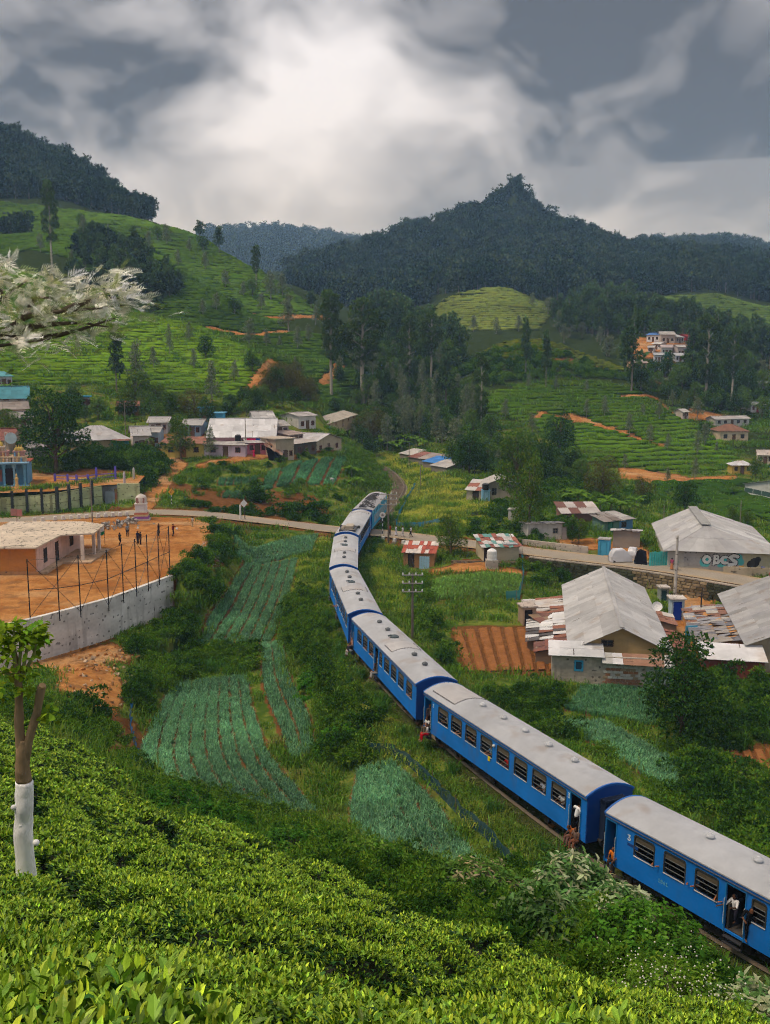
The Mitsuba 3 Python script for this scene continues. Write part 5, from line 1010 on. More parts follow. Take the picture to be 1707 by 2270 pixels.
sheets(A(k1, 'awning', bar((2.5, -2.6, 2.25), (8.3, -2.6, 2.15), .07), 'paint', DK, F1), (2.4, -3.1, 2.10), (8.5, -3.1, 1.95), (8.5, -1.6, 2.62), (2.4, -1.6, 2.66), 7, 1, [(.62,.62,.62),(.30,.16,.10),(.55,.55,.52)], F1)
FOOT.append(sg.Polygon([(F1[:3, :3] @ np.array(q)+F1[:3, 3])[:2] for q in ((fx-.6, -3.4, 0), (9.2, -3.4, 0), (9.2, 0, 0), (fx-.6, 0, 0))]))
A(k1, 'satellite_dish', J(lathe([(0, .0), (.3, .06), (.52, .2)], 16), bar((0, 0, 0), (0, 0, -.9), .05)), 'gloss', (.6,.6,.6), F1 @ np.array(T().translate([8.9, 14.0, 3.0]).rotate([1, 0, 0], 55).matrix))
# patchwork lean-tos along its left flank
for k, (y0, y1, c, lab) in enumerate(((1.0, 4.2, [(.22,.08,.05),(.17,.07,.05)], 'low rusty lean-to beside the front left corner of the gabled block house'), (4.6, 8.4, [(.60,.60,.6),(.25,.10,.06),(.10,.09,.09)], 'lean-to with mixed white, black and rusty sheets along the block house'), (8.8, 13.5, [(.66,.66,.66),(.62,.62,.6)], 'lean-to with bright white sheets along the block house'), (14.0, 20.5, [(.58,.56,.54),(.30,.12,.07),(.5,.45,.4)], 'long patched rusty lean-to at the far end of the block house'))):
    w = (2.8, 3.6, 3.6, 4.2)[k]; q0 = F1[:3, :3] @ np.array([-w-.5, y1, 0])+F1[:3, 3]; q1 = F1[:3, :3] @ np.array([-w-.5, y0, 0])+F1[:3, 3]
    house('lean_to', lab, q0, q1, w, 1.65, (.22,.16,.11), 'shed', rise=.55, over=.2, rgb=c, ny=3, nx=max(3, int((y1-y0)/.8)), sep=True, cat='lean-to', ops=[door(1.0, .8, 1.5, c=DK)], tilt=.05)
for y0, y1, c, lab in ((3.5, 9.5, [(.30,.10,.06),(.24,.09,.06)], 'rusty red lean-to along the right flank of the block house'), (12.5, 16.5, [(.30,.14,.09),(.5,.46,.42)], 'small lean-to by the blue door toilet')):
    q0 = F1[:3, :3] @ np.array([8.4+2.3, y0, 0])+F1[:3, 3]; q1 = F1[:3, :3] @ np.array([8.4+2.3, y1, 0])+F1[:3, 3]
    house('lean_to', lab, q0, q1, 2.1, 1.6, (.24,.15,.10), 'shed', rise=.5, over=.15, rgb=c, ny=2, sep=True, cat='lean-to', tilt=.05)
# -- the house at the right edge
_o2 = np.array([33.3, 87.6, -3.1]); _u2 = np.array([math.cos(-.2), math.sin(-.2), 0])
k2, F2, L2 = house('grey_roof_house', 'large grey-roofed house at the right edge with rust-red ridge', _o2, _o2+_u2*10, 19, 2.7, (.36,.30,.22), 'y', rise=2.2, over=.5, rgb=[(.33,.33,.34),(.36,.36,.36),(.30,.30,.30)], sep=True, ny=3, ops=[win(2.5), win(6.5)], tilt=.006)
labels_ridge = [k for k in scene if k.startswith(k2+'__roof__ridge_cap')][0]
A(k2+'__roof', 'ridge_tiles', tube([F2[:3, :3] @ np.array([5, y, 4.98])+F2[:3, 3] for y in (-.5, 19.5)], .28, 8), 'sheet', (.22,.07,.045), smooth=True)
for y0, y1, c, lab in ((2.0, 8.5, [(.22,.22,.24),(.16,.16,.18),(.30,.27,.24)], 'crumpled black and grey sheet lean-to along the right edge house'), (9.0, 15.5, [(.30,.30,.32),(.24,.12,.08),(.45,.42,.38)], 'tattered patchwork lean-to behind the dark front tree')):
    q0 = F2[:3, :3] @ np.array([-4.4, y1, 0])+F2[:3, 3]; q1 = F2[:3, :3] @ np.array([-4.4, y0, 0])+F2[:3, 3]
    house('lean_to', lab, q0, q1, 4.1, 1.7, (.46,.22,.07), 'shed', rise=.7, over=.3, rgb=c, ny=4, nx=int((y1-y0)/.75), sep=True, cat='lean-to', tilt=.09)
q0 = F2[:3, :3] @ np.array([-4.4, -3.2, 0])+F2[:3, 3]; q1 = F2[:3, :3] @ np.array([.8, -3.2, 0])+F2[:3, 3]
house('annexe', 'red-brown annexe with white sheet roof behind the dark front tree', q0, q1, 3.0, 1.9, (.20,.055,.035), 'shed', rise=.5, over=.25, rgb=[(.68,.68,.69)], sep=True, ny=1, nx=4, cat='annexe')
# -- the graffiti house behind the road
_o3 = PZ(1480, 1252, .22); _e3 = PZ(1712, 1262, .15)
k3, F3, L3 = house('graffiti_house', 'large grey-roofed house behind the road with white bubble graffiti', _o3, _e3, 19, 2.0, (.42,.40,.36), 'hip', rise=.1, over=.5, rgb=(.4,.4,.4), cat='house')
for kk in [k for k in scene if k.startswith(k3+'__roof')]: del scene[kk]
for kk in [k for k in _count if k.startswith(k3+'__roof')]: del _count[kk]
rf3 = A(k3, 'roof', J(bar((L3*.40, 4.5, 4.3), (L3*.40, 19, 4.3), .14), box(-.3, L3+.3, -.3, 19.3, 1.86, 1.98)), 'paint', DK, F3)
ap, bk, e_ = (L3*.40, 4.5, 4.4), (L3*.40, 19.5, 4.4), 1.92
for q in (((-.6, 19.5, e_), (-.6, -.6, e_), ap, bk, 14, 3), ((L3+.8, -.6, e_), (L3+.8, 19.5, e_), bk, ap, 14, 3), ((-.6, -.6, e_), (L3+.8, -.6, e_), (L3*.4+.02, 4.5, 4.4), ap, 9, 2)):
    sheets(rf3, *q[:4], q[4], q[5], [(.42,.42,.42),(.46,.46,.46),(.39,.39,.4)], F3, True, tilt=.008)
A(rf3, 'ridge_cap', J(bar((L3*.4, 4.2, 4.50), (L3*.4, 19.5, 4.50), 1.2, .05)), 'sheet', (.30,.30,.29), F3)
A(k3, 'plaster_panel', box(L3*.72, L3+.01, -.025, .0, .0, 1.9), 'paint', (.46,.42,.27), F3)
A(k3, 'grey_panel', J(box(L3*.16, L3*.715, -.02, .0, .0, 1.84), box(L3*.155, L3*.165, -.04, 0, 0, 1.9), box(L3*.30, L3*.305, -.03, 0, 0, 1.9)), 'concrete', (.34,.33,.32), F3)
A(k3, 'soot_patch', plate(sg.Point(L3*.83, .75).buffer(.55).union(sg.Point(L3*.86, 1.1).buffer(.35)).union(sg.Point(L3*.80, .5).buffer(.5)).intersection(sg.box(0, .02, 99, 1.85)), -.032, -.026), 'paint', (.03,.028,.025), F3)
def bubble(shape, grow): return shape.buffer(grow, 6)
def glyph_poly(ch, x):
    if ch == 'O': return sg.Point(0, 0).buffer(.50, 12), sg.Point(.03, 0).buffer(.17, 8)
    if ch == 'B': return shapely.union_all([sg.Point(0, .30).buffer(.30), sg.Point(.08, -.16).buffer(.36), sg.box(-.33, -.55, -.08, .55), sg.Polygon([(-.33,-.2),(-.05,-.2),(-.22,-.68),(-.40,-.62)])]), shapely.union_all([sg.Point(.02, .28).buffer(.08), sg.Point(.04, -.10).buffer(.10)])
    if ch == 'C': return shapely.union_all([sg.Point(0, 0).buffer(.50, 12)]).difference(sg.box(.18, -.14, .8, .20)), sg.Point(.05, .02).buffer(.17)
    if ch == 'S': return sg.LineString([(.42,.42),(.05,.52),(-.28,.30),(-.05,.05),(.28,-.18),(.15,-.48),(-.38,-.50)]).buffer(.21, 6), sg.LineString([(-.02,.26),(.22,.28)]).buffer(.05)
gx = L3*.375
for i, (ch, dx) in enumerate((('O', 0), ('B', .98), ('C', 1.86), ('S', 2.72))):
    b_, hole = glyph_poly(ch, 0); sc_ = 1.12; mvp = lambda g: shapely.affinity.translate(shapely.affinity.scale(g, sc_, sc_, origin=(0, 0)), gx+dx*1.12, .92)
    if i == 0: A(k3, 'graffiti_glow', plate(shapely.union_all([sg.Point(gx-.2, .55).buffer(.62), sg.Point(gx+3.6, 1.25).buffer(.48), sg.Point(gx+3.9, .75).buffer(.42), sg.Point(gx+1.7, .5).buffer(.55)]).intersection(sg.box(0, .02, 99, 1.83)), -.027, -.021), 'cloth', (.10,.42,.42), F3)
    A(k3, 'graffiti_outline', plate(mvp(b_).buffer(.07).intersection(sg.box(0, .02, 99, 1.83)), -.036-.001*i, -.028), 'cloth', (.03,.04,.05), F3)
    A(k3, 'graffiti_letter', plate(mvp(b_).buffer(-.02).difference(mvp(hole)).intersection(sg.box(0, .03, 99, 1.82)), -.044-.001*i, -.036-.001*i), 'cloth', (.66,.68,.66), F3)
    A(k3, 'graffiti_fill', plate(mvp(hole).buffer(-.02), -.043-.001*i, -.037-.001*i), 'cloth', (.05,.40,.42) if ch in 'OC' else (.04,.05,.06), F3)
A(thing('turquoise_fence', 'turquoise corrugated sheet fence at the left corner of the graffiti house', 'fence'), 'sheet', J(*[box(-2.2+.28*i, -2.2+.28*i+.25, -.1+.12*i-.02, -.1+.12*i+.02, -.3, 1.55+.04*(i % 3)) for i in range(8)]), 'paint', (.05,.40,.40), F3)
A(thing('black_tarpaulin', 'black tarpaulin draped beside the turquoise fence', 'tarpaulin'), None, hull(np.array([(-3.9,.6,-.2),(-2.4,.2,-.2),(-3.9,2.4,-.2),(-2.3,2.0,-.2),(-3.6,.9,1.45),(-2.5,.8,1.5),(-3.2,1.9,1.55)])), 'cloth', (.012,.012,.016), F3)
for i, (u, c, n_, lab) in enumerate(((.70, (.42,.20,.03), 'sack', 'orange sacks heaped at the foot of the graffiti'), (.64, (.13,.09,.07), 'sack', 'brown heap under the last graffiti letter'), (.90, (.02,.06,.30), 'drum', 'blue drum by the soot-stained wall'), (.82, (.03,.03,.03), 'heap', 'burnt black heap under the soot stain'))):
    p = F3[:3, :3] @ np.array([L3*u, -.45, -.1])+F3[:3, 3]
    A(thing(n_, lab, n_), None, hull(np.array([[p[0]+.55*math.cos(a)*(1-t*.6)*rh.uniform(.7, 1.2), p[1]+.35*math.sin(a)*(1-t*.6), p[2]-.1+.55*t] for t in (0, .5, 1) for a in np.linspace(0, 6, 9)])), 'cloth', c)
A(thing('low_wall', 'low plastered wall along the road in front of the graffiti house', 'wall'), None, J(box(L3*.52, L3*1.05, -1.5, -1.3, -.6, .42), box(L3*.85, L3*.87, -1.52, -1.28, -.6, .5)), 'concrete', (.42,.36,.26), F3)
# -- middle distance, right of the line
k4, F4, L4 = hut('rusty_roof_house', 'cottage with half rusty, half grey roof on the terrace right of the line', 1074, 1146, 1108, 2.6, 6.5, (.42,.38,.33), 'y', [(.42,.40,.37),(.46,.44,.42)], rise=1.1, ops=[win(1.6, .8, .8, 2.0, c=(.3,.3,.28))], over=.5, ny=2)
hut('lean_to', 'low shelter with red rusty roof left of the terrace cottage', 1034, 1074, 1110, 1.9, 4, (.45,.40,.32), 'shed', [(.25,.09,.06),(.30,.11,.07),(.5,.48,.45)], rise=1.2, cat='lean-to', ops=[('f','d',1.6,1.0,.02,1.7,DK)], over=.3, ny=3, sep=True, tilt=.03)
A(thing('water_tank', 'black water tank on the pale blue closet of the terrace cottage', 'water tank'), None, lathe([(0, 0), (.55, 0), (.58, .9), (.4, 1.05), (0, 1.1)], 14, at(1076, 1112, 2.0)), 'gloss', (.01,.01,.012), smooth=40)
hut('blue_closet', 'pale blue closet under the black tank of the terrace cottage', 1069, 1086, 1113, 1.9, 1.2, (.20,.42,.60), 'flat', (.2,.4,.58), cat='outhouse', ops=[door(.65, .7, 1.7, c=(.25,.48,.64))], over=.05)
k5, F5, L5 = hut('red_roof_hut', 'mud-walled hut with patched red sheet roof below the crossing', 894, 962, 1256, 1.9, 3.2, (.38,.20,.09), 'shed', [(.36,.07,.04),(.32,.06,.035),(.60,.55,.5),(.40,.09,.05)], rise=.75, ops=[('f','d',1.0,.7,.02,1.6,DK)], sep=True, ny=3, nx=9, tilt=.03, over=.25)
A(k5, 'blue_door', J(*[box(2.15+.32*i, 2.15+.32*i+.30, -.75, -.70, -.5, 1.55) for i in range(4)]), 'paint', (.28,.48,.62), F5)
k6, F6, L6 = hut('tank_house', 'beige house with patched tin roof behind the white water tank', 1072, 1150, 1246, 2.1, 4.2, (.48,.41,.28), 'shed', [(.60,.58,.56),(.32,.12,.08),(.55,.53,.5),(.30,.10,.07),(.12,.30,.27)], rise=.7, sep=True, ny=4, nx=9, tilt=.05, ops=[('f','d',.5,.8,.02,1.9,DK)])
k7, F7, L7 = hut('blue_shed', 'bright blue panelled closet beside the beige tank house', 1117, 1146, 1245, 2.15, 1.5, (.03,.25,.55), 'flat', (.35,.36,.37), cat='outhouse', over=.08, ops=[door(.8, .8, 1.9, c=(.05,.30,.62))])
tk = thing('water_tank', 'white plastic water tank on a concrete plinth by the beige house', 'water tank'); p = at(1090, 1258)
A(tk, 'tank', lathe([(0, 1.0), (.60, 1.0), (.62, 1.15), (.59, 1.2), (.62, 1.3), (.62, 1.6), (.59, 1.65), (.62, 1.75), (.60, 2.1), (.35, 2.3), (.2, 2.32), (.2, 2.4), (0, 2.4)], 20, p), 'gloss', (.70,.70,.69), smooth=40)
A(tk, 'plinth', cbox(p+[0, 0, .3], [1.5, 1.3, 1.4]), 'concrete', (.40,.36,.31))
hut('white_shack', 'white shack with dark sheet roof on the bank above the road', 1170, 1246, 1196, 2.0, 3.4, (.58,.54,.50), 'shedf', [(.24,.22,.22),(.34,.32,.31),(.20,.18,.18)], rise=.35, sep=True, ny=3, nx=8, tilt=.05, ops=[('f','w',3.9,.7,.9,1.6,(.3,.28,.25)), ('f','d',5.2,.7,.02,1.7,(.45,.42,.4))], over=.3)
hut('pump_house', 'small bare concrete box house on the grass terrace', 1126, 1146, 1158, 1.9, 1.4, (.45,.43,.40), 'flat', (.46,.44,.42), cat='outhouse', over=.12)
hut('brown_roof_house', 'low house with brown roof among the banana plants', 1248, 1326, 1163, 1.8, 5, (.22,.12,.09), 'shed', [(.16,.07,.05),(.45,.42,.4)], rise=.8, ny=2, over=.4)
hut('green_hut', 'small hut with dark patched roof and green door', 1340, 1372, 1180, 1.8, 3, (.12,.22,.18), 'shed', [(.25,.22,.2),(.18,.15,.13)], rise=.4, ny=2, tilt=.05, ops=[door(1.0, .8, 1.6, c=(.05,.2,.14))])
hut('tin_hut', 'tin roofed hut with blue front beside the orange lane', 1366, 1402, 1178, 1.9, 4, (.10,.25,.45), 'shed', [(.28,.26,.25),(.40,.38,.36)], rise=.5, ny=3, tilt=.04, ops=[win(1.4, .8, .8, 1.5)])
hut('blue_closet', 'blue closet standing at the roadside left of the covered vehicles', 1325, 1350, 1231, 2.1, 1.3, (.06,.33,.56), 'flat', (.4,.4,.4), cat='outhouse', over=.08, ops=[door(.7, .75, 1.85, c=(.07,.36,.58))])
hut('block_shed', 'grey block shed with sagging tin roof behind the covered vehicles', 1358, 1418, 1214, 2.0, 3.5, (.30,.26,.22), 'shedf', [(.30,.28,.28),(.50,.48,.47),(.22,.2,.2)], rise=.4, ny=3, nx=6, sep=True, tilt=.05)
hut('block_closet', 'narrow brick closet with dark doorway left of the patched lean-tos', 1160, 1188, 1388, 2.0, 1.6, (.34,.24,.17), 'flat', (.44,.38,.33), cat='outhouse', ops=[('f','d',.55,.7,.02,1.7,(.02,.02,.02))], over=.15)
k8, F8, L8 = hut('blue_door_toilet', 'white toilet hut with royal blue door behind the block house', 1488, 1516, 1375, 2.3, 1.5, (.40,.50,.58), 'flat', (.58,.54,.50), cat='outhouse', ops=[('f','d',.62,.8,.05,2.0,(.01,.05,.40))], over=.2)
A(thing('blue_sheet_fence', 'light blue corrugated sheets leaning right of the block house', 'fence'), 'sheet', J(*[cbox(at(1520+3.2*i, 1428)+[0, 0, .9], [.22, .04, 2.0], .3) for i in range(8)]), 'paint', (.10,.42,.62))
hut('small_kiosk', 'little shelter with pale roof under the road wall', 1464, 1482, 1332, 1.5, 1.2, (.25,.28,.26), 'flat', (.55,.5,.46), cat='outhouse', over=.15, ops=[('f','d',.4,.5,.02,1.2,(.03,.08,.09))])
hut('hen_house', 'orange-brown hen house at the foot of the patched lean-tos', 1203, 1232, 1402, 1.2, 1.8, (.42,.22,.08), 'shed', [(.3,.2,.12),(.22,.1,.07)], rise=.3, cat='shed', ops=[('f','d',.6,.6,.02,.8,DK)])
# covered three-wheelers under silver sheets
def covered(px, py, label, s=1.0, rz=.2):
    p = at(px, py); key = thing('covered_vehicle', label, 'vehicle'); F = frame(*p, rz); F[:3, :3] *= s
    prof = [(-1.3,.15),(-1.32,.8),(-1.15,1.25),(-.8,1.66),(.3,1.70),(.75,1.35),(1.15,.95),(1.35,.6),(1.38,.15)]
    pts = np.array([(x, sy*(.66 if z < 1.2 else .55), z) for x, z in prof for sy in (-1, 1)]+[(x, 0, z+.04) for x, z in prof[2:6]])
    m = trimesh.Trimesh(*hull(pts)).subdivide().subdivide(); v = np.array(m.vertices); v = v*(1+.035*(meshkit.fbm(v*3, 3, 5)[:, None]-.5)*2)
    A(key, 'cover', (v, np.array(m.faces)), 'gloss', (.55,.56,.60), F, smooth=50)
    for x, y in ((-.9, .6), (-.9, -.6), (1.0, 0)): A(key, 'wheel', J(tube([(x, y-.06, .21), (x, y+.06, .21)], .21, 12)), 'cloth', (.02,.02,.02), F)
covered(1374, 1246, 'larger three-wheeler wrapped in a silver sheet beside the road', 1.0, .15); covered(1402, 1238, 'smaller vehicle under a silver sheet against the block shed', .85, 1.2)
k9, F9, L9 = hut('steel_shed', 'white steel shed with glazed side at the right edge', 1650, 1790, 1098, 2.4, 14, (.55,.57,.56), 'y', [(.55,.56,.60),(.60,.61,.64)], rise=1.9, py1=1128, over=.3, ny=3)
for i in range(7): A(k9, 'glazing', box(.15+L9/7*i, L9/7*(i+1)-.05, -.03, -.005, .75, 1.65), 'gloss', (.05,.10,.09), F9)
for n_, lab, x0, x1, py, H, D, wc, rt2, rc, rs in (
  ('yellow_kiosk', 'yellow kiosk with white roof below the tea slope', 1622, 1668, 1052, 2.2, 3.5, (.50,.36,.08), 'hip', (.58,.59,.62), .8),
  ('brown_hip_house', 'cream bungalow with brown hipped tile roof on the right', 1595, 1658, 979, 2.8, 7.5, (.58,.47,.33), 'hip', (.22,.10,.055), 1.6),
  ('long_white_house', 'long whitewashed row house behind the cream bungalow', 1585, 1660, 944, 2.2, 4, (.56,.54,.50), 'x', (.46,.44,.43), .7),
  ('white_cottage', 'white cottage with red door high on the right edge', 1664, 1694, 914, 2.4, 4, (.62,.59,.58), 'x', (.50,.50,.52), .8),
  ('small_white_house', 'tiny white house at the end of the orange clearing', 1513, 1526, 929, 2.2, 3, (.55,.48,.42), 'x', (.5,.48,.46), .7),
  ('white_bungalow', 'white bungalow with red shutters on an orange bank', 1458, 1487, 841, 2.8, 4, (.66,.63,.66), 'x', (.62,.62,.65), .8),
  ('lower_brick_house', 'ochre brick house just below the white bungalow', 1466, 1492, 853, 1.6, 3, (.40,.20,.09), 'shed', (.36,.33,.30), .4),
  ('peach_house', 'peach house behind the two tall trees', 1402, 1434, 820, 2.6, 4, (.55,.35,.22), 'x', (.48,.40,.34), .9),
  ('blue_roof_house', 'white house with blue roof topping the hillside hamlet', 1433, 1462, 758, 2.8, 5, (.60,.60,.64), 'x', (.06,.17,.45), .8),
  ('hamlet_house', 'broad beige house next to the blue roofed one', 1465, 1496, 761, 3.4, 6, (.48,.43,.38), 'x', (.46,.44,.42), 1.2),
  ('hamlet_house', 'pale house with rounded grey roof at the hamlet edge', 1498, 1516, 761, 2.4, 4, (.50,.47,.44), 'hip', (.52,.52,.52), 1.0),
  ('red_shed', 'small red shed at the upper right end of the hamlet', 1521, 1534, 760, 2.6, 4, (.45,.04,.03), 'x', (.50,.05,.04), .8),
  ('hamlet_house', 'white two window house under the orange terrace', 1446, 1464, 775, 2.2, 4, (.62,.62,.62), 'x', (.55,.55,.55), .6),
  ('hamlet_house', 'grey house with teal awning in the middle of the hamlet', 1466, 1490, 788, 3.0, 4, (.45,.42,.40), 'x', (.42,.36,.36), .9),
  ('hamlet_house', 'low turquoise fronted house in the hamlet', 1470, 1482, 793, 1.6, 2, (.03,.30,.30), 'shed', (.05,.30,.3), .3),
  ('hamlet_house', 'pinkish house right of the turquoise front', 1502, 1524, 790, 3.4, 4, (.50,.44,.42), 'x', (.48,.46,.45), .8),
  ('hamlet_house', 'white house with grey roof at the lower left of the hamlet', 1450, 1471, 804, 2.8, 4, (.56,.58,.62), 'x', (.42,.45,.48), .8),
  ('hamlet_house', 'long grey roofed house at the lower right of the hamlet', 1497, 1520, 803, 2.4, 4, (.50,.50,.53), 'x', (.45,.47,.50), .9),
  ('hamlet_house', 'grey shack between the trees at the left of the hamlet', 1436, 1449, 783, 2.2, 3, (.48,.46,.45), 'x', (.55,.54,.53), .6),
  ('far_cottage', 'cottage half hidden by tall trees on the far right', 1636, 1650, 833, 2.6, 4, (.46,.36,.26), 'x', (.40,.33,.28), .7),
  ('far_cottage', 'long low roof at the right edge above the banana grove', 1675, 1712, 862, 2.0, 4, (.40,.38,.36), 'x', (.50,.50,.50), .7),
  ('far_cottage', 'small white cottage left of the long low roof', 1655, 1672, 856, 2.0, 3, (.5,.5,.48), 'x', (.52,.52,.5), .5),
  ('roadside_house', 'cream house at the right edge behind the greenhouse shed', 1680, 1712, 1030, 2.4, 5, (.52,.46,.36), 'x', (.45,.40,.36), .9)):
    L_ = float(np.linalg.norm(G(x1, py)-G(x0, py))); kw = {}
    ops = [win(L_*f_, min(.9, L_*.14), .9, H-.5 if H < 2.5 else 1.9, c=(.25,.05,.04) if 'red' in lab else (.10,.07,.05)) for f_ in ((.2, .8) if L_ < 9 else (.12, .3, .68, .88))]+[door(L_*.5, .8, min(1.9, H-.2), c=(.35,.04,.04) if 'red' in lab else (.14,.08,.05))]
    hut(n_, lab, x0, x1, py, H, D, wc, rt2, [rc, tuple(np.array(rc)*.88)], rise=rs, ops=ops if H > 1.7 else (), ny=2)
for k, (x0, x1, py, c, lab) in enumerate(((905, 945, 1026, [(.20,.07,.05),(.24,.10,.08)], 'rusty red shed roof behind the grass terrace'), (928, 965, 1030, [(.32,.27,.24),(.28,.24,.22)], 'brown-grey shed roof among the sheds behind the terrace'), (938, 972, 1037, [(.04,.20,.55)], 'blue plastic roofed shed behind the terrace'), (955, 990, 1046, [(.45,.43,.42)], 'pale grey shed roof nearest the tall trees'), (886, 912, 1018, [(.5,.48,.45)], 'pale tin roof at the left end of the sheds'))):
    hut('shed', lab, x0, x1, py, 1.5, 4, (.25,.22,.2), 'shed', c, rise=.9, cat='shed', ny=2, over=.3)
# -- the village left of the line
k10, F10, L10 = hut('long_house', 'long beige and turquoise house with grey hipped roof left of the lane', 160, 286, 1003, 2.6, 9, (.50,.38,.20), 'hip', [(.44,.43,.43),(.48,.47,.47)], rise=2.3, over=.6, ny=3, ops=[win(L_*.0+2.0, .8)], sep=False)
A(k10, 'turquoise_front', box(L10*.72, L10+.01, -.03, 0, -.3, 2.5), 'paint', (.10,.42,.46), F10); opening_parts(k10, F10, 'f', L10*.93, .6, .9, 1.9, 'w', (.05,.2,.25), L10, 9)
sheets(A(k10, 'porch', J(bar((L10*.7, -1.2, 2.3), (L10, -1.2, 2.3), .08)), 'paint', DK, F10), (L10*.70, -1.4, 2.3), (L10*1.0, -1.4, 2.3), (L10*1.0, .2, 2.75), (L10*.70, .2, 2.75), 4, 1, [(.22,.09,.06),(.25,.13,.10)], F10)
for n_, lab, x0, x1, py, H, D, wc, rt2, rc, rs in (
  ('white_house', 'white house with brown awning at the top of the orange path', 296, 332, 999, 3.0, 7, (.58,.52,.47), 'x', (.46,.45,.45), 1.4),
  ('cluttered_house', 'cluttered house with blue wall behind the yellow house', 322, 352, 992, 3.0, 6, (.30,.42,.52), 'x', (.42,.40,.38), .8),
  ('yellow_house', 'yellow house with orange door behind the lone street tree', 358, 452, 1013, 2.5, 6, (.62,.49,.12), 'shed', (.30,.13,.08), .7),
  ('lilac_house', 'lilac flat-fronted house next to the yellow one', 453, 544, 1013, 2.3, 5, (.56,.47,.56), 'shed', (.42,.40,.38), .35),
  ('great_roof_house', 'long house under the broad white roof in the village middle', 462, 608, 998, 2.6, 16, (.50,.30,.33), 'x', (.64,.64,.65), 2.9),
  ('upper_white_house', 'upper house with grey roof behind the broad white roof', 565, 607, 950, 2.4, 5, (.50,.50,.52), 'x', (.48,.47,.46), 1.0),
  ('block_house_tall', 'bare grey block house with rusty rubbish on its roof', 612, 652, 1020, 4.0, 5, (.44,.36,.27), 'flat', (.42,.36,.30), .2),
  ('dark_workshop', 'open dark workshop with blue door by the block house', 653, 702, 1007, 2.6, 5, (.10,.09,.08), 'shed', (.44,.40,.37), .5),
  ('gable_house', 'beige gable house nearest the railway bend', 697, 757, 1000, 2.7, 8, (.46,.38,.28), 'y', (.50,.49,.50), 1.3),
  ('white_shack_far', 'white shack in the trees above the gable house', 662, 700, 951, 3.0, 5, (.58,.56,.54), 'x', (.45,.42,.40), .6),
  ('ochre_house', 'ochre house with beige roof above the gable house', 722, 790, 936, 2.2, 6, (.44,.33,.20), 'hip', (.46,.41,.34), 1.2),
  ('blue_hut', 'pale blue hut standing above the village roofs', 443, 462, 934, 2.8, 3, (.14,.40,.62), 'flat', (.12,.36,.56), .1),
  ('blue_hut', 'bright blue hut left of the broad white roof', 474, 494, 938, 2.0, 3, (.08,.34,.58), 'flat', (.16,.40,.6), .1),
  ('brown_house', 'brown house at the left edge under the turquoise roof', -20, 62, 932, 2.4, 6, (.36,.24,.16), 'x', (.30,.26,.23), 1.3),
  ('turquoise_roof_hall', 'hall with large turquoise roof at the left edge', -40, 64, 905, 2.2, 8, (.30,.30,.30), 'x', (.06,.27,.33), 2.2),
  ('pavilion', 'white pillared pavilion with turquoise roof at the left edge', -10, 28, 860, 2.6, 5, (.52,.52,.55), 'hip', (.10,.34,.38), 1.0),
  ('red_roof_house', 'house with rust-red roof behind the temple at the left edge', -45, 20, 1012, 3.0, 6, (.52,.40,.30), 'x', (.22,.07,.05), 1.6),
  ('grey_shed', 'grey lean shed between temple and the great dark tree', 70, 103, 1015, 2.0, 4, (.42,.38,.40), 'shed', (.30,.28,.28), .8),
  ('red_brown_house', 'low house with red-brown roof between the great dark tree and the tea', 262, 306, 922, 2.2, 4, (.42,.26,.16), 'x', (.30,.13,.08), .8),
  ('tin_house', 'tin roofed house behind the white house at the path top', 330, 372, 962, 2.4, 5, (.44,.42,.40), 'x', (.42,.41,.40), .9),
  ('tin_house', 'tin roofed house with blue side behind the street tree', 405, 446, 968, 2.4, 5, (.20,.34,.46), 'x', (.40,.39,.38), .9),
  ('pink_row', 'pink fronted row rooms at the lane end under the broad white roof', 548, 592, 1008, 2.3, 4, (.55,.18,.24), 'shed', (.45,.43,.42), .5),
  ('scrap_hut', 'scrap roofed hut between block house and gable house', 640, 672, 985, 2.2, 4, (.34,.30,.27), 'shed', (.36,.28,.24), .6),
  ('grey_cottage', 'grey cottage half hidden above the block house', 600, 640, 968, 2.4, 4, (.42,.40,.37), 'x', (.40,.38,.36), .9),
  ('green_wall_house', 'small house with white roof left of the long beige house', 120, 156, 985, 2.2, 5, (.36,.44,.40), 'x', (.52,.51,.50), .8),
  ('pale_cottage', 'pale cottage under the turquoise roofs at the left edge', 30, 72, 948, 2.2, 4, (.48,.42,.36), 'x', (.36,.33,.31), .9),
  ('blue_tank_house', 'tiny house with blue tank behind the dark tree', 180, 200, 905, 2.4, 3, (.40,.42,.42), 'flat', (.05,.27,.42), .1)):
    L_ = float(np.linalg.norm(G(x1, py)-G(x0, py))); oc = (.45,.17,.05) if 'yellow' in n_ else (.14,.09,.06)
    ops = ([] if H < 2.1 else [win(L_*f_, .9 if L_ > 4 else .6, .9, 1.8, c=(.20,.06,.03)) for f_ in ((.22, .82) if L_ < 12 else (.1, .3, .7, .9))]+[door(L_*.52, .9, 1.95, c=oc)])
    hut(n_, lab, x0, x1, py, H, D, wc, rt2, [rc, tuple(np.array(rc)*.9)], rise=rs, ops=ops, ny=3, over=.4)
A(thing('water_tank', 'black water tank on the roof of the lilac house', 'water tank'), None, lathe([(0, 0), (.55, 0), (.57, 1.0), (.4, 1.15), (.2, 1.2), (0, 1.2)], 14, at(524, 1013, 2.7)+[0, 2.5, 0]), 'gloss', (.012,.012,.014), smooth=40)
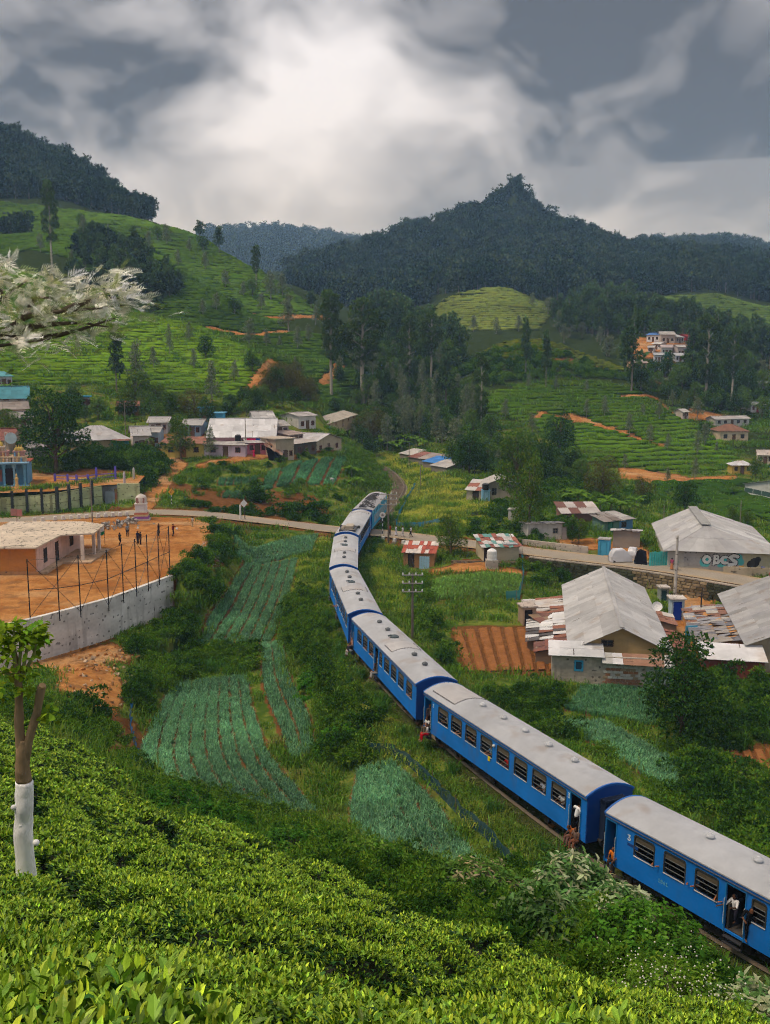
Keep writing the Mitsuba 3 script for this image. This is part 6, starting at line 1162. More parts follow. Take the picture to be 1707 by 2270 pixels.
for i, (px, c, lab) in enumerate(((552, (.62,.02,.10), 'first pink cloth hung at the lane end'), (562, (.60,.03,.14), 'second pink cloth beside the first'), (572, (.02,.10,.40), 'blue cloth on the washing line'))):
    p = at(px, 1000); A(thing('hanging_cloth', lab+', right of the lilac house', 'cloth'), None, (lambda m: (np.c_[m[0][:, 0], m[0][:, 1]+.06*np.sin(m[0][:, 0]*9), m[0][:, 2]], m[1]))(J(*[cbox(p+[-.35+.1*k, .03*(k % 2), 1.6], [.11, .03, 1.5]) for k in range(8)])), 'cloth', c)
A(thing('tarpaulin_heap', 'black tarpaulin heap under rusty sheets beside the block house', 'tarpaulin'), None, hull(np.array([at(596, 1020), at(624, 1026), at(600, 1008), at(618, 1012)]+[at(590, 1022, 2.6), at(618, 1024, 1.2), at(590, 1010, 2.7), at(606, 1018, 2.2)])), 'cloth', (.02,.022,.03))
sheets(A(thing('rusty_sheets', 'rusty roof sheets lying on the black tarpaulin heap', 'roof sheets'), 'batten', bar(at(588, 1018, 2.8), at(626, 1022, 1.4), .1), 'paint', DK), at(586, 1022, 2.85), at(626, 1028, 1.45), at(630, 1018, 1.8), at(590, 1010, 3.1), 5, 2, [(.24,.12,.08),(.32,.22,.16)], np.eye(4), tilt=.08)
# -- temple
p0, p1 = at(-60, 1078), at(62, 1076); kt, Ft, Lt = house('temple', 'small hindu temple with painted tower and blue pillars at the left edge', p0, p1, 6.0, 3.4, (.10,.26,.40), 'flat', rgb=(.30,.10,.07), cat='temple', over=.35, ops=[('f','d',Lt_,1.6,.1,2.6,(.04,.03,.03)) for Lt_ in (2.2, 5.3)])
for i in range(6):
    x = .3+i*(Lt-.6)/5; A(kt, 'pillar', J(lathe([(.28, 0), (.28, .3), (.17, .4), (.17, 2.6), (.26, 2.8), (.34, 3.1), (.34, 3.4)], 10, (x, -.9, 0))), 'paint', (.14,.36,.52) if i % 2 else (.22,.42,.54), Ft, smooth=40)
A(kt, 'porch_slab', J(box(-.4, Lt+.4, -1.5, .1, 3.4, 3.6), box(-.5, Lt+.5, -1.6, .1, -.4, .12)), 'paint', (.16,.30,.42), Ft)
A(kt, 'picture', box(2.9, 4.2, -.06, -.02, .7, 2.5), 'paint', (.40,.16,.13), Ft)
def gop(key, F, cx, cy, w, d, z0, tiers, name):
    z = z0
    for t in range(tiers):
        k = 1-t*.22; hh = .85-.08*t
        tk_ = A(key, name, J(box(cx-w*k/2, cx+w*k/2, cy-d*k/2, cy+d*k/2, z, z+hh*.75), box(cx-w*k/2-.12, cx+w*k/2+.12, cy-d*k/2-.12, cy+d*k/2+.12, z+hh*.75, z+hh)), 'paint', ((.56,.40,.24), (.44,.25,.22), (.52,.42,.30))[t % 3], F)
        for i in range(max(2, int(w*k/.55))):
            x = cx-w*k/2+.25+i*.55; A(tk_, 'figure', J(lathe([(.16, 0), (.12, .25), (.15, .42), (.06, .5), (.10, .6), (.02, .74)], 6, (x, cy-d*k/2-.1, z)), bar((x-.18, cy-d*k/2-.12, z+.4), (x+.18, cy-d*k/2-.12, z+.36), .06)), 'paint', [(.62,.36,.16),(.50,.18,.14),(.16,.32,.48),(.60,.50,.22),(.55,.42,.36)][rh.integers(5)], F)
        z += hh
    for i in (-1, 0, 1): A(key, 'finial', lathe([(.30, 0), (.36, .2), (.22, .5), (.06, .62), (.09, .74), (.0, .95)], 10, (cx+i*w*.18, cy, z)), 'paint', (.58,.42,.10), F, smooth=40)
gop(kt, Ft, Lt*.42, 1.4, 4.6, 2.6, 3.6, 3, 'tower_tier'); gop(kt, Ft, Lt*.86, .8, 2.0, 1.6, 3.6, 2, 'side_tier')
A(kt, 'roundel', J(tube([(Lt*.74, -.3, 7.2), (Lt*.74, -.2, 7.2)], .85, 20)), 'paint', (.40,.55,.62), Ft); A(kt, 'roundel_post', J(bar((Lt*.62, .4, 3.6), (Lt*.62, .4, 8.0), .1), bar((Lt*.62, .4, 8.0), (Lt*.74, -.2, 7.9), .08)), 'paint', (.45,.45,.42), Ft)
A(thing('golden_statue', 'golden standing statue between the blue temple pillars', 'statue'), None, J(lathe([(.3, 0), (.28, .4), (.2, .5), (.22, 1.0), (.3, 1.35), (.1, 1.55), (.15, 1.7), (.12, 1.9), (.0, 2.15)], 10, (Ft[:3, :3] @ np.array([Lt*.83, -1.9, 0])+Ft[:3, 3]))), 'paint', (.60,.42,.16), smooth=40)
# -- the flat-roofed orange house on the sports ground
q0, q1 = np.array([-43.2, 100.3, 3.0]), np.array([-36.0, 100.3, 3.0])
k11, F11, L11 = house('orange_house', 'orange house with wavy concrete slab roof beside the sports ground', q0, q1, 14.5, 2.9, (.60,.26,.07), 'flat', rgb=(.47,.40,.32), ops=[], over=.25, base=.8, z=3.0)
for kk in [k for k in scene if k.startswith(k11+'__roof')]: del scene[kk]
rp = np.array([(-1, -.9), (2, -1.0), (L11+.4, -.9), (L11+.6, 6.3), (L11+3.9, 7.4), (L11+3.5, 13), (L11+.3, 15.3), (-1, 15.2)])
A(k11, 'roof', ext(sg.Polygon(rp), .16), 'concrete', (.56,.48,.38), F11 @ np.array(T().translate([0, 0, 2.9]).matrix))
A(k11, 'side_wall', mv(mf(box(L11, L11+.16, 0, 14.5, -.8, 2.9))-mf(box(L11-1, L11+1, 1.9, 2.9, .9, 2.3))-mf(box(L11-1, L11+1, 5.6, 6.6, .1, 2.3))-mf(box(L11-1, L11+1, 10.6, 11.8, 1.0, 2.3))), 'paint', (.62,.44,.37), F11)
for u, w, a, b_, kd in ((2.4, 1.0, .9, 2.3, 'w'), (6.1, 1.0, .1, 2.3, 'd'), (11.2, 1.2, 1.0, 2.3, 'w')): opening_parts(k11, F11, 'r', u, w, a, b_, kd, (.06,.045,.04), L11+.16, 14.5)
A(k11, 'step', J(box(L11+.16, L11+4.0, 5.4, 13.2, -.5, .20), box(L11+.16, L11+1.0, .2, 5.4, -.5, .28)), 'concrete', (.50,.36,.24), F11)
for x, y in ((L11+2.8, 6.6), (L11+3.1, 9.9), (L11+2.9, 12.6)): A(k11, 'pillar', box(x-.16, x+.16, y-.16, y+.16, .20, 2.9), 'paint', (.64,.56,.50), F11)
A(k11, 'plinth', J(box(-.1, L11+.26, -.12, 0, -.9, .35)), 'concrete', (.48,.26,.12), F11)
# ------------------------------------------------------------------ vegetation in place
rv = np.random.default_rng(2024)
FOOTU = shapely.union_all([f.buffer(.2) for f in FOOT]); FIELDU = shapely.union_all(FIELDS)
_rt = cKDTree(RP[:, :2]); _tt = cKDTree(TP)
def free(p, road=2.9, track=2.4, foot=True):
    p = np.atleast_2d(p); ok = (_rt.query(p)[0] > road) & (_tt.query(p)[0] > track)
    ok &= ~shapely.contains_xy(play_poly.buffer(.1), p[:, 0], p[:, 1]) & ~shapely.contains_xy(FIELDU, p[:, 0], p[:, 1])
    if foot: ok &= ~shapely.contains_xy(FOOTU, p[:, 0], p[:, 1])
    return ok
def dirt(p):
    u, v = uv_of(p[:, 0], p[:, 1])
    return map_coordinates(UVG[..., 0], [(v-GV[0])/(GV[1]-GV[0]), (u+UM)/(2*UM)*(UN-1)], order=1, mode='nearest')
def scatter(poly, n, rng=rv):
    b = poly.bounds; p = np.stack([rng.uniform(b[0], b[2], n*3), rng.uniform(b[1], b[3], n*3)], 1)
    return p[shapely.contains_xy(poly, p[:, 0], p[:, 1])][:n]
def many(name, kinds, pts, label, smin, smax, start=0, sink=.05, sz=None):
    for i, p in enumerate(pts):
        s = rv.uniform(smin, smax)
        put(f'{name}__{start+i+1:04d}', kinds[rv.integers(len(kinds))], p[0], p[1], float(ground(p[0], p[1]))-sink, s, rv.uniform(0, 6.28), s*rv.uniform(.85, 1.2))
    stuff(name, label)
K = lambda k, n=3: [f'{k}_{i}' for i in range(n)]
# -- single trees and plants that can be pointed at
for kind, px, py, top, label, grp, wd in (
  ('tall_tree',805,892,676,'tallest tree of the gorge, pale bare stem under a broad layered crown',None,1.25),('tall_tree',908,868,712,'tall pale-stemmed tree just right of the tallest one',None,1.0),
  ('tall_tree',735,880,655,'dark crowned tree left of the tallest gorge tree',None,.8),('tall_tree',955,850,700,'dense tall tree above the right side of the gorge',None,.9),('slim_tree',988,905,760,'slim twiggy tree behind the grass terrace',None,.9),
  ('tall_tree',1066,958,796,'tall double-stemmed tree leafy almost to the ground, right of the gorge',None,.75),('tall_tree',117,608,418,'lone tall gum with ragged tiers on the left tea hill',None,.62),
  ('slim_tree',259,872,735,'two slim pale stems rising behind the silvery branch',None,.7),('silver_oak',303,868,757,'pale silver oak on the bright tea spur beside the silvery branch',None,1.0),('silver_oak',470,902,803,'feathery silver oak above the village roofs',None,1.0),
  ('dark_tree',456,797,742,'round dark bush tree alone in the bright tea, left of two',None,.9),('dark_tree',560,826,778,'round dark bush tree beside the red path on the spur',None,1.0),('silver_oak',376,790,722,'small umbrella-crowned tree in the bright tea',None,.7),
  ('silver_oak',553,770,708,'pale tree on the dirt road of the second spur',None,1.3),('silver_oak',640,735,655,'bushy pale tree where the dirt road rounds the second spur',None,1.3),('leafy_tree',300,905,820,'green tree behind the long beige house',None,1.3),
  ('leafy_tree',345,900,850,'bushy green trees above the long beige house',None,1.4),('yellow_tree',432,925,862,'yellowish tree above the blue huts',None,1.2),('dark_tree',125,1048,868,'great dark spreading tree between temple and long house',None,1.15),
  ('leafy_tree',18,960,905,'round green tree at the left edge above the temple',None,1.4),('leafy_tree',402,1018,915,'leafy street tree in front of the yellow house',None,.85),('silver_oak',466,1015,948,'pale thin-crowned tree before the lilac house',None,1.2),
  ('yellow_tree',826,985,903,'yellow-green crowned tree above the railway bend',None,.95),('leafy_tree',795,978,925,'smaller yellow-green tree beside the gable house',None,1.0),('dark_tree',822,1012,968,'dark little tree at the inner side of the railway bend',None,1.2),
  ('leafy_tree',760,965,925,'green tree between the gable house and the ochre house',None,1.3),('leafy_tree',1148,1118,948,'high pale green tree behind the terrace cottage',None,.85),('leafy_tree',1172,1190,1010,'slender leafy tree with pale stem right of the terrace cottage',None,.62),
  ('dark_tree',1240,1020,915,'dark broad tree below the deep green tea slope',None,1.0),('dark_tree',1040,1050,960,'dark tree left behind the terrace cottage',None,1.1),('leafy_tree',1080,1045,985,'mid green tree behind the terrace cottage roof',None,1.2),
  ('yellow_tree',1335,1108,1008,'rounded olive-yellow tree in the middle of the right side',None,1.0),('dark_tree',1518,1138,1063,'round dark glossy tree left of the graffiti house roof',None,1.0),('yellow_tree',1425,1105,1055,'brownish feathery tree beside the olive one',None,1.2),
  ('leafy_tree',1000,1235,1128,'small tree at the roadside between red-roofed hut and tank house',None,.95),('leafy_tree',1283,1205,1148,'round clipped tree on the bank by the roadside closet',None,1.0),('dark_tree',1268,1205,1152,'darker twin of the clipped tree',None,.7),
  ('dark_tree',1512,1655,1385,'dark tree with bright tips in front of the right edge house',None,1.0),('leafy_tree',1655,1165,1128,'small tree right behind the graffiti house',None,1.4),('leafy_tree',1625,1160,1118,'bright green tree behind the graffiti house ridge',None,1.2),
  ('silver_oak',1010,1000,925,'silvery tree above the grass terrace sheds',None,1.5),('silver_oak',980,985,930,'second silvery tree left of it above the sheds',None,1.3),('silver_oak',1105,1048,995,'pale spire shaped tree behind the dark tree',None,1.2),
  ('slim_tree',1400,870,690,'tall pair of pale stems left of the hillside hamlet',None,.8),('slim_tree',1165,838,705,'slim dark tree standing on the bright tea crest',None,.55),('slim_tree',1210,862,735,'second slim dark tree on the tea crest',None,.55),
  ('tall_tree',1620,905,735,'tall pale-stemmed tree right of the hamlet',None,.8),('tall_tree',1565,880,715,'tall dark tree cluster below the hamlet at right',None,1.0),('slim_tree',1535,842,720,'dark tree at the right end of the hamlet',None,1.2),
  ('silver_oak',1545,930,880,'dark bushy tree by the orange clearing',None,1.6),('dark_tree',1560,965,935,'round dark shrub tree left of the cream bungalow',None,1.3),('leafy_tree',1675,1060,1010,'tree in front of the steel shed',None,1.0),
  ('slim_tree',443,530,490,'little round headed tree first on the left skyline',None,1.5),('slim_tree',486,562,504,'second tree on the left skyline with bare stem',None,1.1),('slim_tree',521,570,520,'thin tree third on the left skyline',None,.7),('tall_tree',568,640,550,'dark two-tiered tree on the descending ridge',None,.8),
  ('silver_oak',626,660,610,'pale round tree on the descending ridge',None,1.6),('silver_oak',600,668,605,'pale tree further down the descending ridge',None,1.4),('slim_tree',690,685,645,'small tree standing against the dark forest hill',None,1.5),('silver_oak',1003,645,615,'tree on the left shoulder of the pale tea knoll',None,1.3),('silver_oak',1135,640,600,'pale slender tree on top of the pale tea knoll',None,1.3)):
    plant(kind, px, py, top, label, grp, wd)
def row(kind, pts, label, grp, wd=1.0):
    for px, py, top in pts: plant(kind, px, py, top, label, grp, wd)
row('silver_oak', [(1340,925,878),(1395,965,915),(1462,932,885),(1545,1012,955),(1562,990,938),(1588,1005,978),(1540,1065,1015),(1300,872,842),(1232,865,834),(1172,862,828),(1440,985,940),(1300,925,885),(1480,1000,960),(1385,1040,1005),(1480,1072,1035)], 'slim silver oak shading the deep green tea slope on the right', 'silver oaks on the deep green tea slope', 1.1)
row('silver_oak', [(185,520,480),(290,570,540),(330,560,515),(395,590,555),(370,545,500),(420,560,530),(455,600,560),(500,640,600),(540,660,625),(450,700,665),(480,690,650),(300,540,510),(240,530,500),(580,690,650)], 'grey-green silver oak scattered over the upper left tea terraces', 'silver oaks on the upper left terraces', 1.3)
row('silver_oak', [(60,700,660),(130,640,600),(200,760,715),(340,820,770),(420,760,715),(90,560,520),(160,590,555),(430,820,775),(520,850,800)], 'slim grey-green tree standing in the bright tea spur', 'slim trees in the bright tea spur', 1.2)
row('mid_tree', [(330,600,560),(400,640,600),(520,700,660),(250,540,505),(350,535,500),(450,560,525),(180,505,475),(560,660,615)], 'small green shade tree on the upper left terraces', 'green shade trees on the upper left terraces', 1.1)
row('silver_oak', [(590,770,730),(660,775,725),(685,760,720),(620,770,745),(700,720,680),(725,790,740),(655,815,790)], 'small pale tree in the tea below the dirt road', 'small pale trees under the dirt road', 1.3)
row('silver_oak', [(1180,680,650),(1215,700,660),(1240,735,690),(1265,745,705),(1290,750,715),(1330,765,725),(1150,735,700),(1345,790,750),(1050,735,700),(1100,740,705),(1480,745,715),(1500,730,700)], 'whitish flowering tree along the foot of the pale knoll', 'whitish trees at the foot of the pale knoll', 1.5)
row('silver_oak', [(905,790,740),(860,770,735),(1015,880,830),(870,860,815),(1180,960,915),(1120,930,885),(1490,900,865),(1425,920,895)], 'silver-leaved tree dotted through the wooded gorge', 'silver-leaved trees in the gorge', 1.3)
row('silver_oak', [(1240,640,600),(1290,650,615),(1345,700,655),(1250,760,720),(1420,720,680),(1520,720,675),(1580,770,725),(1640,760,720),(1690,790,745),(1690,850,800),(1590,830,790),(1350,790,745)], 'pale tree standing out of the dark wood around the hamlet', 'pale trees in the wood around the hamlet', 1.6)
row('banana', [(850,985,955),(868,982,950),(885,990,955),(905,985,955),(845,1000,965),(925,992,962),(890,1000,968),(872,1005,972),(940,1000,970),(780,1060,1025),(790,1085,1050),(770,1050,1028)], 'banana plant in the grove above the railway bend', 'banana plants at the railway bend', 1.2)
row('banana', [(1280,1125,1075),(1265,1120,1085),(1300,1128,1090),(1330,1140,1100),(1355,1142,1095),(1375,1140,1100),(1395,1145,1105),(1410,1130,1090),(1258,1105,1075),(1345,1125,1090)], 'banana plant behind the roadside huts', 'banana plants behind the roadside huts', 1.3)
row('banana', [(1560,870,850),(1590,865,845),(1620,870,848),(1650,880,855),(1680,885,860),(1600,945,925),(1570,950,930),(20,880,840),(40,885,850),(100,880,850)], 'far banana plant on a village slope', 'far banana plants', 1.3)
row('dark_shrub', [(555,1112,1075),(580,1115,1085),(640,1140,1110),(665,1142,1112),(690,1148,1120),(705,1140,1108)], 'clipped dark bush on the bank left of the crossing', 'dark bushes left of the crossing', 1.1)
row('dark_shrub', [(190,1585,1535),(225,1600,1555),(165,1560,1530)], 'dark round bush at the orange earth pit', 'dark bushes at the earth pit', 1.1)
# -- woods
def wood(name, poly, spacing, kinds, label, smin=.8, smax=1.2, clear=None):
    n = int(poly.area/spacing**2); p = scatter(poly, n)
    if clear is not None: p = p[clear(p)]
    many(name, kinds, p, label, smin, smax, sink=.3); return len(p)
wood('forest', ypoly([(-120,470,545),(150,470,550),(300,492,530),(350,498,640),(300,470,665),(150,350,715),(0,300,715),(-120,260,720)]), 6.3, K('wood_tree'), 'dark wood covering the ridge at the left', .8, 1.25)
wood('forest_001', ypoly([(640,640,700),(750,660,600),(900,690,560),(960,660,560),(1010,640,560),(1200,640,580),(1400,690,590),(1480,640,600),(1600,640,610),(1800,660,620),(1800,600,900),(1600,590,880),(1400,570,920),(1300,535,960),(1200,500,960),(1155,428,935),(1100,450,930),(900,515,935),(800,560,930),(640,620,900)]), 7.6, K('wood_tree'), 'dark forest on the peaked hill behind the valley', .7, 1.45)
wood('forest_002', ypoly([(440,640,1500),(440,540,2150),(640,515,2230),(800,545,2230),(860,640,1500)]), 19, K('wood_tree'), 'hazy blue wood on the farthest hill', 1.4, 2.2)
wood('forest_003', ypoly([(1400,620,1300),(1400,575,1830),(1600,545,1820),(1800,575,1830),(1800,640,1300)]), 19, K('wood_tree'), 'hazy wood on the mast-topped hill', 1.0, 1.6)
wood('forest_004', ypoly([(135,640,322),(180,560,395),(300,545,398),(400,660,345),(340,690,312),(250,672,318)]), 4.4, K('wood_tree')+K('slim_tree'), 'dark wood filling the hollow between the two tea spurs', .45, .75)
wood('forest_005', ypoly([(-60,540,430),(0,500,445),(95,495,440),(60,540,420)]), 5, K('wood_tree'), 'small wood at the left edge of the high terraces', .6, .9)
wood('gorge_wood', ypoly([(720,880,250),(800,905,242),(900,1000,250),(1000,990,240),(1090,985,232),(1080,900,275),(1010,870,295),(960,800,360),(900,760,430),(800,740,400),(740,800,300)]), 5.2, K('mid_tree')*4+K('silver_oak'), 'mixed trees filling the gorge behind the railway bend', .45, .95, lambda p: free(p))
ns_ = 0
sl = scatter(ypoly([(1200,750,428),(1240,715,470),(1300,690,540),(1390,700,530),(1460,755,440),(1540,770,430),(1740,800,415),(1740,830,390),(1640,860,345),(1560,880,320),(1545,800,385),(1400,740,430),(1330,745,400)]), 200); sl = sl[np.argsort(sl[:, 1])]
sl = sl[free(sl, foot=True)]
for i, p in enumerate(sl[:210]):
    s = rv.uniform(.75, 1.2); px_ = 853.5+FPX*p[0]/p[1]*.985; wh = 'left of' if px_ < 1400 else 'right of' if px_ > 1545 else 'around'; fb = 'front' if p[1] < 400 else 'middle' if p[1] < 450 else 'back'; k = thing('forest_tree', f'tall dark tree in the {fb} wood {wh} the hillside hamlet', 'tree', f'trees in the {fb} of the wood {wh} the hamlet')
    put(k, f'slim_tree_{i % 3}' if i % 3 else f'mid_tree_{i % 2}', p[0], p[1], float(ground(*p))-.2, s*(1 if i % 3 else 1.3), rv.uniform(0, 6.28))
sl = scatter(ypoly([(820,775,415),(930,760,430),(985,800,370),(1040,825,330),(1000,845,315),(900,800,380)]), 90)
for i, p in enumerate(sl):
    s = rv.uniform(.8, 1.5); fb = 'near' if p[1] < 375 else 'far'; k = thing('forest_tree', f'dark tree at the {fb} side of the wooded belt between gorge and pale tea knoll', 'tree', f'trees on the {fb} side of the belt below the knoll')
    put(k, f'mid_tree_{i % 3}' if i % 3 else 'slim_tree_0', p[0], p[1], float(ground(*p))-.2, s, rv.uniform(0, 6.28))
# -- undergrowth: thick where the photo is thick
def thicket(name, pts, spacing, kinds, label, smin, smax, **k):
    poly = wpoly(pts) if len(pts[0]) == 2 else ypoly(pts); p = scatter(poly, int(poly.area/spacing**2)); p = p[free(p, **k)]
    p = p[dirt(p) < .75]
    many(name, kinds, p, label, smin, smax)
S1, S2, TG, GR = K('shrub'), K('dark_shrub'), K('tall_grass'), K('grass')
thicket('undergrowth', [(640,1330),(690,1330),(740,1500),(840,1640),(790,1700),(740,1690),(720,1600),(690,1480),(640,1430)], .55, S1*2+S2[:1]+TG[:1], 'lush green hedge of weeds and bushes on the bank left of the train', .55, 1.35)
thicket('undergrowth_001', [(380,1290),(440,1230),(500,1170),(530,1175),(520,1230),(490,1330),(430,1430),(560,1440),(560,1490),(400,1505),(330,1590),(270,1560),(300,1500),(330,1420),(400,1350)], .95, S1+S2+TG, 'tangled weeds on the slope below the sports ground', .5, 1.3)
thicket('undergrowth_002', [(860,1190),(890,1230),(900,1290),(930,1400),(1010,1500),(1100,1570),(1240,1660),(1400,1790),(1520,1850),(1707,1960),(1707,1880),(1540,1780),(1500,1770),(1240,1610),(1090,1520),(1000,1500),(985,1410),(945,1340),(950,1290),(900,1280),(880,1190)], .85, S1+TG+S2[:1], 'bright weeds and reeds along the right side of the train', .55, 1.35)
thicket('undergrowth_003', [(1060,1530),(1240,1530),(1250,1580),(1230,1610),(1100,1560)], .8, S2+S1, 'dark vegetable weeds between train and gabled house', .4, .9)
thicket('undergrowth_004', [(1500,1500),(1707,1500),(1740,1900),(1530,1790),(1520,1650)], 1.0, S2+S1[:2]+TG[:1], 'dark bushes at the right edge around the dark front tree', .6, 1.6)
thicket('undergrowth_005', [(330,1000),(250,1010),(190,1010),(140,1040),(130,1058),(300,1045),(330,1090),(375,1045)], 1.15, S2+S1[:1], 'dark hedge and bushes on the slope below the long house', .8, 1.8)
thicket('undergrowth_006', [(385,1060),(440,1035),(560,1040),(640,1015),(790,1005),(840,1030),(860,1070),(800,1100),(720,1120),(560,1110),(420,1100)], 1.9, S1*2+S2+TG+GR, 'weeds and shrubs on the garden terraces left of the bend', .45, 1.1)
thicket('undergrowth_007', [(560,870),(600,810),(640,815),(700,870),(690,900),(560,900)], 1.5, S1+S2+K('yellow_tree'), 'scrub covering the knoll behind the village', .5, 1.1)
thicket('undergrowth_008', [(150,905),(540,900),(700,905),(700,925),(560,920),(440,955),(200,945),(60,930)], 2.5, K('mid_tree')+S1+K('banana', 2), 'mixed garden trees between village roofs and tea hill', .35, .75)
thicket('undergrowth_009', [(880,1168),(1060,1185),(1150,1165),(1230,1150),(1180,1110),(1155,1160),(1030,1172),(1220,1060),(1400,1080),(1430,1120),(1250,1130),(1240,1160),(1330,1180),(1150,1215),(900,1175)], 1.7, S1+S2+TG, 'garden weeds between the terraces and the roadside huts', .6, 1.5)
thicket('undergrowth_010', [(1000,1010),(1230,1010),(1300,1060),(1280,1090),(1150,1080),(1000,1040)], 2.6, K('mid_tree')+S2, 'thick garden trees behind the terrace cottage', .35, .8)
thicket('undergrowth_011', [(1190,1250),(1260,1255),(1260,1285),(1180,1300),(1160,1260)], .9, S1+S2, 'bushes on the red bank left of the road wall', .5, 1.1)
thicket('undergrowth_012', [(1400,860,300),(1480,850,340),(1640,860,340),(1740,870,335),(1740,940,290),(1640,950,285),(1540,940,285),(1500,920,285)], 3.4, K('mid_tree')+S2, 'garden trees around the cream bungalow', .4, .9)
thicket('undergrowth_013', [(750,1010),(830,1020),(870,1070),(850,1090),(790,1080)], 1.2, S1+TG, 'lush leaves on the cutting inside the railway bend', .8, 1.6)
thicket('undergrowth_014', [(1000,830,325),(1160,800,325),(1340,830,325),(1400,850,312),(1300,838,300),(1180,845,296),(1080,880,286)], 2.2, S2+S1, 'dark scrub under the bright tea crest', .9, 1.9)
thicket('undergrowth_015', [(100,1430),(300,1425),(380,1360),(430,1430),(330,1480),(280,1460),(110,1460)], .9, S2+S1+TG, 'weeds at the foot of the concrete wall', .5, 1.1)
thicket('undergrowth_016', [(385,1135),(560,1150),(740,1165),(730,1155),(560,1130),(400,1115)], 1.0, S2+GR, 'rough hedge along the road left of the crossing', .5, 1.0)
thicket('meadow', [(850,1003),(900,1008),(985,1048),(1025,1060),(1030,1110),(1140,1115),(1150,1160),(1050,1172),(990,1165),(880,1165),(890,1130),(905,1090),(900,1050),(870,1025)], .62, K('meadow'), 'bright yellow-green grass terraces right of the railway bend', .9, 1.5)
thicket('meadow_001', [(650,1190),(715,1170),(722,1290),(745,1370),(800,1500),(890,1640),(1100,1830),(1080,1850),(860,1650),(760,1560),(690,1400),(640,1330),(640,1250)], .55, K('meadow')[:2]+GR[:1], 'fresh short grass beside the left of the line', .7, 1.3, track=2.0)
thicket('meadow_002', [(800,1195),(850,1190),(870,1290),(900,1360),(880,1370),(820,1270)], .55, K('meadow')[:2], 'fresh short grass right of the line by the crossing', .7, 1.2, track=2.0)
# the belt of bushes between tea and fields
belt = sg.Polygon([tuple(PY(px, py, Y)[:2]) for px, py, Y in TEDGE[1:]]+[tuple(PZ(px, py, z)[:2]) for px, py, z in ((1707,2120,-.5),(1500,1990,-.6),(1300,1930,-.8),(1120,1960,-1),(900,1950,-1.5),(740,1860,-2.4),(600,1810,-2.8),(420,1760,-3),(330,1720,-2.6),(270,1650,-1.4),(200,1610,0),(0,1570,3))]).buffer(0)
pb = scatter(belt, int(belt.area/.62)); pb = pb[free(pb, track=2.7)]; pb = pb[shapely.distance(tea_front, shapely.points(pb[:, 0], pb[:, 1])) > 1.6]; d = np.hypot(pb[:, 0], pb[:, 1])
many('bank_bushes', S1+S2[:2]+S1, pb, 'tangled leafy bushes between the tea and the fields', .4, .8)
# -- tufts right up to the ballast
ii = rv.integers(0, 330, 2200); oo = rv.uniform(1.25, 2.6, 2200)*rv.choice([-1, 1], 2200); pt = TP[ii]+TN[ii]*oo[:, None]+rv.normal(0, .3, (2200, 2)); pt = pt[(_rt.query(pt)[0] > 3) & (_tt.query(pt)[0] > 1.2) & (pt[:, 1] > 20) & (pt[:, 1] < 175)]
many('trackside_grass', GR+GR+TG[2:], pt, 'dark grass growing up to the sleepers along the train', .6, 1.1)
# -- grass everywhere else, thinning with distance
n = 9000; vv = rv.uniform(math.log(32+VC), math.log(300+VC), n); uu = rv.uniform(-.44, .44, n); pg = np.stack([uu*np.exp(vv), np.exp(vv)-VC], 1)
pg = pg[free(pg, 2.6, 2.0)]; pg = pg[dirt(pg) < .45]; pg = pg[~shapely.contains_xy(tea_front.buffer(-1), pg[:, 0], pg[:, 1])]
for i, p in enumerate(pg):
    dd = p[1]; s = rv.uniform(.8, 1.4)*(1+dd/110)
    put(f'grass__{i+1:04d}', f'grass_{rv.integers(3)}', p[0], p[1], float(ground(p[0], p[1]))-.03, s, rv.uniform(0, 6.28), s*rv.uniform(.5, .8))
stuff('grass', 'rough grass tufts on the banks and terraces')
# ------------------------------------------------------------------ walls, poles, signs, people, small things
rs8 = np.random.default_rng(808)
def wallband(line, z0, z1, th, n=2):
    """a wall along a plan polyline with its own bottom and top heights"""
    p = np.asarray(line, float)[:, :2]; t = np.gradient(p, axis=0); t /= np.linalg.norm(t, axis=1, keepdims=True); nn = np.stack([t[:, 1], -t[:, 0]], 1)*th/2
    z0 = np.broadcast_to(z0, (len(p),)); z1 = np.broadcast_to(z1, (len(p),))
    v = np.vstack([np.c_[p+nn, z0], np.c_[p+nn, z1], np.c_[p-nn, z1], np.c_[p-nn, z0]]); m = len(p); i = np.arange(m-1); f = []
    for k in range(4): f.append(np.stack([k*m+i, ((k+1) % 4)*m+i, ((k+1) % 4)*m+i+1, k*m+i+1], 1))
    f = tri(np.vstack(f)); e = [[0, 3*m, 2*m], [0, 2*m, m], [m-1, 2*m-1, 3*m-1], [m-1, 3*m-1, 4*m-1]]
    return v, np.vstack([f, e])
def resample(line, n):
    line = np.asarray(line, float); s = np.r_[0, np.cumsum(np.linalg.norm(np.diff(line[:, :2], axis=0), axis=1))]; t = np.linspace(0, s[-1], n)
    return np.stack([np.interp(t, s, line[:, k]) for k in range(line.shape[1])], 1)
cwl = resample(WALLTOP, 60)
A(thing('curved_wall', 'curved pale concrete retaining wall holding up the orange sports ground', 'wall'), 'wall', wallband(cwl, -1.6, 3.12, .42), 'concrete', (.66,.64,.61))
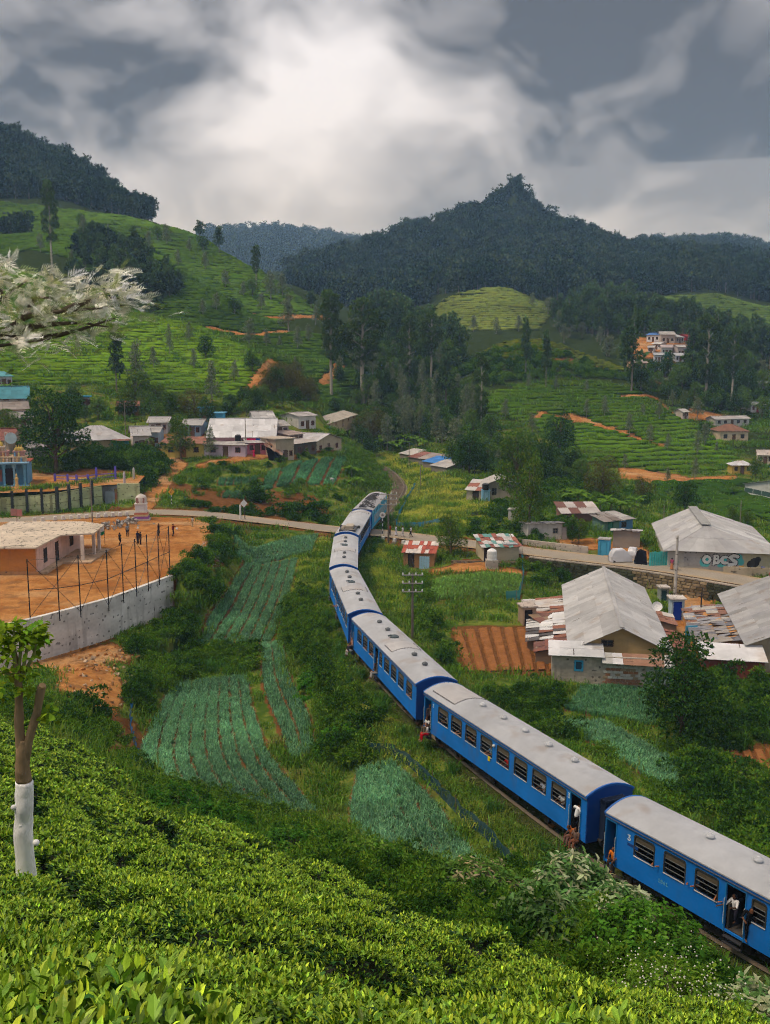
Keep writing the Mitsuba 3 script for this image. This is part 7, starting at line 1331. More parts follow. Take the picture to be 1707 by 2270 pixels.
# steel net frame on the wall
ff = thing('pole_fence', 'tall black steel pole frame with crossed braces on the curved wall', 'fence'); POL = [PZ(px, py, 3.1) for px, py in ((67,1371),(132,1366),(179,1359),(241,1344),(274,1328),(303,1314),(329,1301),(353.5,1288),(377,1277))]
for p in POL: A(ff, 'pole', tube([p-[0, 0, .4], p+[0, 0, 5.2]], .05, 6), 'gloss', (.015,.016,.02))
for a, b in zip(POL[:-1], POL[1:]): A(ff, 'rail', tube([a+[0, 0, 2.5], b+[0, 0, 2.5]], .035, 5), 'gloss', (.015,.016,.02)); A(ff, 'wire', tube([a+[0, 0, 5.1], b+[0, 0, 5.1]], .012, 4), 'gloss', (.05,.05,.05))
for k, (i, j) in enumerate(((0, 2), (2, 3), (3, 5), (5, 7), (7, 8))):
    for s in ((0, 5.0), (5.0, 0)): A(ff, 'brace', tube([POL[i]+[0, 0, s[0]+.1], POL[j]+[0, 0, s[1]+.1]], .022, 5), 'gloss', (.02,.02,.022))
# people at play
RUN = dict(kl=(-.12,.22,.52), al=(-.12,-.02,.14), kr=(.12,-.02,.5), ar=(.12,-.32,.16), el=(-.28,.16,1.15), wl=(-.22,.36,1.25), er=(.26,-.16,1.16), wr=(.24,.05,1.0))
THROW = dict(el=(-.26,.22,1.30), wl=(-.12,.48,1.36), er=(.26,.24,1.32), wr=(.10,.50,1.38), kr=(.16,.10,.5), ar=(.2,-.12,.08))
def pp(px, py, lab, z=3.0, **k): person(lab, PZ(px, py, z) if z is not None else at(px, py), k.pop('rz', 0.), k.pop('h', 1.6), **k)
pp(283, 1190, 'boy in grey shirt standing by the stone heap', shirt=(.20,.25,.28), legs=(.02,.02,.03), rz=.6)
pp(266, 1210, 'boy in black walking nearest the flag', shirt=(.02,.02,.02), legs=(.02,.02,.02), pose=RUN, rz=-.5)
pp(306, 1206, 'left one of two players in dark clothes standing close together', shirt=(.02,.025,.05), legs=(.02,.02,.03), rz=2.6)
pp(312, 1208, 'right one of two players in dark clothes standing close together', shirt=(.015,.015,.02), legs=(.02,.02,.03), rz=2.2)
pp(352, 1188, 'player in black reaching forward behind the net frame', shirt=(.02,.02,.03), legs=(.02,.02,.03), pose=THROW, rz=-1.3)
pp(384, 1189, 'player in dark red throwing the ball', shirt=(.16,.02,.02), legs=(.02,.02,.02), pose=THROW, rz=-1.4)
pp(427, 1168, 'small boy in white and yellow alone near the road', shirt=(.62,.60,.52), legs=(.55,.45,.25), h=1.35, rz=1.0)
A(thing('ball', 'white ball in the air before the player in dark red', 'ball'), None, sphere(PZ(392, 1172, 4.1)-[0, 0, 0], .13), 'cloth', (.7,.7,.68), smooth=True)
fl = thing('flag', 'white and green flag on a short pole beside the orange house', 'flag'); p = PZ(233, 1210, 3.0)
A(fl, 'pole', tube([p, p+[0, 0, 2.6]], .03, 6), 'gloss', (.1,.05,.03)); _x = np.linspace(0, 1, 7); wv = .08*np.sin(_x*7)
for k, (c, a, b) in enumerate((((.62,.62,.62), .05, .75), ((.02,.22,.10), .75, 1.15))):
    v = np.vstack([np.c_[p[0]-_x*.9, p[1]+wv, p[2]+2.55-a-_x*.35], np.c_[p[0]-_x*.9, p[1]+wv+.03, p[2]+2.55-b-_x*.35]]); i = np.arange(6); A(fl, 'cloth', (v, tri(np.stack([i, i+1, i+8, i+7], 1))), 'cloth', c)
# stone heap
sh_ = thing('stone_heap', 'heap of broken grey stones beside the striped monument', 'stone heap'); hc = [PZ(262, 1168, 3.0), PZ(232, 1172, 3.0), PZ(285, 1162, 3.0)]
for i in range(150):
    c = hc[rs8.integers(3)]; r_ = abs(rs8.normal(0, .5)); a = rs8.uniform(0, 6.28); rr = r_*2.4; z = max(0, 1.0-r_*.95)*rs8.uniform(.4, 1)
    q = np.array([c[0]+rr*math.cos(a)*1.2, c[1]+rr*math.sin(a)*.8, 3.0+z]); A(sh_, 'stone', hull(q+unit(rs8.normal(0, 1, (9, 3)))*rs8.uniform(.12, .27, (9, 1))), 'stone', np.array((.34,.32,.29))*rs8.uniform(.5, 1.5))
def rubble(label, poly, n, r0, r1, cols):
    k = thing('rubble', label, 'rubble'); pts = scatter(wpoly(poly), n, rs8)
    for q in pts: A(k, 'stone', hull(np.array([q[0], q[1], float(ground(*q))+.03])+unit(rs8.normal(0, 1, (9, 3)))*rs8.uniform(r0, r1, (9, 1))), 'stone', np.array(cols[rs8.integers(len(cols))])*rs8.uniform(.6, 1.4))
rubble('orange rubble and lumps of earth around the pit below the curved wall', [(40,1440),(330,1420),(300,1500),(270,1580),(200,1600),(120,1520),(30,1500)], 190, .10, .30, [(.50,.26,.10),(.44,.20,.07),(.48,.36,.24)])
rubble('white and pinkish rubble tipped on the slope right of the sports ground', [(425,1215),(462,1195),(500,1225),(505,1250),(470,1262),(430,1240)], 130, .09, .24, [(.52,.46,.42),(.55,.36,.28),(.40,.34,.30)])
rubble('litter and stones at the roadside behind the sign posts', [(400,1118),(560,1140),(640,1150),(560,1132)], 40, .08, .2, [(.42,.32,.22),(.36,.30,.25)])
# monument
mo = thing('monument', 'small white shrine pillar with purple and ochre stripes at the roadside', 'monument'); p = PZ(314, 1153, 3.0); z = 0
for w, h, c in ((2.4,.25,(.42,.36,.30)),(2.0,.35,(.28,.10,.34)),(1.85,.25,(.52,.40,.18)),(1.75,.25,(.46,.16,.10)),(1.65,.2,(.55,.50,.42)),(1.5,.95,(.62,.62,.64)),(1.7,.12,(.58,.56,.52))):
    A(mo, 'tier', cbox(p+[0, 0, z+h/2], [w, w*.8, h], .1), 'paint', c); z += h
A(mo, 'niche', cbox(p+[0, -.3, z+.42], [1.1, .5, .7], .1), 'paint', (.30,.16,.14)); A(mo, 'dome', lathe([(.75, 0), (.78, .75), (.6, 1.0), (.25, 1.2), (0, 1.3)], 12, p+[0, .15, z]), 'paint', (.60,.55,.50), smooth=50)
# bollards along the road
def road_pt(px, side, off):
    tx = (px-853.5)/FPX; k = int(np.argmin(abs(RP[:, 0]/RP[:, 1]-tx))); q = RP[k, :2]+RN[k]*side*off
    return np.array([q[0], q[1], float(ground(*q))]), math.atan2(RT[k, 1], RT[k, 0])
for side_lab, xs, grp in (('white kerb stone in the row above the orange house', (61,82,101,122,141,160,180,198,217,235,253,270), 'kerb stones above the orange house'), ('white kerb stone by the people at the crossing', (878,902,927,953), 'kerb stones at the crossing'), ('white kerb stone along the road before the graffiti house', (1276,1302,1329,1355,1384,1445,1505,1558,1611,1664), 'kerb stones before the graffiti house')):
    for x in xs:
        q, a = road_pt(x, 1, 3.0); F = frame(*q, a); k = thing('kerb_stone', side_lab, 'kerb stone', grp)
        A(k, 'block', hull(np.array([[sx*(.26-.05*t), sy*(.2-.04*t), -.2+.8*t] for sx in (-1, 1) for sy in (-1, 1) for t in (0, .9, 1.0)])), 'paint', (.66,.65,.63), F); A(k, 'foot', box(-.3, .3, -.24, .24, -.3, .12), 'concrete', (.35,.30,.24), F)
# wall under the right-hand road
kk = np.nonzero((RP[:, 0] > 20) & (RP[:, 0] < 62))[0]; rl = np.c_[RP[kk, :2]+RN[kk]*3.5, RP[kk, 2]]; rl = resample(rl, 60); rw = thing('road_wall', 'dark mossy stone wall carrying the road above the block house', 'wall')
A(rw, 'core', wallband(rl, rl[:, 2]-3.2, rl[:, 2]-.02, .5), 'stone', (.075,.07,.045))
A(rw, 'coping', wallband(np.c_[rl[:, :2]], rl[:, 2]-.03, rl[:, 2]+.10, .62), 'concrete', (.36,.31,.25))
_rlen = np.linalg.norm(np.diff(rl[:, :2], axis=0), axis=1).sum()
for j in range(7):
    x = .3*(j % 2); 
    while x < min(_rlen-1, 36):
        w = rs8.uniform(.5, 1.0); t = (x+w/2)/_rlen*59; i = int(t); q = rl[i]*(1-t+i)+rl[i+1]*(t-i); d = rl[i+1]-rl[i]; a = math.atan2(d[1], d[0])
        F = frame(q[0], q[1], q[2]-.06-.36*(j+1), a); tan_ = 13 < x < 22
        A(rw, 'stone', hull(np.array([[sx*(w/2-.03-.03*(k == 1)), -.25-.10*k*rs8.uniform(.6, 1), sz*(.16-.03*(k == 1))+.17] for sx in (-1, 1) for sz in (-1, 1) for k in (0, 1)])), 'stone', np.array((.26,.20,.12) if tan_ else (.07,.075,.045))*rs8.uniform(.6, 1.5), F)
        x += w
kk = np.nonzero((RP[:, 0] > 13.5) & (RP[:, 0] < 25))[0]; A(thing('road_parapet', 'bare concrete parapet behind the road below the white shack', 'wall'), None, wallband(RP[kk, :2]-RN[kk]*3.6, RP[kk, 2]-.5, RP[kk, 2]+.75, .25), 'concrete', (.44,.39,.33))
pl_ = [PZ(px, py, -.9) for px, py in ((1000,1255),(1060,1256),(1152,1258))]; dw = thing('field_wall', 'dry stone field wall under the tank house', 'wall'); pl_ = resample(np.array(pl_), 12)
A(dw, 'core', wallband(pl_, -2.2, -.15, .5), 'stone', (.16,.12,.08))
for j in range(4):
    for i in range(17):
        t = (i+.5+.4*(j % 2))/17.6*11; a = int(t); q = pl_[a]*(1-t+a)+pl_[min(a+1, 11)]*(t-a)
        A(dw, 'stone', hull(np.array([[q[0]+sx*rs8.uniform(.16, .25), q[1]-.25-.1*k, -1.05+.24*j+sz*.10] for sx in (-1, 1) for sz in (-1, 1) for k in (0, 1)])), 'stone', np.array((.28,.22,.15))*rs8.uniform(.5, 1.4))
# temple terrace wall
tw = thing('temple_wall', 'lime green mossy retaining wall with dark buttresses below the temple yard', 'wall'); tl = resample(TEMW, 40); ztop = np.interp(np.arange(40), [0, 12, 39], [5.0, 5.3, 6.1])
A(tw, 'core', wallband(tl, 2.2, ztop, .5), 'concrete', (.24,.26,.14))
for i in range(13):
    a, b = tl[i*3], tl[min(i*3+3, 39)]; d = unit(b-a); n_ = np.array([d[1], -d[0], 0]); h = ztop[i*3]-3.0
    for j, (z0, z1) in enumerate(((.1, .48), (.52, .97))):
        A(tw, 'panel', wallband(np.array([a+d*.12+n_*.3, b-d*.12+n_*.3]), 3.0+h*z0, 3.0+h*z1, .12), 'concrete', np.array([(.44,.50,.28),(.40,.46,.24),(.42,.30,.14)][0 if i > 5 else rs8.integers(3)])*rs8.uniform(.85, 1.15))
    A(tw, 'buttress', cbox(np.array([a[0], a[1], 3.0+h*.5+.45])+n_*.42, [.36, .36, h+.9+rs8.uniform(0, .5)], math.atan2(d[1], d[0])), 'paint', (.035,.045,.045))
gw = [PZ(px, 1118, 3.0) for px in (224, 262, 311)]
A(tw, 'gate_wall', wallband(np.array([gw[0]+[0, .4, 0], gw[1]+[0, .4, 0]]), 2.5, 5.9, .4), 'concrete', (.36,.38,.40)); A(tw, 'gate', wallband(np.array([gw[0]*.75+gw[1]*.25, gw[0]*.1+gw[1]*.9]), 3.0, 5.0, .1), 'paint', (.34,.40,.46)); A(tw, 'gate_post', cbox(gw[1]+[-.25, .1, 1.2], [.35, .4, 2.4]), 'paint', (.34,.12,.06))
A(tw, 'end_panel', wallband(np.array([gw[1], gw[2]]), 2.5, 6.2, .4), 'concrete', (.42,.46,.27))
pf = thing('purple_fence', 'purple painted concrete railing on the temple terrace', 'fence'); pz_ = [PZ(px, py, 6.1) for px, py in ((122,1066),(150,1067),(170,1068),(195,1067),(214,1064),(256,1061))]
for i, p in enumerate(pz_): A(pf, 'post', cbox(p+[0, 0, .5 if i < 4 else .9], [.28, .28, 1.2 if i < 4 else 2.1]), 'paint', (.13,.10,.48))
for a, b in zip(pz_[:-1], pz_[1:]):
    for z in (.35, .85): A(pf, 'rail', bar(a+[0, 0, z], b+[0, 0, z], .12), 'paint', (.15,.12,.46))
for i, (px, py, c) in enumerate(((276,1062,(.5,.46,.5)),(297,1052,(.42,.42,.36)))): A(thing('gate_pillar', ('pale pillar right of the purple railing', 'mossy white pillar at the end of the temple wall')[i], 'pillar'), None, lathe([(.2, 0), (.2, 1.5), (.1, 1.8), (0, 1.9)], 8, PZ(px, py+10, 6.0)), 'paint', c)
# signs
def post(key, p, h, r=.05, rgb=(.5,.5,.5), bands=False):
    if not bands: A(key, 'post', tube([p-[0, 0, .3], p+[0, 0, h]], r, 7), 'paint', rgb); return
    for k in range(6): A(key, 'band', tube([p+[0, 0, h*k/6], p+[0, 0, h*(k+1)/6]], r, 7), 'paint', (.65,.65,.65) if k % 2 else (.02,.02,.02))
def diamond(key, c, s, rgb, mark=None):
    d = np.array([[0, 0, s], [s*.85, 0, 0], [0, 0, -s], [-s*.85, 0, 0]]); v = np.vstack([d+c, d+c+[0, .04, 0]]); f = np.vstack([tri([[0, 3, 2, 1], [4, 5, 6, 7]]), tri([[k, (k+1) % 4, (k+1) % 4+4, k+4] for k in range(4)])])
    A(key, 'plate', (v, f), 'paint', rgb)
    if mark is not None: A(key, 'symbol', J(bar(c+np.array([-.12*s, -.02, -.4*s]), c+np.array([-.12*s, -.02, .25*s]), .14*s, .02), bar(c+np.array([-.12*s, -.022, .25*s]), c+np.array([.25*s, -.022, .35*s]), .14*s, .02)), 'cloth', mark)
sg1 = thing('warning_sign', 'yellow diamond warning sign on a black and white post', 'road sign'); p = at(381, 1122); post(sg1, p, 1.7, .06, bands=True); diamond(sg1, p+[0, -.06, 2.15], .55, (.60,.30,.03), (.03,.02,.02))
sg2 = thing('crossing_sign', 'white diamond sign on dark post left of the level crossing', 'road sign'); p = at(543, 1152); post(sg2, p, 2.2, .06, (.06,.05,.05)); diamond(sg2, p+[-.1, -.06, 2.4], .6, (.62,.62,.62))
sg3 = thing('white_post', 'plain white post beside the white diamond sign', 'post'); post(sg3, at(533, 1152), 2.2, .14, (.62,.61,.58))
sg4 = thing('round_sign', 'round white railway sign on a banded post at the crossing', 'road sign'); p = PZ(848, 1183, .2); post(sg4, p, 2.2, .06, bands=True); A(sg4, 'disc', tube([p+[0, -.05, 2.7], p+[0, 0, 2.7]], .42, 18), 'paint', (.64,.63,.62)); A(sg4, 'symbol', tube([p+[0, -.06, 2.7], p+[0, -.052, 2.7]], .2, 12), 'cloth', (.25,.22,.22))
A(thing('black_post', 'black stake at the trackside right of the round sign', 'post'), None, tube([PZ(843.5, 1195, 0), PZ(843.5, 1195, 1.1)+[0, 0, 0]], .09, 7), 'paint', (.03,.03,.03))
sg5 = thing('twin_board', 'pair of small reddish boards on a pole above the orange house', 'sign board'); p = PZ(38, 1160, 3.0); post(sg5, p, 2.0, .05, (.2,.12,.1)); A(sg5, 'board', J(cbox(p+[-.42, 0, 1.5], [.75, .05, .95])), 'paint', (.35,.18,.17)); A(sg5, 'board', cbox(p+[.42, -.1, 1.45], [.75, .05, .95]), 'paint', (.38,.17,.16))
# poles
def utility(label, p, h, r=.11, arms=(), rgb=(.16,.13,.11), mat_='bark'):
    k = thing('utility_pole', label, 'utility pole'); A(k, 'pole', tube([p-[0, 0, .4], p+[0, 0, h]], (r*1.25, r*.75), 8), mat_, rgb)
    for z, w in arms:
        a = A(k, 'crossarm', bar(p+[-w, -.1, z], p+[w, -.1, z], .09), 'paint', (.30,.28,.26))
        for x in np.linspace(-w+.08, w-.08, 4): A(a, 'insulator', lathe([(.07, 0), (.07, .16), (.03, .22)], 6, p+[x, -.1, z+.04]), 'gloss', (.62,.62,.60))
    return p
utility('wooden pole with three crossarms of white insulators beside the third carriage', at(914, 1415), 6.4, arms=((6.2, 1.0), (5.4, 1.0), (4.6, 1.0)))
utility('signal wire pole with white insulators at the crossing', PZ(861, 1197, .1), 6.6, arms=((6.4, 1.2), (5.7, 1.2), (5.0, 1.2)))
utility('tall bare concrete pole standing between block house and graffiti house', at(1495, 1345), 8.2, .17, rgb=(.46,.43,.39), mat_='concrete')
utility('dark stump pole with wires in the orange compound', at(1552, 1385), 3.6, .09, rgb=(.06,.05,.045))
for px, py, h, lab in ((907, 1035, 5.5, 'thin pole at the far end of the grass terrace'), (932, 1086, 6.0, 'pair pole on the upper grass terrace'), (280, 1000, 9, 'thin pole in front of the long beige house'), (205, 1160, 6, 'leaning grey pole at the road over the orange house'), (545, 1000, 6.5, 'pole in front of the broad white roof'), (1470, 1180, 4, 'thin pole left of the graffiti house roof'), (1640, 1172, 4.5, 'thin pole behind the graffiti house')): utility(lab, at(px, py), h, .08, rgb=(.22,.19,.16))
_w = [PZ(861, 1197, .1)+[0, -.1, 6.2], at(914, 1415)+[0, -.1, 6.0]]
for k in range(3):
    t = np.linspace(0, 1, 14)[:, None]; q = _w[0]*(1-t)+_w[1]*t+[(k-1)*.7, 0, 0]; q[:, 2] -= 1.0*(4*t*(1-t))[:, 0]; A(thing('overhead_wire', 'thin telegraph wire running beside the train', 'wire', 'telegraph wires beside the train'), None, tube(q, .012, 4), 'gloss', (.04,.04,.04))
# people along the road
WALK = dict(kl=(-.10,.16,.50), al=(-.10,.10,.08), kr=(.10,.0,.49), ar=(.10,-.20,.12), wl=(-.24,-.12,.92), wr=(.24,.20,.92))
pp(865, 1187, 'person in red with black trousers waiting at the crossing', .2, shirt=(.42,.05,.03), legs=(.02,.02,.02), rz=1.2)
pp(878, 1188, 'schoolchild in white with lilac tinge, second from the pole', .22, shirt=(.60,.60,.70), legs=(.62,.62,.70), dress=True, h=1.55, rz=1.5)
pp(893, 1190, 'schoolchild in white trousers walking on the road', .24, shirt=(.66,.66,.70), legs=(.62,.62,.66), pose=WALK, rz=1.5, h=1.55)
pp(911, 1191, 'person in white top and black trousers rightmost at the crossing', .25, shirt=(.62,.62,.62), legs=(.015,.015,.02), pose=WALK, rz=1.4)
pp(1500, 1266, 'person in green walking past the graffiti wall', None, shirt=(.06,.30,.24), legs=(.03,.03,.03), pose=WALK, rz=1.3)
pp(1489, 1264, 'woman in pink and orange beside the concrete pole', None, shirt=(.40,.07,.16), legs=(.50,.20,.08), dress=True, h=1.5)
pp(563, 1014, 'woman in bright pink standing on the village lane', None, shirt=(.66,.03,.12), legs=(.60,.04,.13), dress=True, rz=.4)
BEND = dict(pel=(0,0,.88), che=(0,.30,1.02), nec=(0,.48,.98), hea=(0,.58,.92), sl=(-.18,.40,1.0), sr=(.18,.40,1.0), el=(-.2,.46,.72), er=(.2,.46,.72), wl=(-.15,.52,.46), wr=(.15,.52,.46))
pp(738, 1072, 'farmer in white bending over the leek garden', None, shirt=(.68,.67,.66), legs=(.60,.58,.56), pose=BEND, rz=1.8, sleeves=1.0)
# netting round the beds
scene['net'] = dict(type='mask', opacity=.72, bsdf=dict(type='twosided', bsdf=dict(type='principled', base_color=proc(skin_fn), roughness=.8)))
def net(label, pts, h, rgb, z=None):
    k = thing('net_fence', label, 'net fence'); w = resample(GP(pts), 40); w[:, 2] = ground(w[:, 0], w[:, 1]); n_ = len(w); sag = rs8.normal(0, .06, (n_, 2))
    t = [np.c_[w[:, :2]+sag*q*1.5, w[:, 2]-.05+h*q*(1-.12*abs(np.sin(np.arange(n_)*.8)))] for q in (0, .5, 1)]; i = np.arange(n_-1); v = np.vstack(t)
    A(k, 'net', (v, tri(np.vstack([np.stack([r*n_+i, r*n_+i+1, (r+1)*n_+i+1, (r+1)*n_+i], 1) for r in (0, 1)]))), 'net', rgb)
    for j in range(0, n_, 6): A(k, 'stake', tube([w[j]-[0, 0, .2], w[j]+[rs8.normal(0, .05), 0, h*1.2]], .025, 5), 'bark', (.20,.15,.10))
net('dark blue net fence around the leek field beside the train', [(799,1706),(803,1678),(862,1672),(908,1700),(960,1750),(1005,1797),(1080,1862),(1165,1950)], 1.0, (.010,.060,.10))
net('crumpled bright blue net along the left rim of the curved leek field', [(300,1552),(288,1590),(292,1630),(308,1690)], .7, (.02,.14,.36))
net('blue net along the bright grass terrace behind the crossing', [(877,1168),(940,1168),(985,1160)], .9, (.02,.22,.46)); net('blue net climbing the left rim of the grass terrace', [(877,1168),(888,1140),(905,1105),(920,1080)], 1.0, (.02,.20,.42))
net('turquoise net at the corner of the young maize plot', [(1158,1240),(1160,1290),(1152,1330),(1122,1332)], 1.2, (.02,.22,.28)); net('dark net on the step of the lower grass terrace', [(1045,1148),(1090,1138),(1115,1145)], 1.0, (.03,.05,.08))
net('green net at the right foot of the block house', [(1455,1535),(1482,1530)], 1.6, (.02,.12,.10)); net('pale plastic fence in front of the right edge plot', [(1565,1718),(1640,1728),(1685,1712)], .8, (.40,.42,.44))
# masts
for i, (px, a, b) in enumerate(((1482,552,526),(1509,545,531),(1523,542,522),(1536,541,519),(1551,541,522),(1557,541,519))):
    p = PY(px, a, 1790); H = (a-b)*1790/FPX; k = thing('radio_mast', f'{("leftmost","second","third","fourth","fifth","rightmost")[i]} thin radio mast on the far right hilltop', 'radio mast'); g0 = float(ground(p[0], p[1]))
    A(k, 'lattice', J(*[tube([(p[0]+x, p[1]+y, g0-2), (p[0]+x*.3, p[1]+y*.3, p[2]+H)], .35, 4) for x, y in ((-1, -1), (1, -1), (0, 1))], *[bar((p[0]-.9, p[1], z), (p[0]+.9, p[1], z), .4) for z in np.linspace(g0, p[2]+H*.9, 7)]), 'paint', (.22,.18,.18))
    A(k, 'aerial', J(*[tube([(p[0]-1.6, p[1], p[2]+H*q), (p[0]+1.6, p[1], p[2]+H*q)], .5, 5) for q in (.6, .8)][:1+i % 2]), 'paint', (.3,.28,.28))
# ------------------------------------------------------------------ foreground plants
r9 = np.random.default_rng(909)
# the pollarded shade tree with a whitewashed foot
bt = G(62, 1948, over=.72); bt[2] = float(ground(bt[0], bt[1])); k = thing('pollard_tree', 'pollarded tree with white painted lower trunk at the left edge of the tea', 'tree'); D_ = bt[1]
def up(px, py, dy=0.0): return PY(px, py, D_+dy)
def lump(path, rad, n=10, seed=0):
    p = resample(np.array(path), 26); m = tube(p, np.interp(np.linspace(0, 1, 26), np.linspace(0, 1, len(rad)), rad), 14); v = m[0]; q = v*5+seed
    c = np.repeat(p, 14, 0); d = v[:len(c)]-c; v[:len(c)] = c+d*(1+.22*(meshkit.fbm(q[:len(c)], 3, seed)[:, None]-.5)*2); return v, m[1]
g0 = float(ground(bt[0], bt[1])); base_ = np.array([bt[0], bt[1], g0-.3])
whit = up(54, 1732)
A(k, 'painted_trunk', lump([base_, up(52, 1850), whit], (.150, .135, .128), seed=3), 'paint', (.86,.86,.85), smooth=True)
for px, py, s in ((80, 1868, .05), (30, 1790, .04), (48, 1795, .03), (46, 1830, .03)): A(k, 'knot', sphere(up(px, py, -.11), s, 2), 'paint', (.84,.84,.83), smooth=True)
A(k, 'trunk', lump([whit, up(50, 1700), up(50, 1665), up(52, 1640)], (.118, .105, .098, .076), seed=5), 'bark', (.30,.21,.125), smooth=True)
A(k, 'limb', lump([up(50, 1690), up(42, 1610), up(42, 1540), up(38, 1480), up(30, 1440)], (.082, .070, .060, .046, .034), seed=7), 'bark', (.27,.19,.115), smooth=True)
A(k, 'limb', lump([up(52, 1690), up(68, 1625), up(82, 1580), up(88, 1545), up(93, 1522)], (.082, .068, .060, .060, .062), seed=9), 'bark', (.25,.18,.11), smooth=True)
A(k, 'cut_face', tube([up(93, 1523, -.06), up(94, 1519, -.075)], .05, 10), 'bark', (.36,.24,.13))
for i, (a, b, c) in enumerate((((34,1500),(32,1440),(30,1385)),((40,1500),(46,1440),(44,1390)),((46,1510),(58,1450),(64,1400)),((50,1500),(76,1450),(82,1405)),((36,1500),(8,1490),(-10,1500)),((40,1480),(20,1430),(8,1395)))):
    A(k, 'shoot', tube([up(*a), up(*b, .1*(i-2)*.3), up(*c, .1*(i-2)*.5)], (.030, .024, .012), 7), 'bark', (.24,.26,.10), smooth=True)
P, Dv, C = [], [], []
for (x0, x1, y0, y1, n) in ((0, 100, 1375, 1420, 150), (-20, 40, 1400, 1470, 60), (40, 105, 1400, 1430, 70), (30, 75, 1470, 1540, 80), (88, 130, 1560, 1600, 26), (-10, 15, 1480, 1550, 30), (0, 90, 1420, 1480, 40)):
    for _ in range(n):
        P.append(up(r9.uniform(x0, x1), r9.uniform(y0, y1), r9.normal(0, .14))); Dv.append([r9.normal(0, 1), r9.normal(0, 1), r9.normal(-.25, .5)])
P, Dv = np.array(P), np.array(Dv); n = len(P); N = np.array([0, 0, 1.])+r9.normal(0, .45, (n, 3))
scene[k+'__foliage'] = lply(leaves(P, Dv, N, r9.uniform(.08, .17, n), r9.uniform(.06, .11, n), tint((.20,.32,.025), n, r9, .35, .15), .12, 2, .15))
# the silvery branch reaching in from a tree outside the frame
kb = thing('silver_branch_tree', 'branch with silvery white feathery leaves reaching in from the left', 'tree'); YB = 8.2
def bp(px, py, dy=0.0): return PY(px, py, YB+dy)
root = bp(-560, 1200); gx_, gy_ = root[0], root[1]; zg = float(ground(gx_, gy_))
A(kb, 'trunk', tube([(gx_, gy_, zg-.3), (gx_, gy_, zg+2), bp(-520, 900), bp(-420, 800)], (.20, .17, .12, .07), 9), 'bark', (.22,.19,.15), smooth=True)
TW = [[(-420,800),(-200,770),(0,745),(110,748),(180,730),(255,705)],[(0,745),(60,700),(140,690),(210,684),(275,676)],[(-200,770),(-60,710),(0,665),(35,640),(60,622)],[(0,745),(40,720),(80,660),(130,660)],[(-200,775),(-60,775),(30,762),(110,752)],[(140,690),(190,668),(240,660),(280,664)],[(0,650),(-30,630),(-60,600)],[(40,730),(100,720),(180,715),(240,725)]]
cent = []
for i, path in enumerate(TW):
    q = resample(np.array([bp(*p_, .22*math.sin(i*2.1+j)) for j, p_ in enumerate(path)]), 20); A(kb, 'twig' if i else 'branch', tube(q, np.linspace(.032 if i else .07, .006, 20), 6), 'bark', (.10,.085,.065), smooth=True)
    cent.append(q[6:])
cent = np.vstack(cent); nf = 800; c = cent[r9.integers(len(cent), size=nf)]+r9.normal(0, 1, (nf, 3))*[.11, .18, .085]+[0, 0, .03]
keep = c[:, 0] > PY(-120, 700, YB)[0]; c = c[keep]; nf = len(c); fd = unit(np.stack([r9.normal(.45, .7, nf), r9.normal(0, .6, nf), r9.normal(.30, .5, nf)], 1)); Lf = r9.uniform(.10, .20, nf)
# every frond: a midrib with narrow leaflets either side
ms = []; npair = 8
side = unit(np.cross(fd, r9.normal(0, .5, (nf, 3))+[0, 0, 1.])); nrm = np.cross(side, fd); sil = r9.uniform(0, 1, nf) < .74
base_c = np.where(sil[:, None], tint((.93,.91,.74), nf, r9, .15, .05), tint((.28,.34,.13), nf, r9, .25, .1))
for j in range(npair):
    t = (j+.6)/npair; o = c+fd*(Lf*t)[:, None]-[0, 0, 1]*(Lf*.25*t*t)[:, None]
    for s in (-1, 1): ms.append(leaves(o, fd*.75+side*s*(.75-.3*t), nrm+r9.normal(0, .35, (nf, 3)), Lf*.42*(1-.6*t), .0095, base_c*np.exp(r9.normal(0, .16, nf))[:, None], .1))
ms.append(leaves(c, fd, nrm, Lf*1.05, .010, base_c*.8, .0))
scene[kb+'__fronds'] = lply(JC(*ms), 'dull')
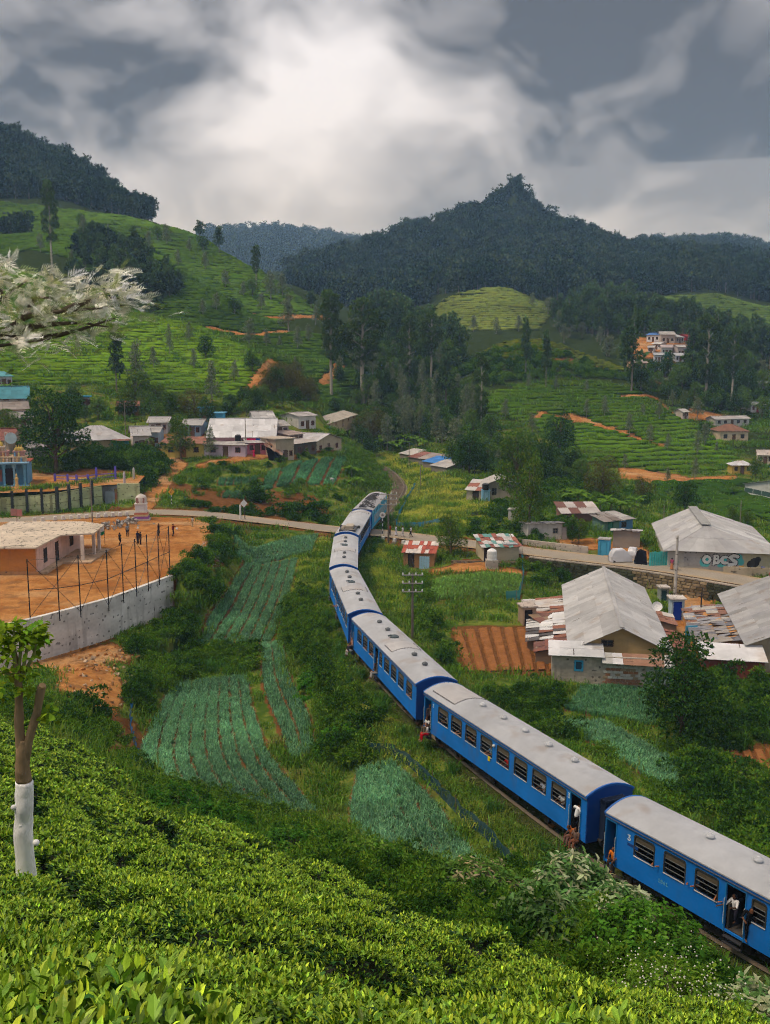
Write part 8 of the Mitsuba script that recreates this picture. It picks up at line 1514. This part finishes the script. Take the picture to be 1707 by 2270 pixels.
# silver-leaved bush and neighbours between the tea and the nearest carriage
def bigleaf(label, px, py, Y, rad, hgt, n, L, base, tips, ptip, W=.34, name='bush', top=True):
    p = PY(px, py, Y) if Y else G(px, py); g_ = float(ground(p[0], p[1])); p[2] = min(p[2], g_+.5); key = thing(name, label, 'bush'); st = []
    P, Dv, C, N = [], [], [], []; ns = n//9
    for i in range(ns):
        a = r9.uniform(0, 6.28); q = math.sqrt(r9.uniform(0, 1)); q *= 1+.22*math.sin(3*a+px)+.15*math.sin(5*a); c = np.array([p[0]+rad*q*math.cos(a), p[1]+rad*.9*q*math.sin(a), 0]); zt = g_+(p[2]-g_)+hgt*(math.sqrt(max(0, 1-min(q, 1)**2))*r9.uniform(.55, 1.05)-.35)
        c[2] = zt; tip = r9.uniform() < ptip; up_ = unit(np.array([math.cos(a)*q*.7, math.sin(a)*q*.7, 1])+r9.normal(0, .2, 3))
        if i % 3 == 0: st.append(tube([(p[0]+(c[0]-p[0])*.25, p[1]+(c[1]-p[1])*.25, g_-.1), (c[0]*.7+p[0]*.3, c[1]*.7+p[1]*.3, (g_+zt)/2), tuple(c)], (.03, .02, .008), 5))
        for j in range(9):
            aa = j*2.4+r9.normal(0, .2); e = r9.normal(.25, .35); s_ = unit(np.cross(up_, [1, .3, 0])); u_ = np.cross(up_, s_)
            d = unit(s_*math.cos(aa)+u_*math.sin(aa)+up_*e); P.append(c+up_*(.03*j-.1)); Dv.append(d); N.append(up_+r9.normal(0, .3, 3)); C.append(tips if tip else base)
    P, Dv, N, C = map(np.array, (P, Dv, N, C)); m = len(P)
    A(key, 'stems', J(*st), 'bark', (.16,.14,.09)); labels[key+'__stems'] = dict(kind='stuff')
    cr = leaves(P, Dv, N, L*r9.uniform(.65, 1.2, m), L*W*r9.uniform(.8, 1.2, m), C*np.exp(r9.normal(0, .22, (m, 1)))*(1+r9.normal(0, .06, (m, 3))), .12, 2, .3); scene[key+'__leaves'] = lply(cr)
SVB, SVT = (.12,.25,.07), (.42,.47,.27)
bigleaf('tall bush with long silvery leaves in front of the gap between the two nearest carriages', 1268, 1960, 27, 1.5, 2.1, 2600, .27, SVB, SVT, .33)
bigleaf('silvery leaved bush right of the tall one, against the nearest carriage', 1375, 2005, 25, 1.1, 1.5, 1500, .25, SVB, SVT, .42)
bigleaf('bush with drooping long leaves at the foot of the tall silvery bush', 1190, 2065, 22, 1.1, 1.3, 1500, .30, (.10,.20,.06), (.24,.31,.14), .3)
bigleaf('pale flowering bush left of the tall silvery bush', 1060, 1965, 28, 1.6, 1.2, 2200, .24, (.11,.22,.04), (.40,.36,.20), .2)
bigleaf('dense dark green bush below the nearest carriage', 1430, 2075, 20, 1.5, 1.5, 3400, .13, (.07,.19,.02), (.12,.27,.03), .3, .6)
bigleaf('leafy bush hanging over the line under the nearest carriage', 1515, 2130, 18.5, .9, 1.0, 1500, .12, (.06,.16,.02), (.12,.25,.04), .3, .6)
bigleaf('silvery bush in the bottom right corner', 1680, 2190, 15, .9, .8, 900, .2, SVB, SVT, .5)
bigleaf('bush with small white flowers at the lower right', 1490, 2190, 13.5, 1.3, .9, 3000, .09, (.12,.24,.025), (.17,.30,.03), .4, .5)
bigleaf('dense bush at the edge of the tea below the fenced leeks', 800, 1930, 31, 2.0, 1.2, 4200, .16, (.075,.19,.02), (.15,.27,.04), .3, .5); bigleaf('broad bush left of it above the tea edge', 650, 1892, 34, 2.0, 1.1, 4000, .17, (.055,.16,.02), (.13,.24,.03), .3, .5)
bigleaf('dark bush mass at the lower left corner of the curved leek field', 360, 1745, 42, 2.6, 1.8, 4200, .20, (.035,.12,.015), (.08,.18,.02), .25, .5); bigleaf('dark bush right of it under the leek rows', 470, 1785, 40, 1.9, 1.2, 3000, .2, (.04,.13,.015), (.08,.19,.02), .25, .5)
bigleaf('rounded bush at the top of the bank above the net fence', 770, 1640, None, 2.2, 1.7, 3600, .28, (.05,.17,.015), (.10,.24,.02), .3, .5); bigleaf('large rounded bush in the middle of the bank beside the third carriage', 712, 1515, None, 2.2, 1.7, 3200, .3, (.05,.17,.015), (.10,.24,.02), .3, .5)
nfw = 260; q = PY(1490, 2180, 13.4)+np.c_[r9.normal(0, .5, nfw), r9.normal(0, .5, nfw), r9.normal(0, .10, nfw)+.02]
fw = thing('white_flowers', 'clusters of tiny white flowers on the lower right bush', 'flowers'); A(fw, 'heads', J(*[sphere(x, r9.uniform(.008, .017), 0) for x in q]), 'cloth', (.68,.66,.58)); labels[fw+'__heads'] = dict(kind='stuff')
# ------------------------------------------------------------------ valley haze
scene['valley_air'] = dict(type='homogeneous', albedo=dict(type='rgb', value=[.90, .95, .985]), sigma_t=dict(type='rgb', value=[.00010, .00016, .00026]))
_hx, _hy0, _hy1, _hz0, _hz1 = float(np.abs(GX).max())+60, float(GY.min())-30, float(GY.max())+60, float(GZ.min())-1.0, float(GZ.max())+45
scene['haze'] = dict(type='cube', to_world=T().translate([0, (_hy0+_hy1)/2, (_hz0+_hz1)/2]).scale([_hx, (_hy1-_hy0)/2, (_hz1-_hz0)/2]), bsdf=dict(type='null'), interior=dict(type='ref', id='valley_air'))
labels['haze'] = dict(kind='stuff', label='thin blue haze over the valley')
scene['camera']['medium'] = dict(type='ref', id='valley_air')
# members of a small group that share a label get their place in the row, counted in the photo
def seen_at(k):
    d = scene.get(k) or next(v for q, v in scene.items() if q.startswith(k+'__') and v.get('type') == 'ply')
    c = np.array(T(d['to_world']).matrix, float)[:3, 3] if 'to_world' in d else meshkit.WRITTEN[d['filename']][0].mean(0)
    return c[0]/max(c[1], .1)
ORD = 'first second third fourth fifth sixth seventh eighth ninth tenth eleventh twelfth thirteenth fourteenth fifteenth'.split()
for g_ in sorted({v['group'] for v in labels.values() if 'group' in v}):
    ks = sorted((k for k, v in labels.items() if v.get('group') == g_), key=seen_at)
    if len(ks) <= 15 and len({labels[k]['label'] for k in ks}) == 1:
        for i, k in enumerate(ks): labels[k]['label'] = ORD[i]+' from the left: '+labels[k]['label']
emit_ground()
